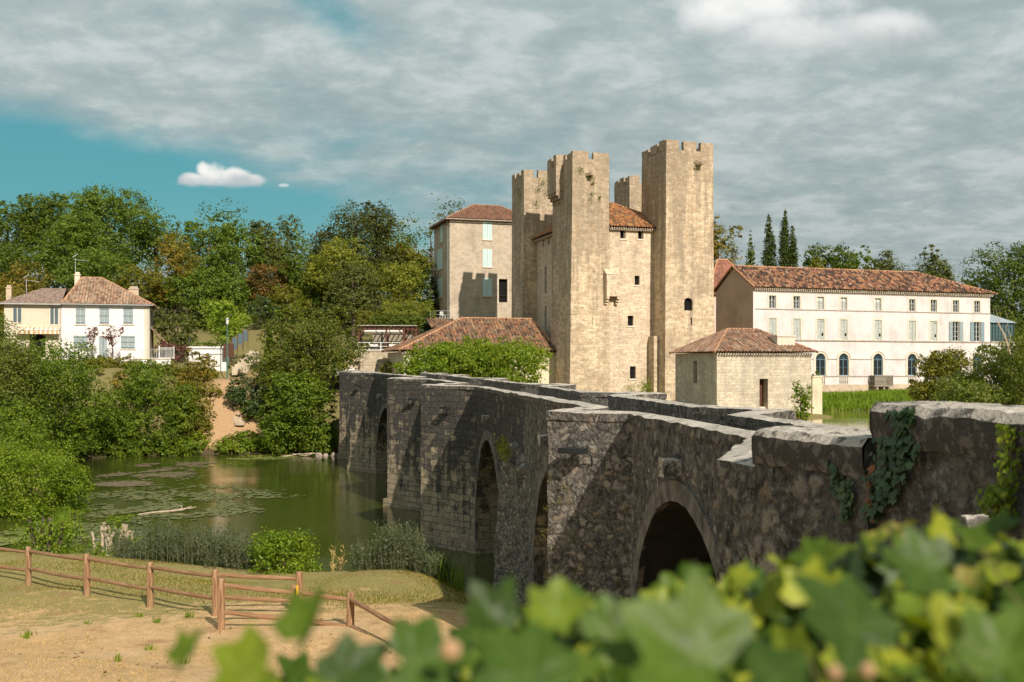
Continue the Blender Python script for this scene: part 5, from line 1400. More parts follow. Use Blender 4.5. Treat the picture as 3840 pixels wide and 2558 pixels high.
for i, h in enumerate(ar_h):
    sash(lng, (0, 0), (LL, 0), h, M['steelblue'], .16, (1, 1), arch=True, bw=.085)
    if i != 4:
        b = B()      # balusters under the sill
        for k in range(5):
            x = cu[i] - .5 + k * .25; b.tube([(x, -.10, 6.62), (x, -.10, 6.75), (x, -.10, 6.95), (x, -.10, 7.2), (x, -.10, 7.38)], [.04, .035, .075, .035, .05], 6)
        b.build('balustrade', M['trim'], lng)
# timber balcony
u = cu[4]; bl = thing('timber_balcony', None, None) if False else None
b = B(); b.box(u - 1.25, u + 1.25, -1.05, -.08, 6.32, 6.5)
bo = b.build('balcony', M['greywood'], lng); tag(bo, 'grey timber balcony on stone brackets under the middle arched window')
b = B()
for k in range(22):
    x = u - 1.2 + k * 2.4 / 21; b.box(x - .03, x + .03, -1.05, -1.0, 6.5, 7.5)
for k in range(8):
    for x in (u - 1.22, u + 1.22): b.box(x - .03, x + .03, -.95 + k * .115, -.90 + k * .115, 6.5, 7.5)
b.bar((u - 1.27, -1.03, 7.53), (u + 1.27, -1.03, 7.53), .09); b.bar((u - 1.23, -1.0, 7.53), (u - 1.23, -.1, 7.53), .08); b.bar((u + 1.23, -1.0, 7.53), (u + 1.23, -.1, 7.53), .08)
b.build('railing', M['greywood'], bo)
for x in (u - .9, u, u + .7):
    b = B(); b.prism([(x, -.07), (x + .2, -.07), (x + .2, -.95), (x, -.95)], 5.95, 6.3); b.prism([(x, -.07), (x + .2, -.07), (x + .2, -.55), (x, -.55)], 5.4, 5.94); b.build('bracket', M['ledge'], bo)
# roof
rf = B(); ez = 17.15
E = [Vector((-.2, -.55, ez - .05)), Vector((LL + .55, -.55, ez - .05)), Vector((LL + .55, LM + .5, ez - .05)), Vector((-.2, LM + .5, ez - .05))]
A0, A1 = Vector((-.2, LM / 2, 19.75)), Vector((24.8, LM / 2, 19.75))
tile_roof(rf, E[0], E[1], A1, A0, .36, .13); tile_roof(rf, E[1], E[2], A1, A1, .36, .13); tile_roof(rf, E[2], E[3], A0, A1, .36, .13)
ro = rf.build('roof', M['tile_long'], lng)
b = B(); ridge_tube(b, [A0, A1], .13); ridge_tube(b, [E[1], A1], .12); ridge_tube(b, [E[2], A1], .12); ridge_tube(b, [E[0], A0], .09); ridge_tube(b, [E[3], A0], .09); b.build('ridge_tiles', M['ridge'], ro)

# conservatory on its podium
cons = thing('conservatory', 'glazed blue-grey conservatory with zinc roof at the end of the long building', 'conservatory', (26, 115, 0), R(19.1))
b = B(); b.box(32.06, 36.2, .0, 7.5, LB, 11.35); b.build('podium', M['white_long'], cons)
b = B(); b.box(32.1, 36.3, -.08, 7.6, 11.36, 11.55); b.build('podium_edge', M['ledge'], cons)
b = B(); X0, X1 = 32.15, 35.7
for k in range(9):
    x = X0 + (X1 - X0) * k / 8; b.bar((x, .15, 11.55), (x, .15, 13.7), .07)
    y = .15 + 5 * k / 8; b.bar((X1, y, 11.55), (X1, y, 13.7), .07)
for z in (11.6, 12.3, 13.3, 13.7): b.bar((X0, .15, z), (X1, .15, z), .06); b.bar((X1, .15, z), (X1, 5.15, z), .06)
fo = b.build('frame', M['steelblue'], cons)
b = B(); b.box(X0, X1 - .03, .2, 5.1, 11.56, 13.68); m_, nt_ = new_mat('green_tinted_glass'); finish(nt_, (.05, .085, .075), .08, spec=.7); b.build('glazing', m_, cons)
b = B(); P0 = Vector((X0 - .05, 2.6, 15.4)); P1 = Vector((X0 + .35, 2.6, 15.4)); E = [Vector((X0 - .05, -.1, 13.75)), Vector((X1 + .25, -.1, 13.75)), Vector((X1 + .25, 5.4, 13.75)), Vector((X0 - .05, 5.4, 13.75))]
b.face([E[0], E[1], P1, P0]); b.face([E[1], E[2], P1]); b.face([E[2], E[3], P0, P1])
for t in (.2, .4, .6, .8): b.bar(E[0].lerp(E[1], t), P0.lerp(P1, t), .05)
b.build('roof', M['rooflight'], cons)

# steep-roofed house behind the gable
stp = thing('steep_roofed_house', 'old brick house with steep red roof peeping out behind the long building', 'house', (24.5, 131, 0), R(10))
b = B(); b.box(-.2, 6.5, 0, 6, 6, 17.6); b.build('wall', M['gable'], stp)
b = B(); tile_roof(b, (-.6, -.4, 17.5), (6.8, -.4, 17.5), (3.2, 3, 22.0), (1.9, 3, 22.0), .2, .03); tile_roof(b, (6.8, -.4, 17.5), (6.8, 6.4, 17.5), (3.2, 3, 22.0), (3.2, 3, 22.0), .2, .03)
tile_roof(b, (-.6, 6.4, 17.5), (-.6, -.4, 17.5), (1.9, 3, 22.0), (1.9, 3, 22.0), .2, .03); b.build('roof', M['brickroof'], stp)
b = B(); b.tube([(1.9, 3, 22.05), (3.2, 3, 22.05)], .12, 6); b.tube([(-.6, -.4, 17.55), (1.9, 3, 22.05)], .1, 6); b.tube([(6.8, -.4, 17.55), (3.2, 3, 22.05)], .1, 6); b.build('ridge_tiles', M['ridge'], stp)

# ------------------------------------------------------------------ white house and its beige neighbour on the far bank
WF = Frame(-47.7, 113, 15)
wh = thing('white_house', 'white two-storey house with grey shutters and mottled orange tile roof', 'house', (-47.7, 113, 0), R(15))
WL, WM, WZ, WB = 8.8, 7.0, 15.1, 8.4
up = [WF.rect(1, 0, x - 18, 1154, x + 18, 1216) for x in (302.5, 391.5, 481)]; lo = [WF.rect(1, 0, 276, 1259, 330, 1308), WF.rect(1, 0, 454, 1259, 506, 1308)]; dr = WF.rect(1, 0, 372, 1262, 401, 1344)
b = B(); wall(b, (0, 0), (WL, 0), WB, WZ, [(dr[0], dr[1], 9.5, dr[3])], .12); wall(b, (WL, WM), (0, WM), WB, WZ); wall(b, (0, WM), (0, 0), WB, WZ)
b.build('wall', M['white_house'], wh)
sd = WF.rect(0, WL, 566, 1163, 572, 1225)
b = B(); wall(b, (WL, 0), (WL, WM), WB, WZ, [(sd[0], sd[1], sd[2], sd[3])], .2); tag(b.build('side_wall', M['cube'], wh), 'bare rubble side wall')
b = B(); b.box(WL - .5, WL + .02, -.025, -.003, WB, WZ - .1); b.build('quoins', M['cream'], wh)
dark_pane(wh, (WL, 0), (WL, WM), sd, .2)
for h in up + lo:
    shutters(wh, (0, 0), (WL, 0), h, M['greyshut'])
    b = B(); b.box(h[0] - .12, h[1] + .12, -.1, -.003, h[2] - .12, h[2] - .01); b.build('sill', M['trim'], wh)
b = B()
for k in range(2): b.box(dr[0] + .02 + k * (dr[1] - dr[0]) / 2, dr[0] - .02 + (k + 1) * (dr[1] - dr[0]) / 2, .05, .1, 9.5, dr[3])
b.build('door', M['greyshut'], wh)
rf = B(); e = .45; E = [Vector((0, -e, WZ + .1)), Vector((WL + e, -e, WZ + .1)), Vector((WL + e, WM + e, WZ + .1)), Vector((0, WM + e, WZ + .1))]
A0, A1 = Vector((1.6, 3.5, 18.3)), Vector((3.6, 3.5, 18.3))
tile_roof(rf, E[0], E[1], A1, A0, .32, .12); tile_roof(rf, E[1], E[2], A1, A1, .26); tile_roof(rf, E[2], E[3], A0, A1, .26); tile_roof(rf, E[3], E[0], A0, A0, .26)
ro = rf.build('roof', M['tile_white'], wh)
b = B(); ridge_tube(b, [A0, A1]); [ridge_tube(b, [x, y]) for x, y in ((E[0], A0), (E[1], A1), (E[2], A1), (E[3], A0))]; b.build('ridge_tiles', M['ridge'], ro)
b = B(); b.bar((0, -e - .05, WZ + .05), (WL + e, -e - .05, WZ + .05), .10); b.bar((WL - .12, -.06, WB), (WL - .12, -.06, WZ - .2), .07); b.bar((WL - .12, -.06, WZ - .2), (WL - .05, -e, WZ + .05), .07); b.build('gutter', M['greyiron'], wh)
def chimney(root, x, y, z0, z1, s, mat, name='chimney'):
    b = B(); b.box(x - s, x + s, y - s * .8, y + s * .8, z0, z1 - .35); b.box(x - s - .06, x + s + .06, y - s * .8 - .06, y + s * .8 + .06, z1 - .35, z1 - .25)
    b.box(x - s * .8, x + s * .8, y - s * .6, y + s * .6, z1 - .25, z1); b.build(name, mat, root)
c1 = WF.hit(1, 3.4, 291, 1024); chimney(wh, c1[0], 3.4, 17.2, c1[2] + .1, .28, M['trim'])
c2 = WF.hit(1, 4.2, 502, 1078); chimney(wh, c2[0], 4.2, 15.3, c2[2] + .1, .52, M['plinth'])
def antenna(root, x, y, z0, z1, n):
    b = B(); b.bar((x, y, z0), (x, y, z1), .05); b.bar((x - .2, y, z1 - .15), (x + 1.3, y - .2, z1 - .3), .035)
    for k in range(n): t = k / n; b.bar((x - .15 + 1.4 * t, y - .35 - .1 * t, z1 - .15 - .13 * t), (x - .15 + 1.4 * t, y + .3, z1 - .15 - .13 * t), .02)
    b.bar((x - .3, y, z1 + .1), (x + .25, y, z1 + .45), .06); b.build('antenna', M['greyiron'], root)
a1 = WF.hit(1, 3.4, 283, 968); antenna(wh, a1[0], 3.4, 18, a1[2], 7)
# lean-to at the side, just its tiled edge
b = B(); b.face([(WL + .02, 2.0, 12.9), (WL + 1.9, 1.8, 11.0), (WL + 1.9, 6.5, 11.0), (WL + .02, 6.5, 12.9)]); b.face([(WL + .02, 2.0, 12.75), (WL + 1.9, 1.8, 10.85), (WL + 1.9, 1.8, 11.0), (WL + .02, 2.0, 12.9)]); b.build('side_porch', M['tile_white'], wh)

bg_ = thing('beige_house', 'cream rendered house with brown hip roof and a striped awning', 'house', (-47.7, 113, 0), R(15))
BX = WF.hit(1, 0, 15, 1140)[0]
bu = [WF.rect(1, -.0, 50, 1151, 80, 1208), WF.rect(1, 0, 189, 1152, 218, 1215)]
b = B(); wall(b, (BX, .04), (-.01, .04), WB, WZ, [(WF.hit(1, 0, 110, 1262)[0] - BX, WF.hit(1, 0, 170, 1262)[0] - BX, 9.5, 11.9)], .2); wall(b, (-.01, WM), (BX, WM), WB, WZ); wall(b, (BX, WM), (BX, .04), WB, WZ); b.build('wall', M['cream'], bg_)
dark_pane(bg_, (BX, .04), (-.01, .04), (WF.hit(1, 0, 110, 1262)[0] - BX, WF.hit(1, 0, 170, 1262)[0] - BX, 9.5, 11.9), .2)
for h in bu:
    b = B(); b.box(h[0] - .12, h[1] + .12, .0, .036, h[2] - .15, h[3] + .1); b.build('window_surround', M['trim'], bg_)
    shutters(bg_, (BX, 0), (0, 0), (h[0] - BX, h[1] - BX, h[2], h[3]), M['darkshut'], .06, gap=.09, hinges=False)
rf = B(); E = [Vector((BX - .4, -.42, WZ + .02)), Vector((-.03, -.42, WZ + .02)), Vector((-.03, WM + .4, WZ + .02)), Vector((BX - .4, WM + .4, WZ + .02))]
A0, A1 = Vector((BX + 3.2, 3.5, 17.0)), Vector((-.03, 3.5, 17.0))
tile_roof(rf, E[0], E[1], A1, A0, .2, .03); tile_roof(rf, E[2], E[3], A0, A1, .2, .03); tile_roof(rf, E[3], E[0], A0, A0, .2, .03); ro = rf.build('roof', M['tile_beige'], bg_)
b = B(); b.tube([A0, A1], .08, 6); b.tube([E[0], A0], .08, 6); b.build('ridge_tiles', M['tile_beige'], ro)
b = B(); b.bar((BX - .45, -.46, WZ), (-.03, -.46, WZ), .12); b.bar((-.12, -.03, WB), (-.12, -.03, WZ), .08); b.build('gutter', M['greyiron'], bg_)
c3 = WF.hit(1, 3.0, 34, 1073); chimney(bg_, c3[0], 3.0, 14.5, c3[2] + .1, .26, M['plinth'])
a2 = WF.hit(1, 3.4, 118, 1046); antenna(bg_, a2[0] - .5, 3.4, 16.5, a2[2], 6)
aw = thing('striped_awning', 'striped awning with scalloped edge over the beige house terrace', 'awning', (-47.7, 113, 0), R(15))
h = WF.rect(1, -.9, 62, 1235, 222, 1252); b = B()
b.face([(h[0], 0, h[3] + .25), (h[1], 0, h[3] + .25), (h[1], -.9, h[3]), (h[0], -.9, h[3])]); b.face([(h[0], -.9, h[3] - .1), (h[1], -.9, h[3] - .1), (h[1], -.9, h[2] - .02), (h[0], -.9, h[2] - .02)]); b.build('canvas', M['awning'], aw)
b = B(); b.bar((h[0], -.9, h[3]), (h[1], -.9, h[3]), .12); b.bar((h[1] - .05, -.85, h[3] - .05), (h[1] - .05, -.0, h[3] - .6), .05); b.build('frame', M['whitemetal'], aw)

# terrace below the two houses
tw = thing('terrace_wall', 'pale retaining wall with grey railing below the white house', 'wall', (-47.7, 113, 0), R(15))
h0 = WF.hit(1, -4.2, 262, 1346); h1 = WF.hit(1, -4.2, 640, 1348)
b = B(); b.box(h0[0], h1[0], -4.2, -3.9, 5.8, 9.3); b.build('wall', M['white_house'], tw)
b = B(); b.box(h0[0], h1[0], -3.9, -.05, 8.6, 9.25); b.build('paving', M['trim'], tw)
b = B(); b.box(h0[0] - .02, h1[0] + .02, -4.28, -3.85, 9.3, 9.4); b.build('coping', M['trim'], tw)
railing(tw, [(h0[0], -4.05, 9.4), (h1[0], -4.05, 9.4)], .95, M['greyiron'], 1.5, .14, .03, mid=False)
gt = thing('garden_gate', 'grey metal gate of upright bars at the end of the white house terrace', 'gate', tuple(W(597, 1346, 112)), R(10))
b = B(); b.bar((0, 0, 0), (0, 0, 1.4), .1); b.bar((1.5, 0, 0), (1.5, 0, 1.3), .06)
for k in range(11): b.bar((.1 + k * .13, 0, .1), (.1 + k * .13, 0, 1.15), .025)
b.bar((0, 0, 1.15), (1.5, 0, 1.15), .05); b.bar((0, 0, .1), (1.5, 0, .1), .05); b.build('bars', M['whitemetal'], gt)
for x, lab in ((410, 'terracotta pot with red flowers nearest the white house door'), (486, 'terracotta pot with green plant on the white house terrace'), (300, 'low terracotta planter under the white house ground floor shutters')):
    p = W(x, 1343, 111.2); t = thing('flower_pot', lab, 'pot', (p.x, p.y, 9.25))
    b = B(); b.tube([(0, 0, 0), (0, 0, .3), (0, 0, .34)], [.13, .19, .21], 10); b.build('pot', M['terracotta'], t)
    make_crown([(0, 0, .5, .3, .3, .25)], .12, M['plum'] if x == 410 else M['oak'], 1.2, 'foliage', t)

# garden store with planted roof, brown gate, stepped fence panels
gs = thing('garden_store', 'low white garden building with overgrown flat roof', 'shed', tuple(W(697, 1372, 116)), R(8))
L_ = 147 / F * 116
b = B(); b.box(0, L_, 0, 3, -.6, 1.9); b.build('wall', M['white_house'], gs)
b = B(); b.box(-.05, L_ + .08, -.12, 3, 1.3, 1.42); b.box(-.05, L_ + .08, -.15, 3.05, 1.9, 2.12); b.build('ledge', M['white_house'], gs)
tag(make_crown([(.7, .5, 2.35, .8, .9, .28), (1.8, .5, 2.3, .8, .9, .25), (3.2, .5, 2.5, 1.2, .9, .5)], .2, M['oak'], 2.2, 'roof_plants', gs), 'clipped green mound and trailing plants on the roof')
bw_ = thing('board_fence', 'panel of brown upright boards beside the white garden store', 'fence', tuple(W(838, 1332, 115.8)), R(5))
b = B()
for k in range(7): b.box(k * .16, k * .16 + .15, 0, .04, -.2, 1.25)
b.build('boards', M['brownwood'], bw_)
for i, (x, y0, y1) in enumerate(((871, 1266, 1312), (893, 1252, 1292), (911, 1240, 1280))):
    p = W(x, y1, 117 + i * 1.2); t = thing('fence_panel', ('lowest', 'middle', 'highest')[i] + ' of three dark trellis panels stepping up the garden slope', 'fence', tuple(p), R(15), 'trellis panels stepping up the slope')
    hh = (y1 - y0) / F * 118; b = B(); b.box(0, .5, 0, .04, 0, hh); b.build('panel', M['darkshut'], t)
    b = B(); b.box(-.08, -.01, -.02, .06, -.8, hh + .06); b.box(.51, .58, -.02, .06, -.8, hh + .06); b.build('frame', M['brownwood'], t)
st = thing('garden_steps', 'white rendered steps climbing the garden slope beside the trellis', 'steps', tuple(W(862, 1372, 115)), R(10))
b = B()
for k in range(7): b.box(.2 + k * .27, 1.3 + k * .27, k * .45, k * .45 + .9, -1.0, -.1 + k * .30)
b.build('steps', M['terracewall'], st)

# lamp post
lp = thing('street_lamp', 'green lamp post with square lantern among the far bank gardens', 'lamp', (W(852, 1372, 113).x, 113, 7.0))
zt = W(852, 1191, 113).z - 7.0
b = B(); b.tube([(0, 0, 0), (0, 0, .9), (0, 0, zt - .7)], [.10, .07, .045], 8); b.build('post', M['greenpost'], lp)
b = B(); b.tube([(0, 0, zt - .72), (0, 0, zt - .66), (0, 0, zt - .22)], [.05, .11, .15], 4); b.build('lantern', M['cloth'], lp)
b = B(); b.tube([(0, 0, zt - .22), (0, 0, zt - .05), (0, 0, zt)], [.2, .1, .02], 8); b.build('cap', M['greyiron'], lp)

# pergola terrace
PF = Frame(*W(1334, 1316, 116)[:2], 4)
tw2 = thing('garden_terrace', 'stone garden terrace wall with white rail under the timber pergola', 'terrace', (PF.o.x, PF.o.y, 0), R(4))
pl_ = 186 / F * 116
zt_ = W(0, 1317, 116).z
b = B(); b.box(0, pl_ + 2.5, 0, 6, 6.0, zt_); b.build('wall', M['terracewall'], tw2)
b = B(); b.box(-.05, pl_ + 2.5, -.08, 6, zt_, zt_ + .1); b.build('paving', M['trim'], tw2)
railing(tw2, [(.2, .1, zt_ + .1), (pl_ + 2.3, .1, zt_ + .1)], .85, M['whitemetal'], 1.35, 0, .045)
bx = W(1341, 1228, 117).x
pg = thing('pergola', 'dark brown timber pergola with white canvas blinds on the garden terrace', 'pergola', (bx, 117.2, zt_ + .1), R(3))
ph = W(0, 1236, 117).z - zt_ - .1; pw_ = 222 / F * 117
for x in (.15, pw_ * .48, pw_ * .78, pw_ - .15):
    for y in (0, 2.8): b = B(); b.bar((x, y, 0), (x, y, ph), .17); b.build('post', M['brownwood'], pg)
b = B(); b.box(0, pw_, -.1, .1, ph, ph + .28); b.box(0, pw_, 2.7, 2.9, ph, ph + .28)
for x in (.15, pw_ * .78, pw_ - .15):
    for sx in (-1, 1): b.bar((x, 0, ph - .7), (x + sx * .6, 0, ph), .10)
b.build('beam', M['brownwood'], pg)
for k in range(13): b = B(); x = .1 + k * (pw_ - .2) / 12; b.bar((x, -.45, ph + .36), (x, 3.3, ph + .36), .08, .14); b.build('rafter', M['brownwood'], pg)
b = B(); b.box(0, pw_, -.42, .9, ph + .44, ph + .47); b.build('roof_sheet', M['cloth'], pg)
for k in range(3): b = B(); x = .55 + k * 1.48; b.face([(x, .0, ph + .05), (x + 1.38, .0, ph + .05), (x + 1.38, 2.2, ph - .35), (x, 2.2, ph - .35)]); b.face([(x, -.02, ph + .07), (x + 1.38, -.02, ph + .07), (x + 1.38, -.02, ph - .2), (x, -.02, ph - .2)]); b.build('canvas_blind', M['cloth'], pg)
scr = thing('board_screen', 'grey boarded garden screen with arched tops behind the pergola', 'fence', (bx + 1.2, 120.6, zt_ + .1), R(3))
b = B()
for k in range(3):
    x = k * 1.75
    pts = [(x, 0), (x + 1.7, 0), (x + 1.7, 1.9)] + [(x + .85 + .85 * math.cos(math.pi * i / 8), 1.9 + .22 * math.sin(math.pi * i / 8)) for i in range(1, 8)] + [(x, 1.9)]
    b.face([(px_, 0, pz_) for px_, pz_ in pts]); b.face([(px_, .06, pz_) for px_, pz_ in reversed(pts)])
    for i in range(len(pts)): p, q = pts[i], pts[(i + 1) % len(pts)]; b.face([(p[0], 0, p[1]), (q[0], 0, q[1]), (q[0], .06, q[1]), (p[0], .06, p[1])])
b.build('boards', M['greywood'], scr)
for i, x in enumerate((1403, 1476)):
    p = W(x, 1306, 116.3); t = thing('flower_box', ('yellow flowers in a box on the terrace rail near the blinds', 'yellow flowers in a box at the tiled roof end of the rail')[i], 'planter', (p.x, 116.0, zt_ + .5))
    b = B(); b.prism([(-.4, -.14), (.4, -.14), (.4, .14), (-.4, .14)], 0, .25, [(-.48, -.18), (.48, -.18), (.48, .18), (-.48, .18)]); b.build('box', M['cloth'], t)
    make_crown([(0, 0, .33, .45, .2, .16)], .1, M['yellowgreen'], 1.8, 'flowers', t)
for i, x in enumerate((1350, 1432)):
    for_ = W(x, 1305, 119); t = thing('closed_parasol', ('folded parasol leaning at the pergola corner post', 'folded parasol standing under the middle of the pergola')[i], 'parasol', (for_.x, 118.6, zt_ + .1))
    b = B(); b.tube([(0, 0, 0), (.1, 0, 2.3)], .03, 6); b.build('pole', M['whitemetal'], t)
    b = B(); b.tube([(.04, 0, .9), (.05, 0, 1.2), (.1, 0, 2.25)], [.09, .12, .03], 8); b.build('canopy', M['darkcloth'], t)
# steps by the terrace and low white wall at the bridge end
s2 = thing('stone_steps', 'weathered stone steps rising beside the garden terrace to the bridge', 'steps', tuple(W(1282, 1384, 112)), R(4))
b = B()
for k in range(8): b.box(0, 1.6, k * .32, k * .32 + 2, -3, -.3 + k * .2)
b.build('steps', M['plinth'], s2)
lw_ = thing('low_wall', 'low white wall with a post at the far end of the bridge', 'wall', tuple(W(1258, 1392, 110)), R(3))
b = B(); b.box(0, 1.95, 0, .3, -.5, .28); b.build('wall', M['white_house'], lw_)
b = B(); b.box(1.3, 1.75, -.08, .38, .28, .65); b.build('post', M['trim'], lw_)
tb = thing('closed_umbrella', 'folded dark parasol in front of the blue-green garden tree', 'parasol', (W(708, 1270, 119).x, 119, 9.4))
b = B(); b.tube([(0, 0, 0), (0, 0, 1.0)], .03, 6); b.build('pole', M['iron'], tb)
b = B(); b.tube([(0, 0, .8), (0, 0, 1.2), (.1, 0, 2.5)], [.15, .2, .05], 8); b.build('canopy', M['darkcloth'], tb)
# ------------------------------------------------------------------ fences on the near bank
def post_xyz(px, ptop, d): p = W(px, ptop, d); return Vector((p.x, p.y, p.z))
def rail_fence(name, label, posts, rails, group=None):
    """posts: (photo x, photo y of top, distance); rails drop below the post tops"""
    P = [post_xyz(*p) for p in posts]
    t = thing(name, label, 'fence', (P[0].x, P[0].y, g(P[0].x, P[0].y)), 0)
    o = Vector(t.location); rnd = random.Random(len(posts))
    for p in P:
        z0 = g(p.x, p.y) - .25; b = B(); r = .088
        lean = Vector((rnd.uniform(-.02, .02), rnd.uniform(-.02, .02), 0))
        b.tube([Vector((p.x, p.y, z0)) - o, (Vector((p.x, p.y, (z0 + p.z) / 2)) + lean * .5) - o, p + lean - Vector((0, 0, .02)) - o, p + lean - o], [r * 1.05, r, r * .98, r * .85], 12)
        b.build('post', M['fence'], t, smooth=False)
    for i, (dz0, dz1) in rails:
        a, c = P[i] - o, P[i + 1] - o; L = (c - a).length
        b = B(); pts = []
        for k in range(6):
            u = k / 5; v = a.lerp(c, u) - Vector((0, 0, dz0 + (dz1 - dz0) * u)); v.z -= .012 * math.sin(math.pi * u) * rnd.uniform(.5, 1.3); pts.append(v)
        b.tube(pts, [.05, .055, .052, .056, .05, .045], 9)
        b.build('rail', M['fence'], t, smooth=False)
    return t
rail_fence('rail_fence', 'long brown post and rail fence running along the river bank',
    [(-180, 2020, 34.5), (107, 2050, 32.2), (327, 2077, 29.9), (563, 2108, 28.2), (808, 2135, 26.2), (1123, 2144, 26.0)],
    [(i, q) for i in range(5) for q in ((.13, .17), (.66, .72))])
rail_fence('rail_fence', 'short brown post and rail fence in front of the long one',
    [(829, 2168, 24.2), (1101, 2194, 24.4), (1313, 2221, 24.0), (1520, 2330, 21.5), (1800, 2430, 19.8)],
    [(i, q) for i in range(4) for q in ((.15, .17), (.76, .78))])
yl = thing('marker_plate', 'small yellow plate nailed to a front fence post', 'sign', tuple(W(1108, 2205, 24.2)))
b = B(); b.box(.02, .07, -.02, .0, -.16, .06); b.build('plate', plain('yellow_paint', (.6, .38, .03), .6), yl)

# ------------------------------------------------------------------ wood on the hill, individual trees (photo px, top, width, distance)
G_ = 'trees of the hillside wood'
def T(lab, px, top, w_, d, mat, **k):
    return tree(k.pop('name', 'tree'), lab, px, top, w_, d, M[mat], group=k.pop('group', G_), **k)
T('dark tree at the frame edge above the yellow-flowered acacia', 20, 745, 250, 165, 'oak', k=16)
T('tallest dark tree of the wood, above the beige house', 185, 700, 230, 170, 'oak', k=15, bare=.3)
T('broad dark acacia rising behind the white house', 400, 708, 330, 160, 'acacia', k=24, bare=.2)
T('dark acacia behind and beside the broad one, toward the gap in the skyline', 265, 790, 260, 150, 'acacia', k=20)
T('small dark crown in the skyline dip beside the golden tree', 590, 800, 170, 165, 'acacia', k=12)
T('golden yellow tree standing before the dark wood', 655, 865, 190, 143, 'gold', k=22, bare=.12, spread=.22)
T('feathery green acacia with dead twigs above the lime green tree', 780, 800, 215, 155, 'acacia', k=18)
T('dense green acacia beside the gap before the rusty tree', 890, 810, 190, 160, 'acacia', k=16)
T('grey-green skyline tree with reddish tips above the rusty tree', 1030, 805, 200, 165, 'greygreen', k=15)
T('rust orange tree in front of the wood', 1010, 955, 165, 146, 'orange', k=18, bare=.15, spread=.22)
T('large dark yew with pointed sprays, tallest tree left of the mill', 1345, 748, 300, 150, 'yew', k=30, bare=.05, spread=.2, dens=3.0)
T('dark yew shoulder, lower spray beside the large yew', 1225, 830, 130, 152, 'yew', k=14, spread=.24)
T('yellow-green maple below the dark yew', 1265, 900, 230, 143, 'yellowgreen', k=20, bare=.2)
T('bright green tree between the rusty tree and the maple', 1145, 930, 190, 146, 'oak', k=16)
T('grey-green oak below the yellow-green maple', 1325, 955, 210, 136, 'greygreen', k=18, bare=.18)
T('yellowish tall tree between the yew and the shuttered house', 1530, 890, 170, 152, 'olive', k=16)
T('pale yellow robinia beside the shuttered house', 1500, 965, 180, 138, 'yellowgreen', k=14, bare=.3, spread=.24, dens=1.9)
T('yellow-flowered acacia behind the beige house', 60, 985, 230, 132, 'gold', k=20, bare=.1)
T('brown-twigged tree between the white house and the golden tree', 505, 985, 170, 138, 'olive', k=14, dens=1.6)
T('dark evergreen mass directly behind the white house roof', 350, 900, 260, 140, 'acacia', k=18)
T('dark tree under the golden one', 700, 1010, 190, 140, 'acacia', k=16)
T('dark tree filling the wood behind the lime green tree', 850, 985, 210, 145, 'acacia', k=18)
T('olive tree at the foot of the rusty one', 1080, 1070, 170, 136, 'olive', k=15)
T('dark tree at the frame edge behind the yellow acacia', -20, 900, 260, 146, 'oak', k=16)
T('dark leafy tree beside the shuttered house wall', 1600, 1010, 130, 142, 'darkgreen', k=14)
T('thin airy tree showing above the shuttered house roof', 1700, 718, 150, 162, 'greygreen', k=9, dens=.9, spread=.3, bare=.5)
T('airy low branch tree left of the shuttered house roof', 1620, 795, 70, 158, 'greygreen', k=6, dens=.9, spread=.3, bare=.5)
# the depth of the wood, one mass
L = []
rnd = random.Random(3)
for i in range(62):
    d = rnd.uniform(150, 205); px = rnd.uniform(-420, 1600); x = (px - CX) / F * d; z = g(x, d)
    L.append((x, d, z + rnd.uniform(3, 7), rnd.uniform(3.5, 5.5), rnd.uniform(3.5, 5), rnd.uniform(4, 6)))
for i in range(44):
    d = rnd.uniform(133, 150); px = rnd.uniform(-300, 1640); x = (px - CX) / F * d; z = g(x, d)
    L.append((x, d, z + rnd.uniform(.8, 2.6), rnd.uniform(2.5, 4), rnd.uniform(2, 3.5), rnd.uniform(2, 3.4)))
tag(make_crown(L, .50, M['oak'], 1.5, 'woodland', None, nmax=60000), 'dense dark wood filling the hillside', None, None, 'stuff')
L = []
for i in range(50):
    d = rnd.uniform(160, 260); px = rnd.uniform(2500, 4600); x = (px - CX) / F * d; z = g(x, d)
    L.append((x, d, z + rnd.uniform(1, 3.5), rnd.uniform(3.5, 6), rnd.uniform(3.5, 5), rnd.uniform(2.5, 4)))
tag(make_crown(L, .6, M['oak'], 1.3, 'far_woodland', None, nmax=36000), 'low distant trees behind the long building', None, None, 'stuff')

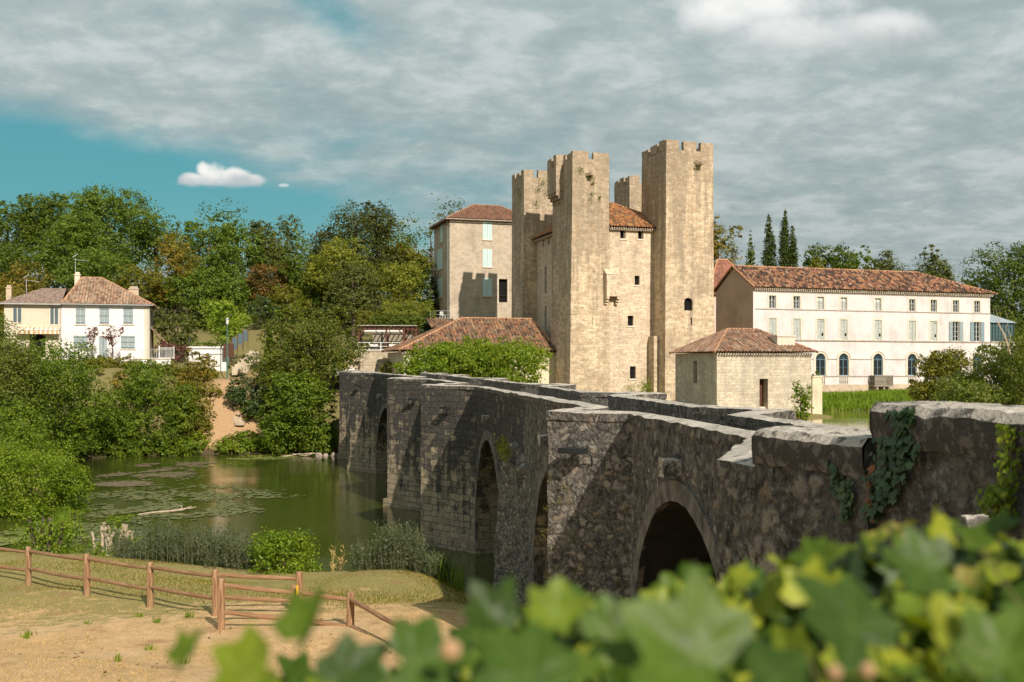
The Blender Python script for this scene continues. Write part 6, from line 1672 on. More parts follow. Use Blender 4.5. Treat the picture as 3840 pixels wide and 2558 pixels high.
# garden trees and shrubs on the far bank
GG = None
T('round lime green tree above the white garden store', 845, 1118, 178, 121, 'lime', k=18, bare=.28, group=GG)
T('blue-green shrub tree between the white house and the lime tree', 665, 1150, 180, 122, 'greygreen', k=16, bare=.1, group=GG)
T('small bright lime shrub on the slope beside the steps', 1012, 1228, 45, 116, 'lime', kind='cone', k=7, group=GG, name='shrub', cat='shrub')
T('purple-leaved shrub beside the white house side wall', 612, 1255, 75, 115, 'plum', kind='bush', k=10, group=GG, name='shrub', cat='shrub')
T('reddish shrub in front of the terrace gate', 672, 1278, 90, 114, 'plum', kind='bush', k=10, group=GG, name='shrub', cat='shrub', pbase=1350)
T('clipped box mound on the slope under the trellis', 925, 1325, 48, 113, 'oak', kind='bush', k=8, group=GG, name='shrub', cat='shrub', pbase=1352)
for px, w_, lab in ((345, 74, 'small purple-red tree before the white house shutters, the narrower of two'), (422, 92, 'small purple-red tree before the white house door, the wider of two')):
    rnd = random.Random(px); x = (px - CX) / F * 111; t = thing('ornamental_tree', lab, 'tree', (x, 111, 9.2), 0, 'purple trees on the white house terrace')
    wm = w_ / F * 111; lob = []
    for k in range(9):
        an = rnd.uniform(0, 6.28); q = rnd.uniform(.1, .36) * wm; lob.append((math.cos(an) * q, math.sin(an) * q * .6, 2.1 + rnd.uniform(0, 1.15), .13 * wm, .13 * wm, .42))
    make_crown(lob, .17, M['plum'], 1.5, 'crown', t, spread=.3)
    b = B(); b.tube([(0, 0, 0), (.02, 0, .9), (0, 0, 1.5)], [.09, .07, .06], 6)
    for l in lob: b.tube([(0, 0, 1.4), (l[0] * .6, l[1] * .6, 1.9), (l[0], l[1], l[2])], [.05, .03, .012], 4)
    b.build('trunk', M['bark'], t)
T('green shrub filling the garden slope under the terrace railing', 300, 1385, 220, 108, 'olive', kind='bush', k=14, group=GG, pbase=1500, name='bush', cat='bush')
T('leafy shrub below the garden store', 770, 1370, 120, 113, 'olive', kind='bush', k=12, group=GG, pbase=1440, name='bush', cat='bush')
T('dark shrub in the shade behind the rusty tree foot', 985, 1110, 130, 134, 'darkgreen', kind='bush', k=12, group=GG, pbase=1190, name='bush', cat='bush')
T('big dark hornbeam standing over the far end of the bridge', 1165, 1150, 385, 111, 'hornbeam', k=38, bare=.0, group=GG, pbase=1500, dens=2.6, nmax=22000)
T('clump of round garden tree leaves below the big hornbeam', 1080, 1290, 230, 107, 'hornbeam', kind='bush', k=18, group=GG, pbase=1560, name='bush', cat='bush')
T('large rounded bush touching the far end of the bridge by the water', 1120, 1375, 285, 104, 'bushgreen', kind='bush', k=30, group=GG, pbase=1705, name='bush', cat='bush', dens=2.6, nmax=22000)
T('dark laurel bush hanging over the dry bank', 945, 1372, 165, 108, 'darkgreen', kind='bush', k=18, group=GG, pbase=1560, name='bush', cat='bush')
T('tall yellow-green shrub between the garden store and the bank', 735, 1310, 190, 109, 'gold', kind='bush', k=20, group=GG, pbase=1570, name='bush', cat='bush')
T('green shrub below the yellow one at the bank edge', 700, 1420, 190, 106, 'olive', kind='bush', k=18, group=GG, pbase=1660, name='bush', cat='bush')
T('yellow flowering bush below the terrace railing', 430, 1370, 170, 107, 'gold', kind='bush', k=12, group=GG, pbase=1480, name='bush', cat='bush')
T('dense dark bush overhanging the river under the white house', 555, 1350, 320, 104, 'bushgreen', kind='bush', k=34, group=GG, pbase=1712, name='bush', cat='bush', dens=2.7, nmax=24000)
T('dark bush with drooping fronds between its two larger neighbours', 380, 1440, 240, 101, 'bushgreen', kind='bush', k=24, group=GG, pbase=1720, name='bush', cat='bush', nmax=20000)
T('huge green bush below the beige house at the river corner', 170, 1250, 390, 94, 'bushgreen', kind='bush', k=40, group=GG, pbase=1740, name='bush', cat='bush', dens=2.7, nmax=28000)
T('wispy yellow-tinged willow at the frame edge before the beige house', 20, 1180, 220, 88, 'tamarisk', kind='bush', k=20, group=GG, pbase=1640, name='bush', cat='bush', dens=1.7, spread=.28)
T('olive bush at the frame edge under the wispy willow', 10, 1420, 260, 80, 'bushgreen', kind='bush', k=24, group=GG, pbase=1800, name='bush', cat='bush', nmax=20000)
T('bright green bush beside the river bend, the one nearest the lawn', 120, 1640, 360, 61, 'bushlight', kind='bush', k=44, spread=.19, group=GG, pbase=1985, name='bush', cat='bush', dens=2.7, nmax=28000)
T('light green bush arm leaning over the lily pads', 270, 1745, 150, 63, 'bushlight', kind='bush', k=14, group=GG, pbase=1925, name='bush', cat='bush')
T('mid green bush at the frame edge behind the bright one', 10, 1520, 230, 70, 'bushlight', kind='bush', k=20, group=GG, pbase=1900, name='bush', cat='bush')
T('small pale bush on the dry bank slope', 925, 1500, 60, 107, 'bushlight', kind='bush', k=8, group=GG, pbase=1570, name='bush', cat='bush')
T('pale stemmed shrub with a rounded top behind the hedge', 1492, 1075, 60, 128, 'olive', kind='bush', k=9, group=GG, pbase=1150, name='shrub', cat='shrub')
# waterside greenery along the far shore
def strip(name, lab, pts, h, mat, size, k, kind='stuff', cat=None, r=1.2):
    L = []; rnd = random.Random(k)
    for i in range(k):
        j = rnd.randrange(len(pts) - 1); t = rnd.random(); (x0, y0), (x1, y1) = pts[j], pts[j + 1]
        x, y = x0 + (x1 - x0) * t + rnd.uniform(-.6, .6), y0 + (y1 - y0) * t + rnd.uniform(-.6, .6)
        hh = h * rnd.uniform(.6, 1.2); L.append((x, y, max(0, g(x, y)) + hh * .4, r * rnd.uniform(.7, 1.3), r, hh * .6))
    o = make_crown(L, size, mat, 2.0, name, None, nmax=20000); return tag(o, lab, cat, None, kind)
strip('bank_greenery', 'bright weeds along the foot of the dry bank', [(-31.5, 104.2), (-24.5, 105.3), (-19.5, 106.2)], 1.5, M['bushlight'], .24, 26)
strip('shore_growth', 'dark growth trailing into the water under the bushes', [(-43, 93), (-39, 100.5), (-31, 103.5)], 1.3, M['bushgreen'], .25, 34)
strip('slope_growth', 'undergrowth on the far bank below the terrace', [(-56, 104), (-44, 108), (-36, 109), (-30, 108)], 1.0, M['olive'], .27, 46)
strip('meadow_growth', 'undergrowth on the river bend bank', [(-34, 62), (-33, 72), (-39, 84), (-46, 94)], 2.6, M['bushgreen'], .24, 60, r=1.8)

# hedges and shrubs above the pergola
def hedge(lab, px0, px1, top, bot, d, mat, n=9, dep=1.6):
    z0, z1 = W(0, bot, d).z, W(0, top, d).z; x0, x1 = (px0 - CX) / F * d, (px1 - CX) / F * d; rnd = random.Random(int(px0))
    t = thing('hedge', lab, 'hedge', ((x0 + x1) / 2, d, z0)); w_ = (x1 - x0) / n; L = []
    for i in range(n): L.append((x0 + w_ * (i + .5) - (x0 + x1) / 2, rnd.uniform(-.3, .3), (z1 - z0) * .5, w_ * .8, dep, (z1 - z0) * rnd.uniform(.46, .54)))
    make_crown(L, .17, M[mat], 2.4, 'foliage', t, shell=.85, spread=.08)
hedge('clipped yellow-green hedge mound behind the pergola', 1440, 1625, 1130, 1235, 124, 'yellowgreen', 7, 2)
hedge('green hedge bank sloping down beside the pergola roof', 1345, 1450, 1165, 1245, 124, 'olive', 5, 2)
hedge('mixed green hedge directly over the pergola', 1400, 1600, 1180, 1245, 122, 'oak', 7, 1.6)
T('dark green conical shrub beside the tiled annex roof', 1605, 1175, 95, 121, 'darkgreen', kind='cone', k=9, group=GG, name='shrub', cat='shrub', pbase=1290)
T('small reddish-green bush between the cone shrub and the tiled roof', 1652, 1205, 50, 120, 'olive', kind='bush', k=7, group=GG, name='shrub', cat='shrub', pbase=1275)
T('trailing bush at the foot of the garden terrace', 1450, 1340, 70, 112, 'yellowgreen', kind='bush', k=8, group=GG, name='shrub', cat='shrub', pbase=1400)
# bushes in front of the annex
T('leafy green bush in front of the annex, the smaller one', 1630, 1272, 260, 99, 'bushlight', kind='bush', k=28, group=GG, pbase=1460, name='bush', cat='bush', dens=3.4)
T('leafy green bush in front of the annex, the larger one', 1860, 1248, 385, 97, 'bushlight', kind='bush', k=44, group=GG, pbase=1470, name='bush', cat='bush', dens=3.2, nmax=26000)
# right-hand trees
T('yellow-green pine beside the tallest tower', 2700, 815, 170, 150, 'gold', k=14, bare=.45, group=GG)
T('dark conifer between the pine and the cypresses', 2815, 890, 125, 150, 'oak', kind='cone', k=10, group=GG)
T('slim dark cypress, the shorter of the pair', 2886, 815, 60, 140, 'cypress', kind='column', k=16, group=GG, dens=3.0)
T('taller dark cypress with two leading shoots', 2944, 786, 50, 139, 'cypress', kind='column', k=18, group=GG, dens=3.0)
T('side shoot cypress leaning out from the taller one', 2974, 855, 42, 138.5, 'cypress', kind='column', k=14, group=GG, dens=3.0)
for lab, px, top, w_, d, mat in (('rounded tree over the long roof, nearest the cypresses', 3110, 925, 230, 175, 'oak'), ('umbrella pine crown over the long roof', 3205, 915, 150, 180, 'acacia'), ('grey-green willow-like tree over the middle of the long roof', 3320, 925, 180, 172, 'greygreen'),
        ('grey-green round tree over the hipped end of the long roof', 3470, 935, 200, 170, 'greygreen'), ('low olive tree just right of the cypresses', 3050, 965, 120, 168, 'olive'), ('distant low tree in the gap before the big dark oak', 3600, 1020, 90, 190, 'greygreen')):
    T(lab, px, top, w_, d, mat, k=16, group=GG, dens=3.2, bare=.1)
T('big dark oak looming behind the end of the long building', 3790, 890, 330, 140, 'oak', k=30, bare=.12, group=GG, dens=2.6, nmax=22000)
T('dark oak branch mass beside the conservatory', 3700, 1010, 170, 143, 'darkgreen', k=18, bare=.1, group=GG)
T('yellowing scrub behind the conservatory', 3770, 1195, 120, 134, 'olive', kind='bush', k=10, group=GG, name='bush', cat='bush', pbase=1330)
T('rounded olive-green bush on the pond bank', 3540, 1310, 250, 84, 'olive', kind='bush', k=28, group=GG, pbase=1560, name='bush', cat='bush', dens=2.4, nmax=18000)
T('feathery tamarisk on the pond bank before the conservatory', 3740, 1290, 300, 74, 'tamarisk', kind='bush', k=30, group=GG, pbase=1580, name='bush', cat='bush', dens=2.0, spread=.25, leaf=.2, nmax=20000)
T('low feathery tamarisk between the olive bush and our wall', 3620, 1430, 260, 66, 'tamarisk', kind='bush', k=22, group=GG, pbase=1600, name='bush', cat='bush', dens=2.0, spread=.25, leaf=.18, nmax=16000)
T('tall wispy tamarisk at the frame edge', 3850, 1190, 160, 70, 'tamarisk', kind='bush', k=20, group=GG, pbase=1560, name='bush', cat='bush', dens=1.2, spread=.35, leaf=.18)
T('slender young tree in front of the square building', 3003, 1428, 72, 84, 'bushlight', kind='bush', k=14, group=GG, pbase=1590, name='young_tree', cat='tree', spread=.25)
T('little plant sprouting behind the corner pier', 3058, 1385, 34, 92, 'bushlight', kind='bush', k=5, group=GG, pbase=1440, name='shrub', cat='shrub')
b = B(); rnd = random.Random(8)       # bare twigs over the tamarisk
tw_ = thing('bare_branch', 'bare pale branches reaching up out of the tamarisk', 'branch', tuple(W(3790, 1330, 70)))
for k in range(4):
    p = Vector((0, 0, 0)); pts = [p.copy()]
    for j in range(5): p = p + Vector((rnd.uniform(-.35, .15), 0, rnd.uniform(.4, .8))); pts.append(p.copy())
    b = B(); b.tube(pts, [.04, .03, .025, .02, .012, .006], 5); b.build('twig', M['driftwood'], tw_)
# grass bank before the long building
def scatter(poly, n, zf=None):
    poly = np.array(poly, float); lo, hi = poly.min(0), poly.max(0); out = []
    while len(out) < n:
        q = RNG.uniform(lo, hi, (n, 2)); ins, _ = poly_d(poly, q[:, 0], q[:, 1]); out += list(q[ins])
    q = np.array(out[:n]); z = gz(q[:, 0], q[:, 1]) if zf is None else np.full(n, zf)
    return np.column_stack([q, z])
blades('bank_grass', scatter([(26.5, 103.6), (40, 104.2), (56, 109), (56, 121), (42, 117), (27, 112)], 15000), .75, .10, .4, M['greengrass'], 'tall lush grass on the pond bank before the long building', None, 'stuff')
# dry turf of the near bank
blades('lawn_grass', scatter([(-17, 14), (2, 14), (3, 34), (-1.5, 36.5), (-8, 38), (-14, 38.5), (-22, 40)], 60000) - np.array([0, 0, .02]), .055, .012, .7, M['drygrass'], 'short dry grass of the bank lawn', None, 'stuff')
blades('green_turf', scatter([(-22, 30), (-13, 31), (-8.5, 28.5), (-4.5, 26.5), (-1, 31), (-2, 36), (-8, 38.5), (-14, 39.5), (-24, 44)], 34000) - np.array([0, 0, .02]), .085, .014, .7, M['olive'], 'greener turf behind the fence', None, 'stuff')
tf = []
for px, py in ((100, 2395), (110, 2385), (525, 2315), (590, 2335), (710, 2315), (440, 2480), (560, 2440), (330, 2345), (690, 2490)):
    d = 20.0
    for _ in range(12): 
        x = (px - CX) / F * d; d = (CZ - g(x, d)) * F / (py - HY)
    tf.append((x, d))
pp = np.concatenate([np.column_stack([x + RNG.normal(0, .06, 26), y + RNG.normal(0, .05, 26), np.full(26, g(x, y))]) for x, y in tf])
blades('weed_tufts', pp, .16, .02, .6, M['bushlight'], 'scattered green weeds in the dry lawn', None, 'stuff')
fl = scatter([(-15, 15), (0, 15), (-2, 27), (-10, 29), (-16, 30)], 260); V, Fq = leaf_cards(fl + np.array([0, 0, .03]), RNG.normal(size=(260, 3)) * .3 + np.array([0, 0, 1]), .075, .6)
tag(mesh_np('fallen_leaves', V, Fq, M['orange']), 'brown leaves scattered on the lawn', None, None, 'stuff')

# willow shoots, reeds and the bush by the water
def clump(name, lab, px0, px1, ptop, d, n, mat, h, w_=.02, lean=.3, leaves=9, dd=1.5, cat='plant', grp=None):
    x0, x1 = (px0 - CX) / F * d, (px1 - CX) / F * d
    q = np.column_stack([RNG.uniform(x0, x1, n), d + RNG.uniform(-dd, dd, n)]); q = np.column_stack([q, np.maximum(gz(q[:, 0], q[:, 1]), 0)])
    c = q.mean(0); q -= c
    o = blades(name, q, h, w_, lean, mat, lab, cat, None, None, leaves); o.location = c
    if grp: o['group'] = grp
    return o
clump('willow_shoots', 'grey-green willow shoots crowding behind the middle of the long fence', 560, 900, 2010, 38.5, 620, M['willow'], 1.45, .014, .28, 26, 1.6)
clump('willow_shoots', 'low willow shoots at the stump end of the fence', 440, 620, 2060, 39.5, 260, M['willow'], 1.1, .014, .28, 24, 1.3)
clump('willow_shoots', 'willow shoots between the tall row and the leafy ash', 780, 960, 2040, 37.5, 260, M['willow'], 1.25, .014, .28, 24, 1.2)
T('bright leafy ash bush by the fence corner', 1062, 1985, 225, 36.5, 'bushlight', kind='bush', k=26, group=GG, pbase=2200, name='bush', cat='bush', leaf=.11, dens=2.2, nmax=15000, spread=.3)
clump('willow_shoots', 'tall willow clump on the grassy mound before the bridge', 1430, 1580, 2025, 35.6, 300, M['willow'], 1.5, .014, .24, 30, .9)
clump('willow_shoots', 'lower willow shoots on the mound side toward the open water', 1330, 1480, 2080, 35.8, 170, M['willow'], .9, .014, .3, 24, .8)
clump('willow_shoots', 'lower willow shoots on the mound side toward the bridge', 1560, 1690, 2110, 35.4, 170, M['willow'], .85, .014, .35, 22, .8)
clump('reeds', 'arching reeds at the dark water below the bridge', 1640, 1740, 2120, 35, 70, M['greengrass'], 1.1, .03, .8, 0, .7)
clump('reeds', 'bright green reeds beside the lily pads', 205, 285, 1850, 52, 130, M['greengrass'], 1.7, .035, .35, 0, .9)
clump('dry_stalks', 'few dry stalks at the water edge right of the fence corner', 1240, 1290, 2130, 36.5, 14, M['drygrass'], .9, .02, .5, 6, .4)
clump('water_grass', 'fringe of green water grass along the bank', 300, 700, 2120, 41, 300, M['greengrass'], .5, .02, .5, 0, .8)

# pollarded stumps
def stump(lab, px, py, d, posts, leafmat_, lobes):
    x = (px - CX) / F * d; t = thing('pollard_stump', lab, 'tree', (x, d, max(g(x, d), 0) - .1), 0, 'pollarded willow stumps at the water')
    rnd = random.Random(px)
    for (dx, h, r, lean) in posts:
        b = B(); b.tube([(dx * .6, 0, 0), (dx * .9, 0, h * .45), (dx + lean, rnd.uniform(-.1, .1), h)], [r * 1.2, r, r * .9], 8)
        if r > .1: b.tube([(dx * .95, 0, h * .6), (dx + .25, .0, h * .85)], [r * .6, r * .5], 6)
        o = b.build('stem', M['driftwood'] if lab.startswith('cut') else M['bark'], t); roughen(o, 1, .03, 3)
    make_crown(lobes, .14, leafmat_, 2.0, 'shoots', t, spread=.28, nmax=7000)
stump('cut pale willow stumps sprouting at the water, knotted at the top', 400, 2080, 45, [(-.55, 1.5, .06, -.05), (-.2, 1.75, .07, .02), (.15, 1.9, .14, -.2), (.75, 1.8, .16, .0), (.95, 1.5, .12, .1)], M['bushlight'],
      [(.2, 0, 1.0, .7, .5, .7), (1.0, 0, .9, .6, .5, .8), (-.3, 0, .6, .5, .4, .5), (.8, 0, 1.9, .35, .3, .3), (.1, 0, 1.9, .2, .2, .25)])
stump('dark willow stumps wrapped in green shoots, nearer the frame edge', 165, 2060, 46.5, [(-.5, 1.9, .09, -.1), (-.1, 1.9, .08, .05), (.3, 1.9, .09, -.05), (.8, 1.7, .08, .1)], M['bushlight'],
      [(-.6, 0, 1.2, .7, .5, .9), (.2, 0, 1.3, .8, .5, .9), (.9, 0, 1.0, .7, .5, .8), (.1, 0, .4, 1.3, .6, .4), (-.7, 0, 2.0, .5, .4, .3)])
# floating things: pads, weed, driftwood
def floats(name, lab, spots, n, size, mat, z=.012, flat=.05):
    P = []
    for (px, py, wx, wy, share) in spots:
        k = int(n * share); d0 = CZ * F / (py - HY); x0 = (px - CX) / F * d0
        dy = (wy / 2) * d0 * d0 / (CZ * F); dx = wx / 2 / F * d0
        r = np.sqrt(RNG.random(k)) * (1 + RNG.normal(0, .12, k)); a = RNG.uniform(0, 2 * np.pi, k)
        P.append(np.column_stack([x0 + np.cos(a) * r * dx, d0 + np.sin(a) * r * dy, np.full(k, z) + RNG.uniform(0, .012, k)]))
    P = np.concatenate(P); ins, dd = poly_d(RIVER, P[:, 0], P[:, 1]); P = P[ins & (dd > .2)]
    # clustered rather than even
    keep = np.array([noise.noise((p[0] * .45, p[1] * .28, 5)) + .5 * noise.noise((p[0] * 1.4, p[1] * .9, 9)) for p in P]) > -.12
    P = P[keep]; n = len(P); K = 7
    r = size * RNG.uniform(.55, 1.2, n); a0 = RNG.uniform(0, 6.28, n); tilt = RNG.normal(0, flat, (n, 2))
    V = np.empty((n, K, 3))
    for k in range(K):
        a = a0 + k * 2 * np.pi / K; rr = r * (.35 if k == 0 else 1)
        V[:, k, 0] = P[:, 0] + np.cos(a) * rr; V[:, k, 1] = P[:, 1] + np.sin(a) * rr; V[:, k, 2] = P[:, 2] + .01 + np.maximum(0, (np.cos(a) * tilt[:, 0] + np.sin(a) * tilt[:, 1]) * r)
    return tag(mesh_np(name, V.reshape(-1, 3), np.arange(n * K).reshape(n, K), mat, k=K), lab, None, None, 'stuff')
floats('lily_pads', 'lily pads floating in a broad raft on the river', [(620, 1870, 700, 110, .34), (420, 1900, 420, 90, .14), (760, 1915, 420, 55, .12), (120, 2010, 330, 120, .15), (360, 1990, 260, 130, .12), (820, 1855, 380, 40, .06), (1010, 1862, 250, 18, .02), (560, 1790, 420, 40, .05)], 8000, .15, M['lilypad'])
floats('yellow_lily_pads', 'bright yellow-green lily pads near the far shore and frame edge', [(1040, 1712, 260, 16, .3), (60, 2020, 180, 90, .5), (960, 1722, 200, 10, .2)], 1900, .15, M['lilyyellow'])
floats('floating_weed', 'mats of pinkish brown weed drifting on the river', [(560, 1782, 330, 26, .3), (690, 1745, 330, 22, .3), (480, 1815, 250, 20, .2), (640, 1765, 160, 16, .1), (980, 1700, 130, 6, .1)], 6000, .15, M['algae'], .006, 0)
dl = thing('drift_branch', 'pale driftwood branch lying among the lily pads', 'branch', tuple(W(600, 1925, CZ * F / 540)))
b = B(); b.tube([(-1.1, -.5, .0), (-.4, -.1, .06), (.4, .3, .08), (1.1, .7, .12), (1.6, .7, .3)], [.03, .05, .06, .06, .03], 7); b.tube([(1.0, .6, .1), (.9, 1.2, .25), (.5, 1.4, .3)], [.04, .03, .01], 5); b.tube([(1.1, .7, .1), (1.7, 1.3, .2)], [.04, .02], 5)
b.build('limb', M['driftwood'], dl)
dl = thing('drift_branch', 'grey twiggy snag in the water beneath the far bush', 'branch', tuple(W(1120, 1712, 101)))
b = B(); rnd = random.Random(4)
for k in range(6): b.tube([(rnd.uniform(-2, 1), rnd.uniform(-.5, .5), 0), (rnd.uniform(-1, 2), rnd.uniform(-.5, .5), .3), (rnd.uniform(0, 3), 0, .05)], [.05, .04, .02], 5)
b.build('twigs', M['driftwood'], dl)
for i, (x, y, s, lab) in enumerate(((1195, 1712, .45, 'dark wet rock at the shore closest to the bushes'), (1222, 1714, .35, 'small pale rock between two shore rocks'), (1252, 1708, .5, 'largest rock at the foot of the bridge abutment'))):
    p = W(x, y, 101.5); t = thing('shore_rock', lab, 'rock', (p.x, p.y, .02), i, 'rocks at the foot of the bridge')
    b = B(); b.prism([(math.cos(a) * s, math.sin(a) * s * .7) for a in (0, 1, 2.1, 3, 4.2, 5.2)], -.2, s * .6, [(math.cos(a) * s * .6, math.sin(a) * s * .45) for a in (0, 1, 2.1, 3, 4.2, 5.2)])
    roughen(b.build('stone', M['ledge'], t), 2, .08, 3)
steps = thing('bank_steps', 'worn stone steps half buried in the dry bank', 'steps', tuple(W(895, 1580, 106.5)))
b = B()
for k in range(5): b.box(-.4 - k * .32, .5 - k * .32, k * .5, k * .5 + .5, -.4 + k * .35, .05 + k * .36)
roughen(b.build('steps', M['plinth'], steps), 1, .06, 2)
# ------------------------------------------------------------------ ivy close to the camera, on top of the viewpoint's wall
gw = thing('viewpoint_wall', 'low stone garden wall buried under the ivy', 'wall', (0, .9, 0))
b = B(); b.box(-3.5, 3.2, -.12, .28, 5.0, 7.72); b.build('wall', M['bridge_near'], gw)
m, nt = new_mat('ivy_leaf')
at_ = nt.n('ShaderNodeAttribute', attribute_name='vein'); gm = nt.n('ShaderNodeNewGeometry')
rnd_ = gm.outputs['Random Per Island']
cst = nt.n('ShaderNodeTexCoord')
base = nt.ramp(rnd_, [(0, (.026, .056, .008)), (.3, (.050, .096, .010)), (.55, (.092, .148, .013)), (.78, (.17, .215, .017)), (1, (.28, .30, .024))])
vn = nt.math('POWER', at_.outputs[2], 13.0)
cl = nt.mix(nt.math('MULTIPLY', vn, .45), base, (.24, .33, .07))
fm = nt.noise(cst.outputs['Object'], 28.0, 5, .7)
cl = nt.mix(1.0, cl, nt.ramp(fm, [(.3, .62), (.5, 1.0), (.72, 1.3)]), 'MULTIPLY')
bl = nt.step(nt.noise(cst.outputs['Object'], 9.0, 3), .66, .72)
cl = nt.mix(nt.math('MULTIPLY', bl, .35), cl, (.55, .33, .12))
d_ = nt.n('ShaderNodeBsdfPrincipled', {'Base Color': cl, 'Roughness': .45, 'Specular IOR Level': .25})
t_2 = nt.n('ShaderNodeBsdfTranslucent', {'Color': nt.mix(1.0, cl, (1.6, 1.7, .45), 'MULTIPLY')})
mx = nt.n('ShaderNodeMixShader', {0: .30, 1: d_.outputs[0], 2: t_2.outputs[0]}); nt.n('ShaderNodeOutputMaterial', {'Surface': mx.outputs[0]})
M['ivy'] = m
m2 = m.copy(); m2.name = 'ivy_young_leaf'
for nd in m2.node_tree.nodes:
    if nd.type == 'VALTORGB' and len(nd.color_ramp.elements) == 5:
        for e, c in zip(nd.color_ramp.elements, ((.07, .12, .010), (.10, .155, .012), (.15, .20, .014), (.23, .26, .02), (.13, .18, .013))): e.color = (*c, 1)
M['ivyyoung'] = m2
def ivy_leaves(name, items, parent, mat):
    """items: (centre, normal, tip direction, size); lobed leaves, veins brighter, gently cupped"""
    V, Fc, A = [], [], []
    lob = [(0, 1.0), (31, .60), (54, .86), (86, .55), (114, .70), (150, .50), (180, .20)]
    l2 = []
    for (a0, r0), (a1, r1) in zip(lob[:-1], lob[1:]): l2 += [(a0, r0), (a0 * .55 + a1 * .45 if r0 > r1 else a0 * .45 + a1 * .55, (r0 + r1) / 2 * .99)]
    l2.append(lob[-1])
    ang = [(a, r) for a, r in l2] + [(-a, r) for a, r in reversed(l2[1:-1])]
    for (c, n, tip, s) in items:
        n = n.normalized(); y = (tip - n * tip.dot(n)).normalized(); x = y.cross(n)
        i0 = len(V); V.append(c); A.append(1.0)
        cup = random.uniform(-.25, .35); bend = random.uniform(-.75, .25); fold = random.uniform(-.1, .55); tw = random.uniform(-.5, .5); f = random.uniform(.9, 1.1)
        m1 = []; m2 = []
        for a, r in ang:
            r2 = r * random.uniform(.96, 1.04); lx, ly = math.sin(R(a)) * r2 * f, math.cos(R(a)) * r2
            p = c + (x * lx + y * ly) * s * .62 + n * (cup * r2 * r2 + bend * ly * abs(ly) * .6 + fold * abs(lx) + tw * lx * ly) * s * .5
            v = 1.0 if r in (1.0, .86, .70) else .0
            q = c.lerp(p, .5) - n * s * .02 * (1 if v else -1)
            m1.append(len(V)); V.append(q); A.append(v); m2.append(len(V)); V.append(p); A.append(v * .9)
        k = len(ang)
        for j in range(k):
            jn = (j + 1) % k
            Fc.append((i0, m1[j], m1[jn])); Fc.append((m1[j], m2[j], m2[jn])); Fc.append((m1[j], m2[jn], m1[jn]))
    o = mesh_np(name, [tuple(v) for v in V], Fc, mat, parent, smooth=True, k=3)
    at = o.data.attributes.new('vein', 'FLOAT', 'POINT'); at.data.foreach_set('value', np.array(A, np.float32))
    return o
M['bud'] = plain('dry_flower_heads', (.36, .22, .12), .8)
M['stem'] = plain('ivy_stem', (.13, .12, .04), .7)
iv = thing('ivy', 'sunlit ivy with lobed yellow-green leaves blurred right in front of the camera', 'plant', (0, .9, 7.7))
off = Vector((0, .9, 7.7)); rn = random.Random(21)
def topline(px):      # upper edge of the leaf mass as seen in the photograph
    K = [(480, 2580), (760, 2480), (1000, 2400), (1150, 2440), (1450, 2420), (1600, 2320), (1750, 2270), (2000, 2170), (2300, 2110), (2600, 2090), (2900, 2050), (3200, 1930), (3500, 1860), (3900, 1830), (4600, 1820)]
    for (a, ya), (b_, yb) in zip(K[:-1], K[1:]):
        if px <= b_: return ya + (yb - ya) * max(0, (px - a)) / (b_ - a)
    return K[-1][1]
items = []
camp = Vector((0, 0, CZ))
for k in range(900):
    px = rn.uniform(560, 4700); t = rn.random() ** .8; d = rn.uniform(.62, 1.15)
    ty = topline(px) + 120; depth_px = t * (2900 - ty)
    py = ty + depth_px + (30 if px < 1100 else 0)
    if px < 900 and rn.random() < .75: continue
    py += rn.choice((-70, 0, 20, 90)) * (1 if t < .3 else 0)
    d = .66 + (1 - t) * .42 + rn.uniform(-.06, .06)
    c = W(px, py, d)
    n = (Vector((rn.uniform(-1.1, 1.1), -.45 + rn.uniform(-.7, .6), .85 + rn.uniform(-.7, .4))))
    tip = Vector((rn.uniform(-1, 1), rn.uniform(-.5, .2), rn.uniform(-1.0, .9)))
    items.append((c - off, n, tip, rn.uniform(.030, .056) * (1.1 if t < .5 else .9)))
YS = len(items)
# a few large leaves that stand out
for px, py, d, s, tx, tz, nx_ in ((3200, 2300, .66, .135, -.35, 1, .25), (2620, 2420, .64, .15, -.9, .75, .1), (1150, 2300, .72, .085, .3, 1, -.4), (690, 2400, .74, .062, .2, .6, -.5), (1560, 2420, .70, .105, .9, .3, .2), (960, 2470, .68, .10, -.8, -.4, -.2), (3560, 2320, .68, .11, 1, -.2, .3),
                                  (2080, 2260, .75, .085, .2, 1, .1), (3030, 2170, .78, .075, .1, 1, -.2), (1850, 2260, .76, .08, -.3, .8, .2), (1300, 2470, .70, .095, .7, .9, .0), (3480, 2070, .78, .10, -1, .35, .1), (2300, 2330, .7, .09, .5, .7, 0), (3760, 2420, .66, .12, .3, .9, -.1), (1990, 2480, .64, .12, -.4, .6, .1), (2900, 2500, .62, .12, .8, -.2, .2)):
    items.append((W(px, py + 60, d) - off, Vector((nx_ * 2, -1, .75)), Vector((tx, -.1, tz)), s * .62))
young = [it for i, it in enumerate(items) if (i % 6 == 0 and i < YS) or i in (YS + 2, YS + 3, YS + 5)]
old = [it for it in items if it not in young]
ivy_leaves('leaves', old, iv, M['ivy']); tag(ivy_leaves('young_leaves', young, iv, M['ivyyoung']), 'pale yellow-green young leaves')
M['ivyinner'] = leafmat('gap_shade_leaves', [(.012, .026, .008), (.020, .040, .012), (.030, .055, .014)], .1, .4, gain=False)
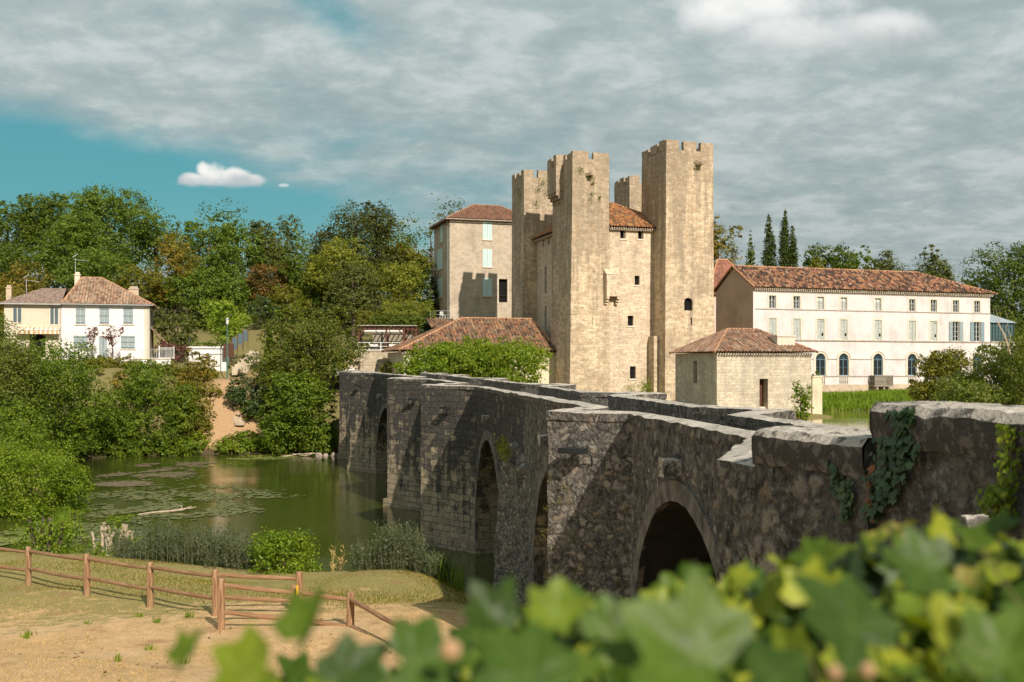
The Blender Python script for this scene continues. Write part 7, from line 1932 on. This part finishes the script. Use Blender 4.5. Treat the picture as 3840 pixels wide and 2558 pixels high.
# inner leaves, coloured near black to paint the shade between the outer ones
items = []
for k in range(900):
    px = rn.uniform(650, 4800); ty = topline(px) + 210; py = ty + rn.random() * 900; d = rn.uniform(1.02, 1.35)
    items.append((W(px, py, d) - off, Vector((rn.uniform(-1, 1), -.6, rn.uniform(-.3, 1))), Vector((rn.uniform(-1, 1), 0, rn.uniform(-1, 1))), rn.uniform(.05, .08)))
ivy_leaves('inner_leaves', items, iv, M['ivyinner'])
for k in range(36):
    b = B(); px = rn.uniform(900, 4300); p = W(px, topline(px) + rn.uniform(120, 500), rn.uniform(.75, 1.1)) - off; q = p + Vector((rn.uniform(-.12, .12), rn.uniform(-.03, .05), rn.uniform(-.2, -.08)))
    b.tube([p, (p + q) / 2 + Vector((.01, 0, .01)), q], [.001, .0015, .002], 5)
    b.build('stem', M['stem'], iv)
for px, py, d, r in ((1690, 2440, .66, .0065), (3130, 2522, .62, .0045), (3255, 2515, .62, .0045)):
    p = W(px, py, d) - off; b = B(); b.tube([p + Vector((0, .002, 0)), p, p - Vector((0, .003, 0))], [r, r, r * .5], 12); b.build('dry_bud', M['bud'], iv)

# ivy hanging on the near wall of the bridge
def wall_ivy(lab, p, q, patches, n, mat, size, out=.05):
    p, q = Vector(p), Vector(q); d = (q - p).normalized(); nn = Vector((d.y, -d.x)); nn = nn if nn.x < 0 else -nn
    items = []; rn = random.Random(n)
    c0 = p.to_3d() + Vector((0, 0, 7)); 
    t = thing('wall_ivy', lab, 'plant', tuple(c0))
    for (px, py, wx, wy, share) in patches:
        for _ in range(int(n * share)):
            a = rn.gauss(0, .42); e = rn.uniform(-.5, .5)
            x = px + a * wx * .6; y = py + e * wy
            # meet the wall plane
            D = Vector(((x - CX) / F, 1, (HY - y) / F)); s = (p.x * nn.x + p.y * nn.y) / (D.x * nn.x + D.y * nn.y)
            c = camp + D * s + Vector((nn.x, nn.y, 0)) * rn.uniform(.02, out)
            items.append((c - c0, Vector((nn.x, nn.y, .45)) + Vector((rn.uniform(-.4, .4), rn.uniform(-.4, .4), rn.uniform(-.3, .3))), Vector((rn.uniform(-.5, .5), rn.uniform(-.5, .5), -1)), size * rn.uniform(.6, 1.2)))
    ivy_leaves('leaves', items, t, mat); return t
A_, Q_ = (2.16, 6.34), (2.41, 5.03)
wall_ivy('dark ivy climbing the end of the high approach wall', A_, Q_, [(3400, 1640, 110, 200, .30), (3345, 1760, 90, 240, .3), (3300, 1860, 70, 180, .18), (3430, 1560, 40, 60, .1), (3395, 1720, 60, 160, .12)], 420, M['ivydark'], .055)
wall_ivy('rust brown dead ivy beside the green climber', A_, Q_, [(3290, 1850, 22, 200, 1)], 60, M['ivyrust'], .05)
wall_ivy('green ivy strand on the raised parapet block', (1.735, 7.50), (2.135, 6.42), [(3150, 1790, 30, 130, .4), (3195, 1880, 50, 140, .6)], 120, M['ivydark'], .055)
wall_ivy('bright ivy mass on the approach wall at the frame edge', A_, Q_, [(3830, 1720, 50, 260, .4), (3790, 1900, 90, 160, .6)], 420, M['bushlight'], .035, .12)
hp = thing('rubble_heap', 'pale stone lying on top of the ivy-covered wall end', 'stone', tuple(W(3655, 1945, 4.4)))
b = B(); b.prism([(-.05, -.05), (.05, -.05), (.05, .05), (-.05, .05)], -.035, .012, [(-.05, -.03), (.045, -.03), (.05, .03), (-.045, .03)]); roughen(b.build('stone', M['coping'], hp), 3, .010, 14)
print('leaf meshes', sum(len(o.data.polygons) for o in scene.objects if o.type == 'MESH'))
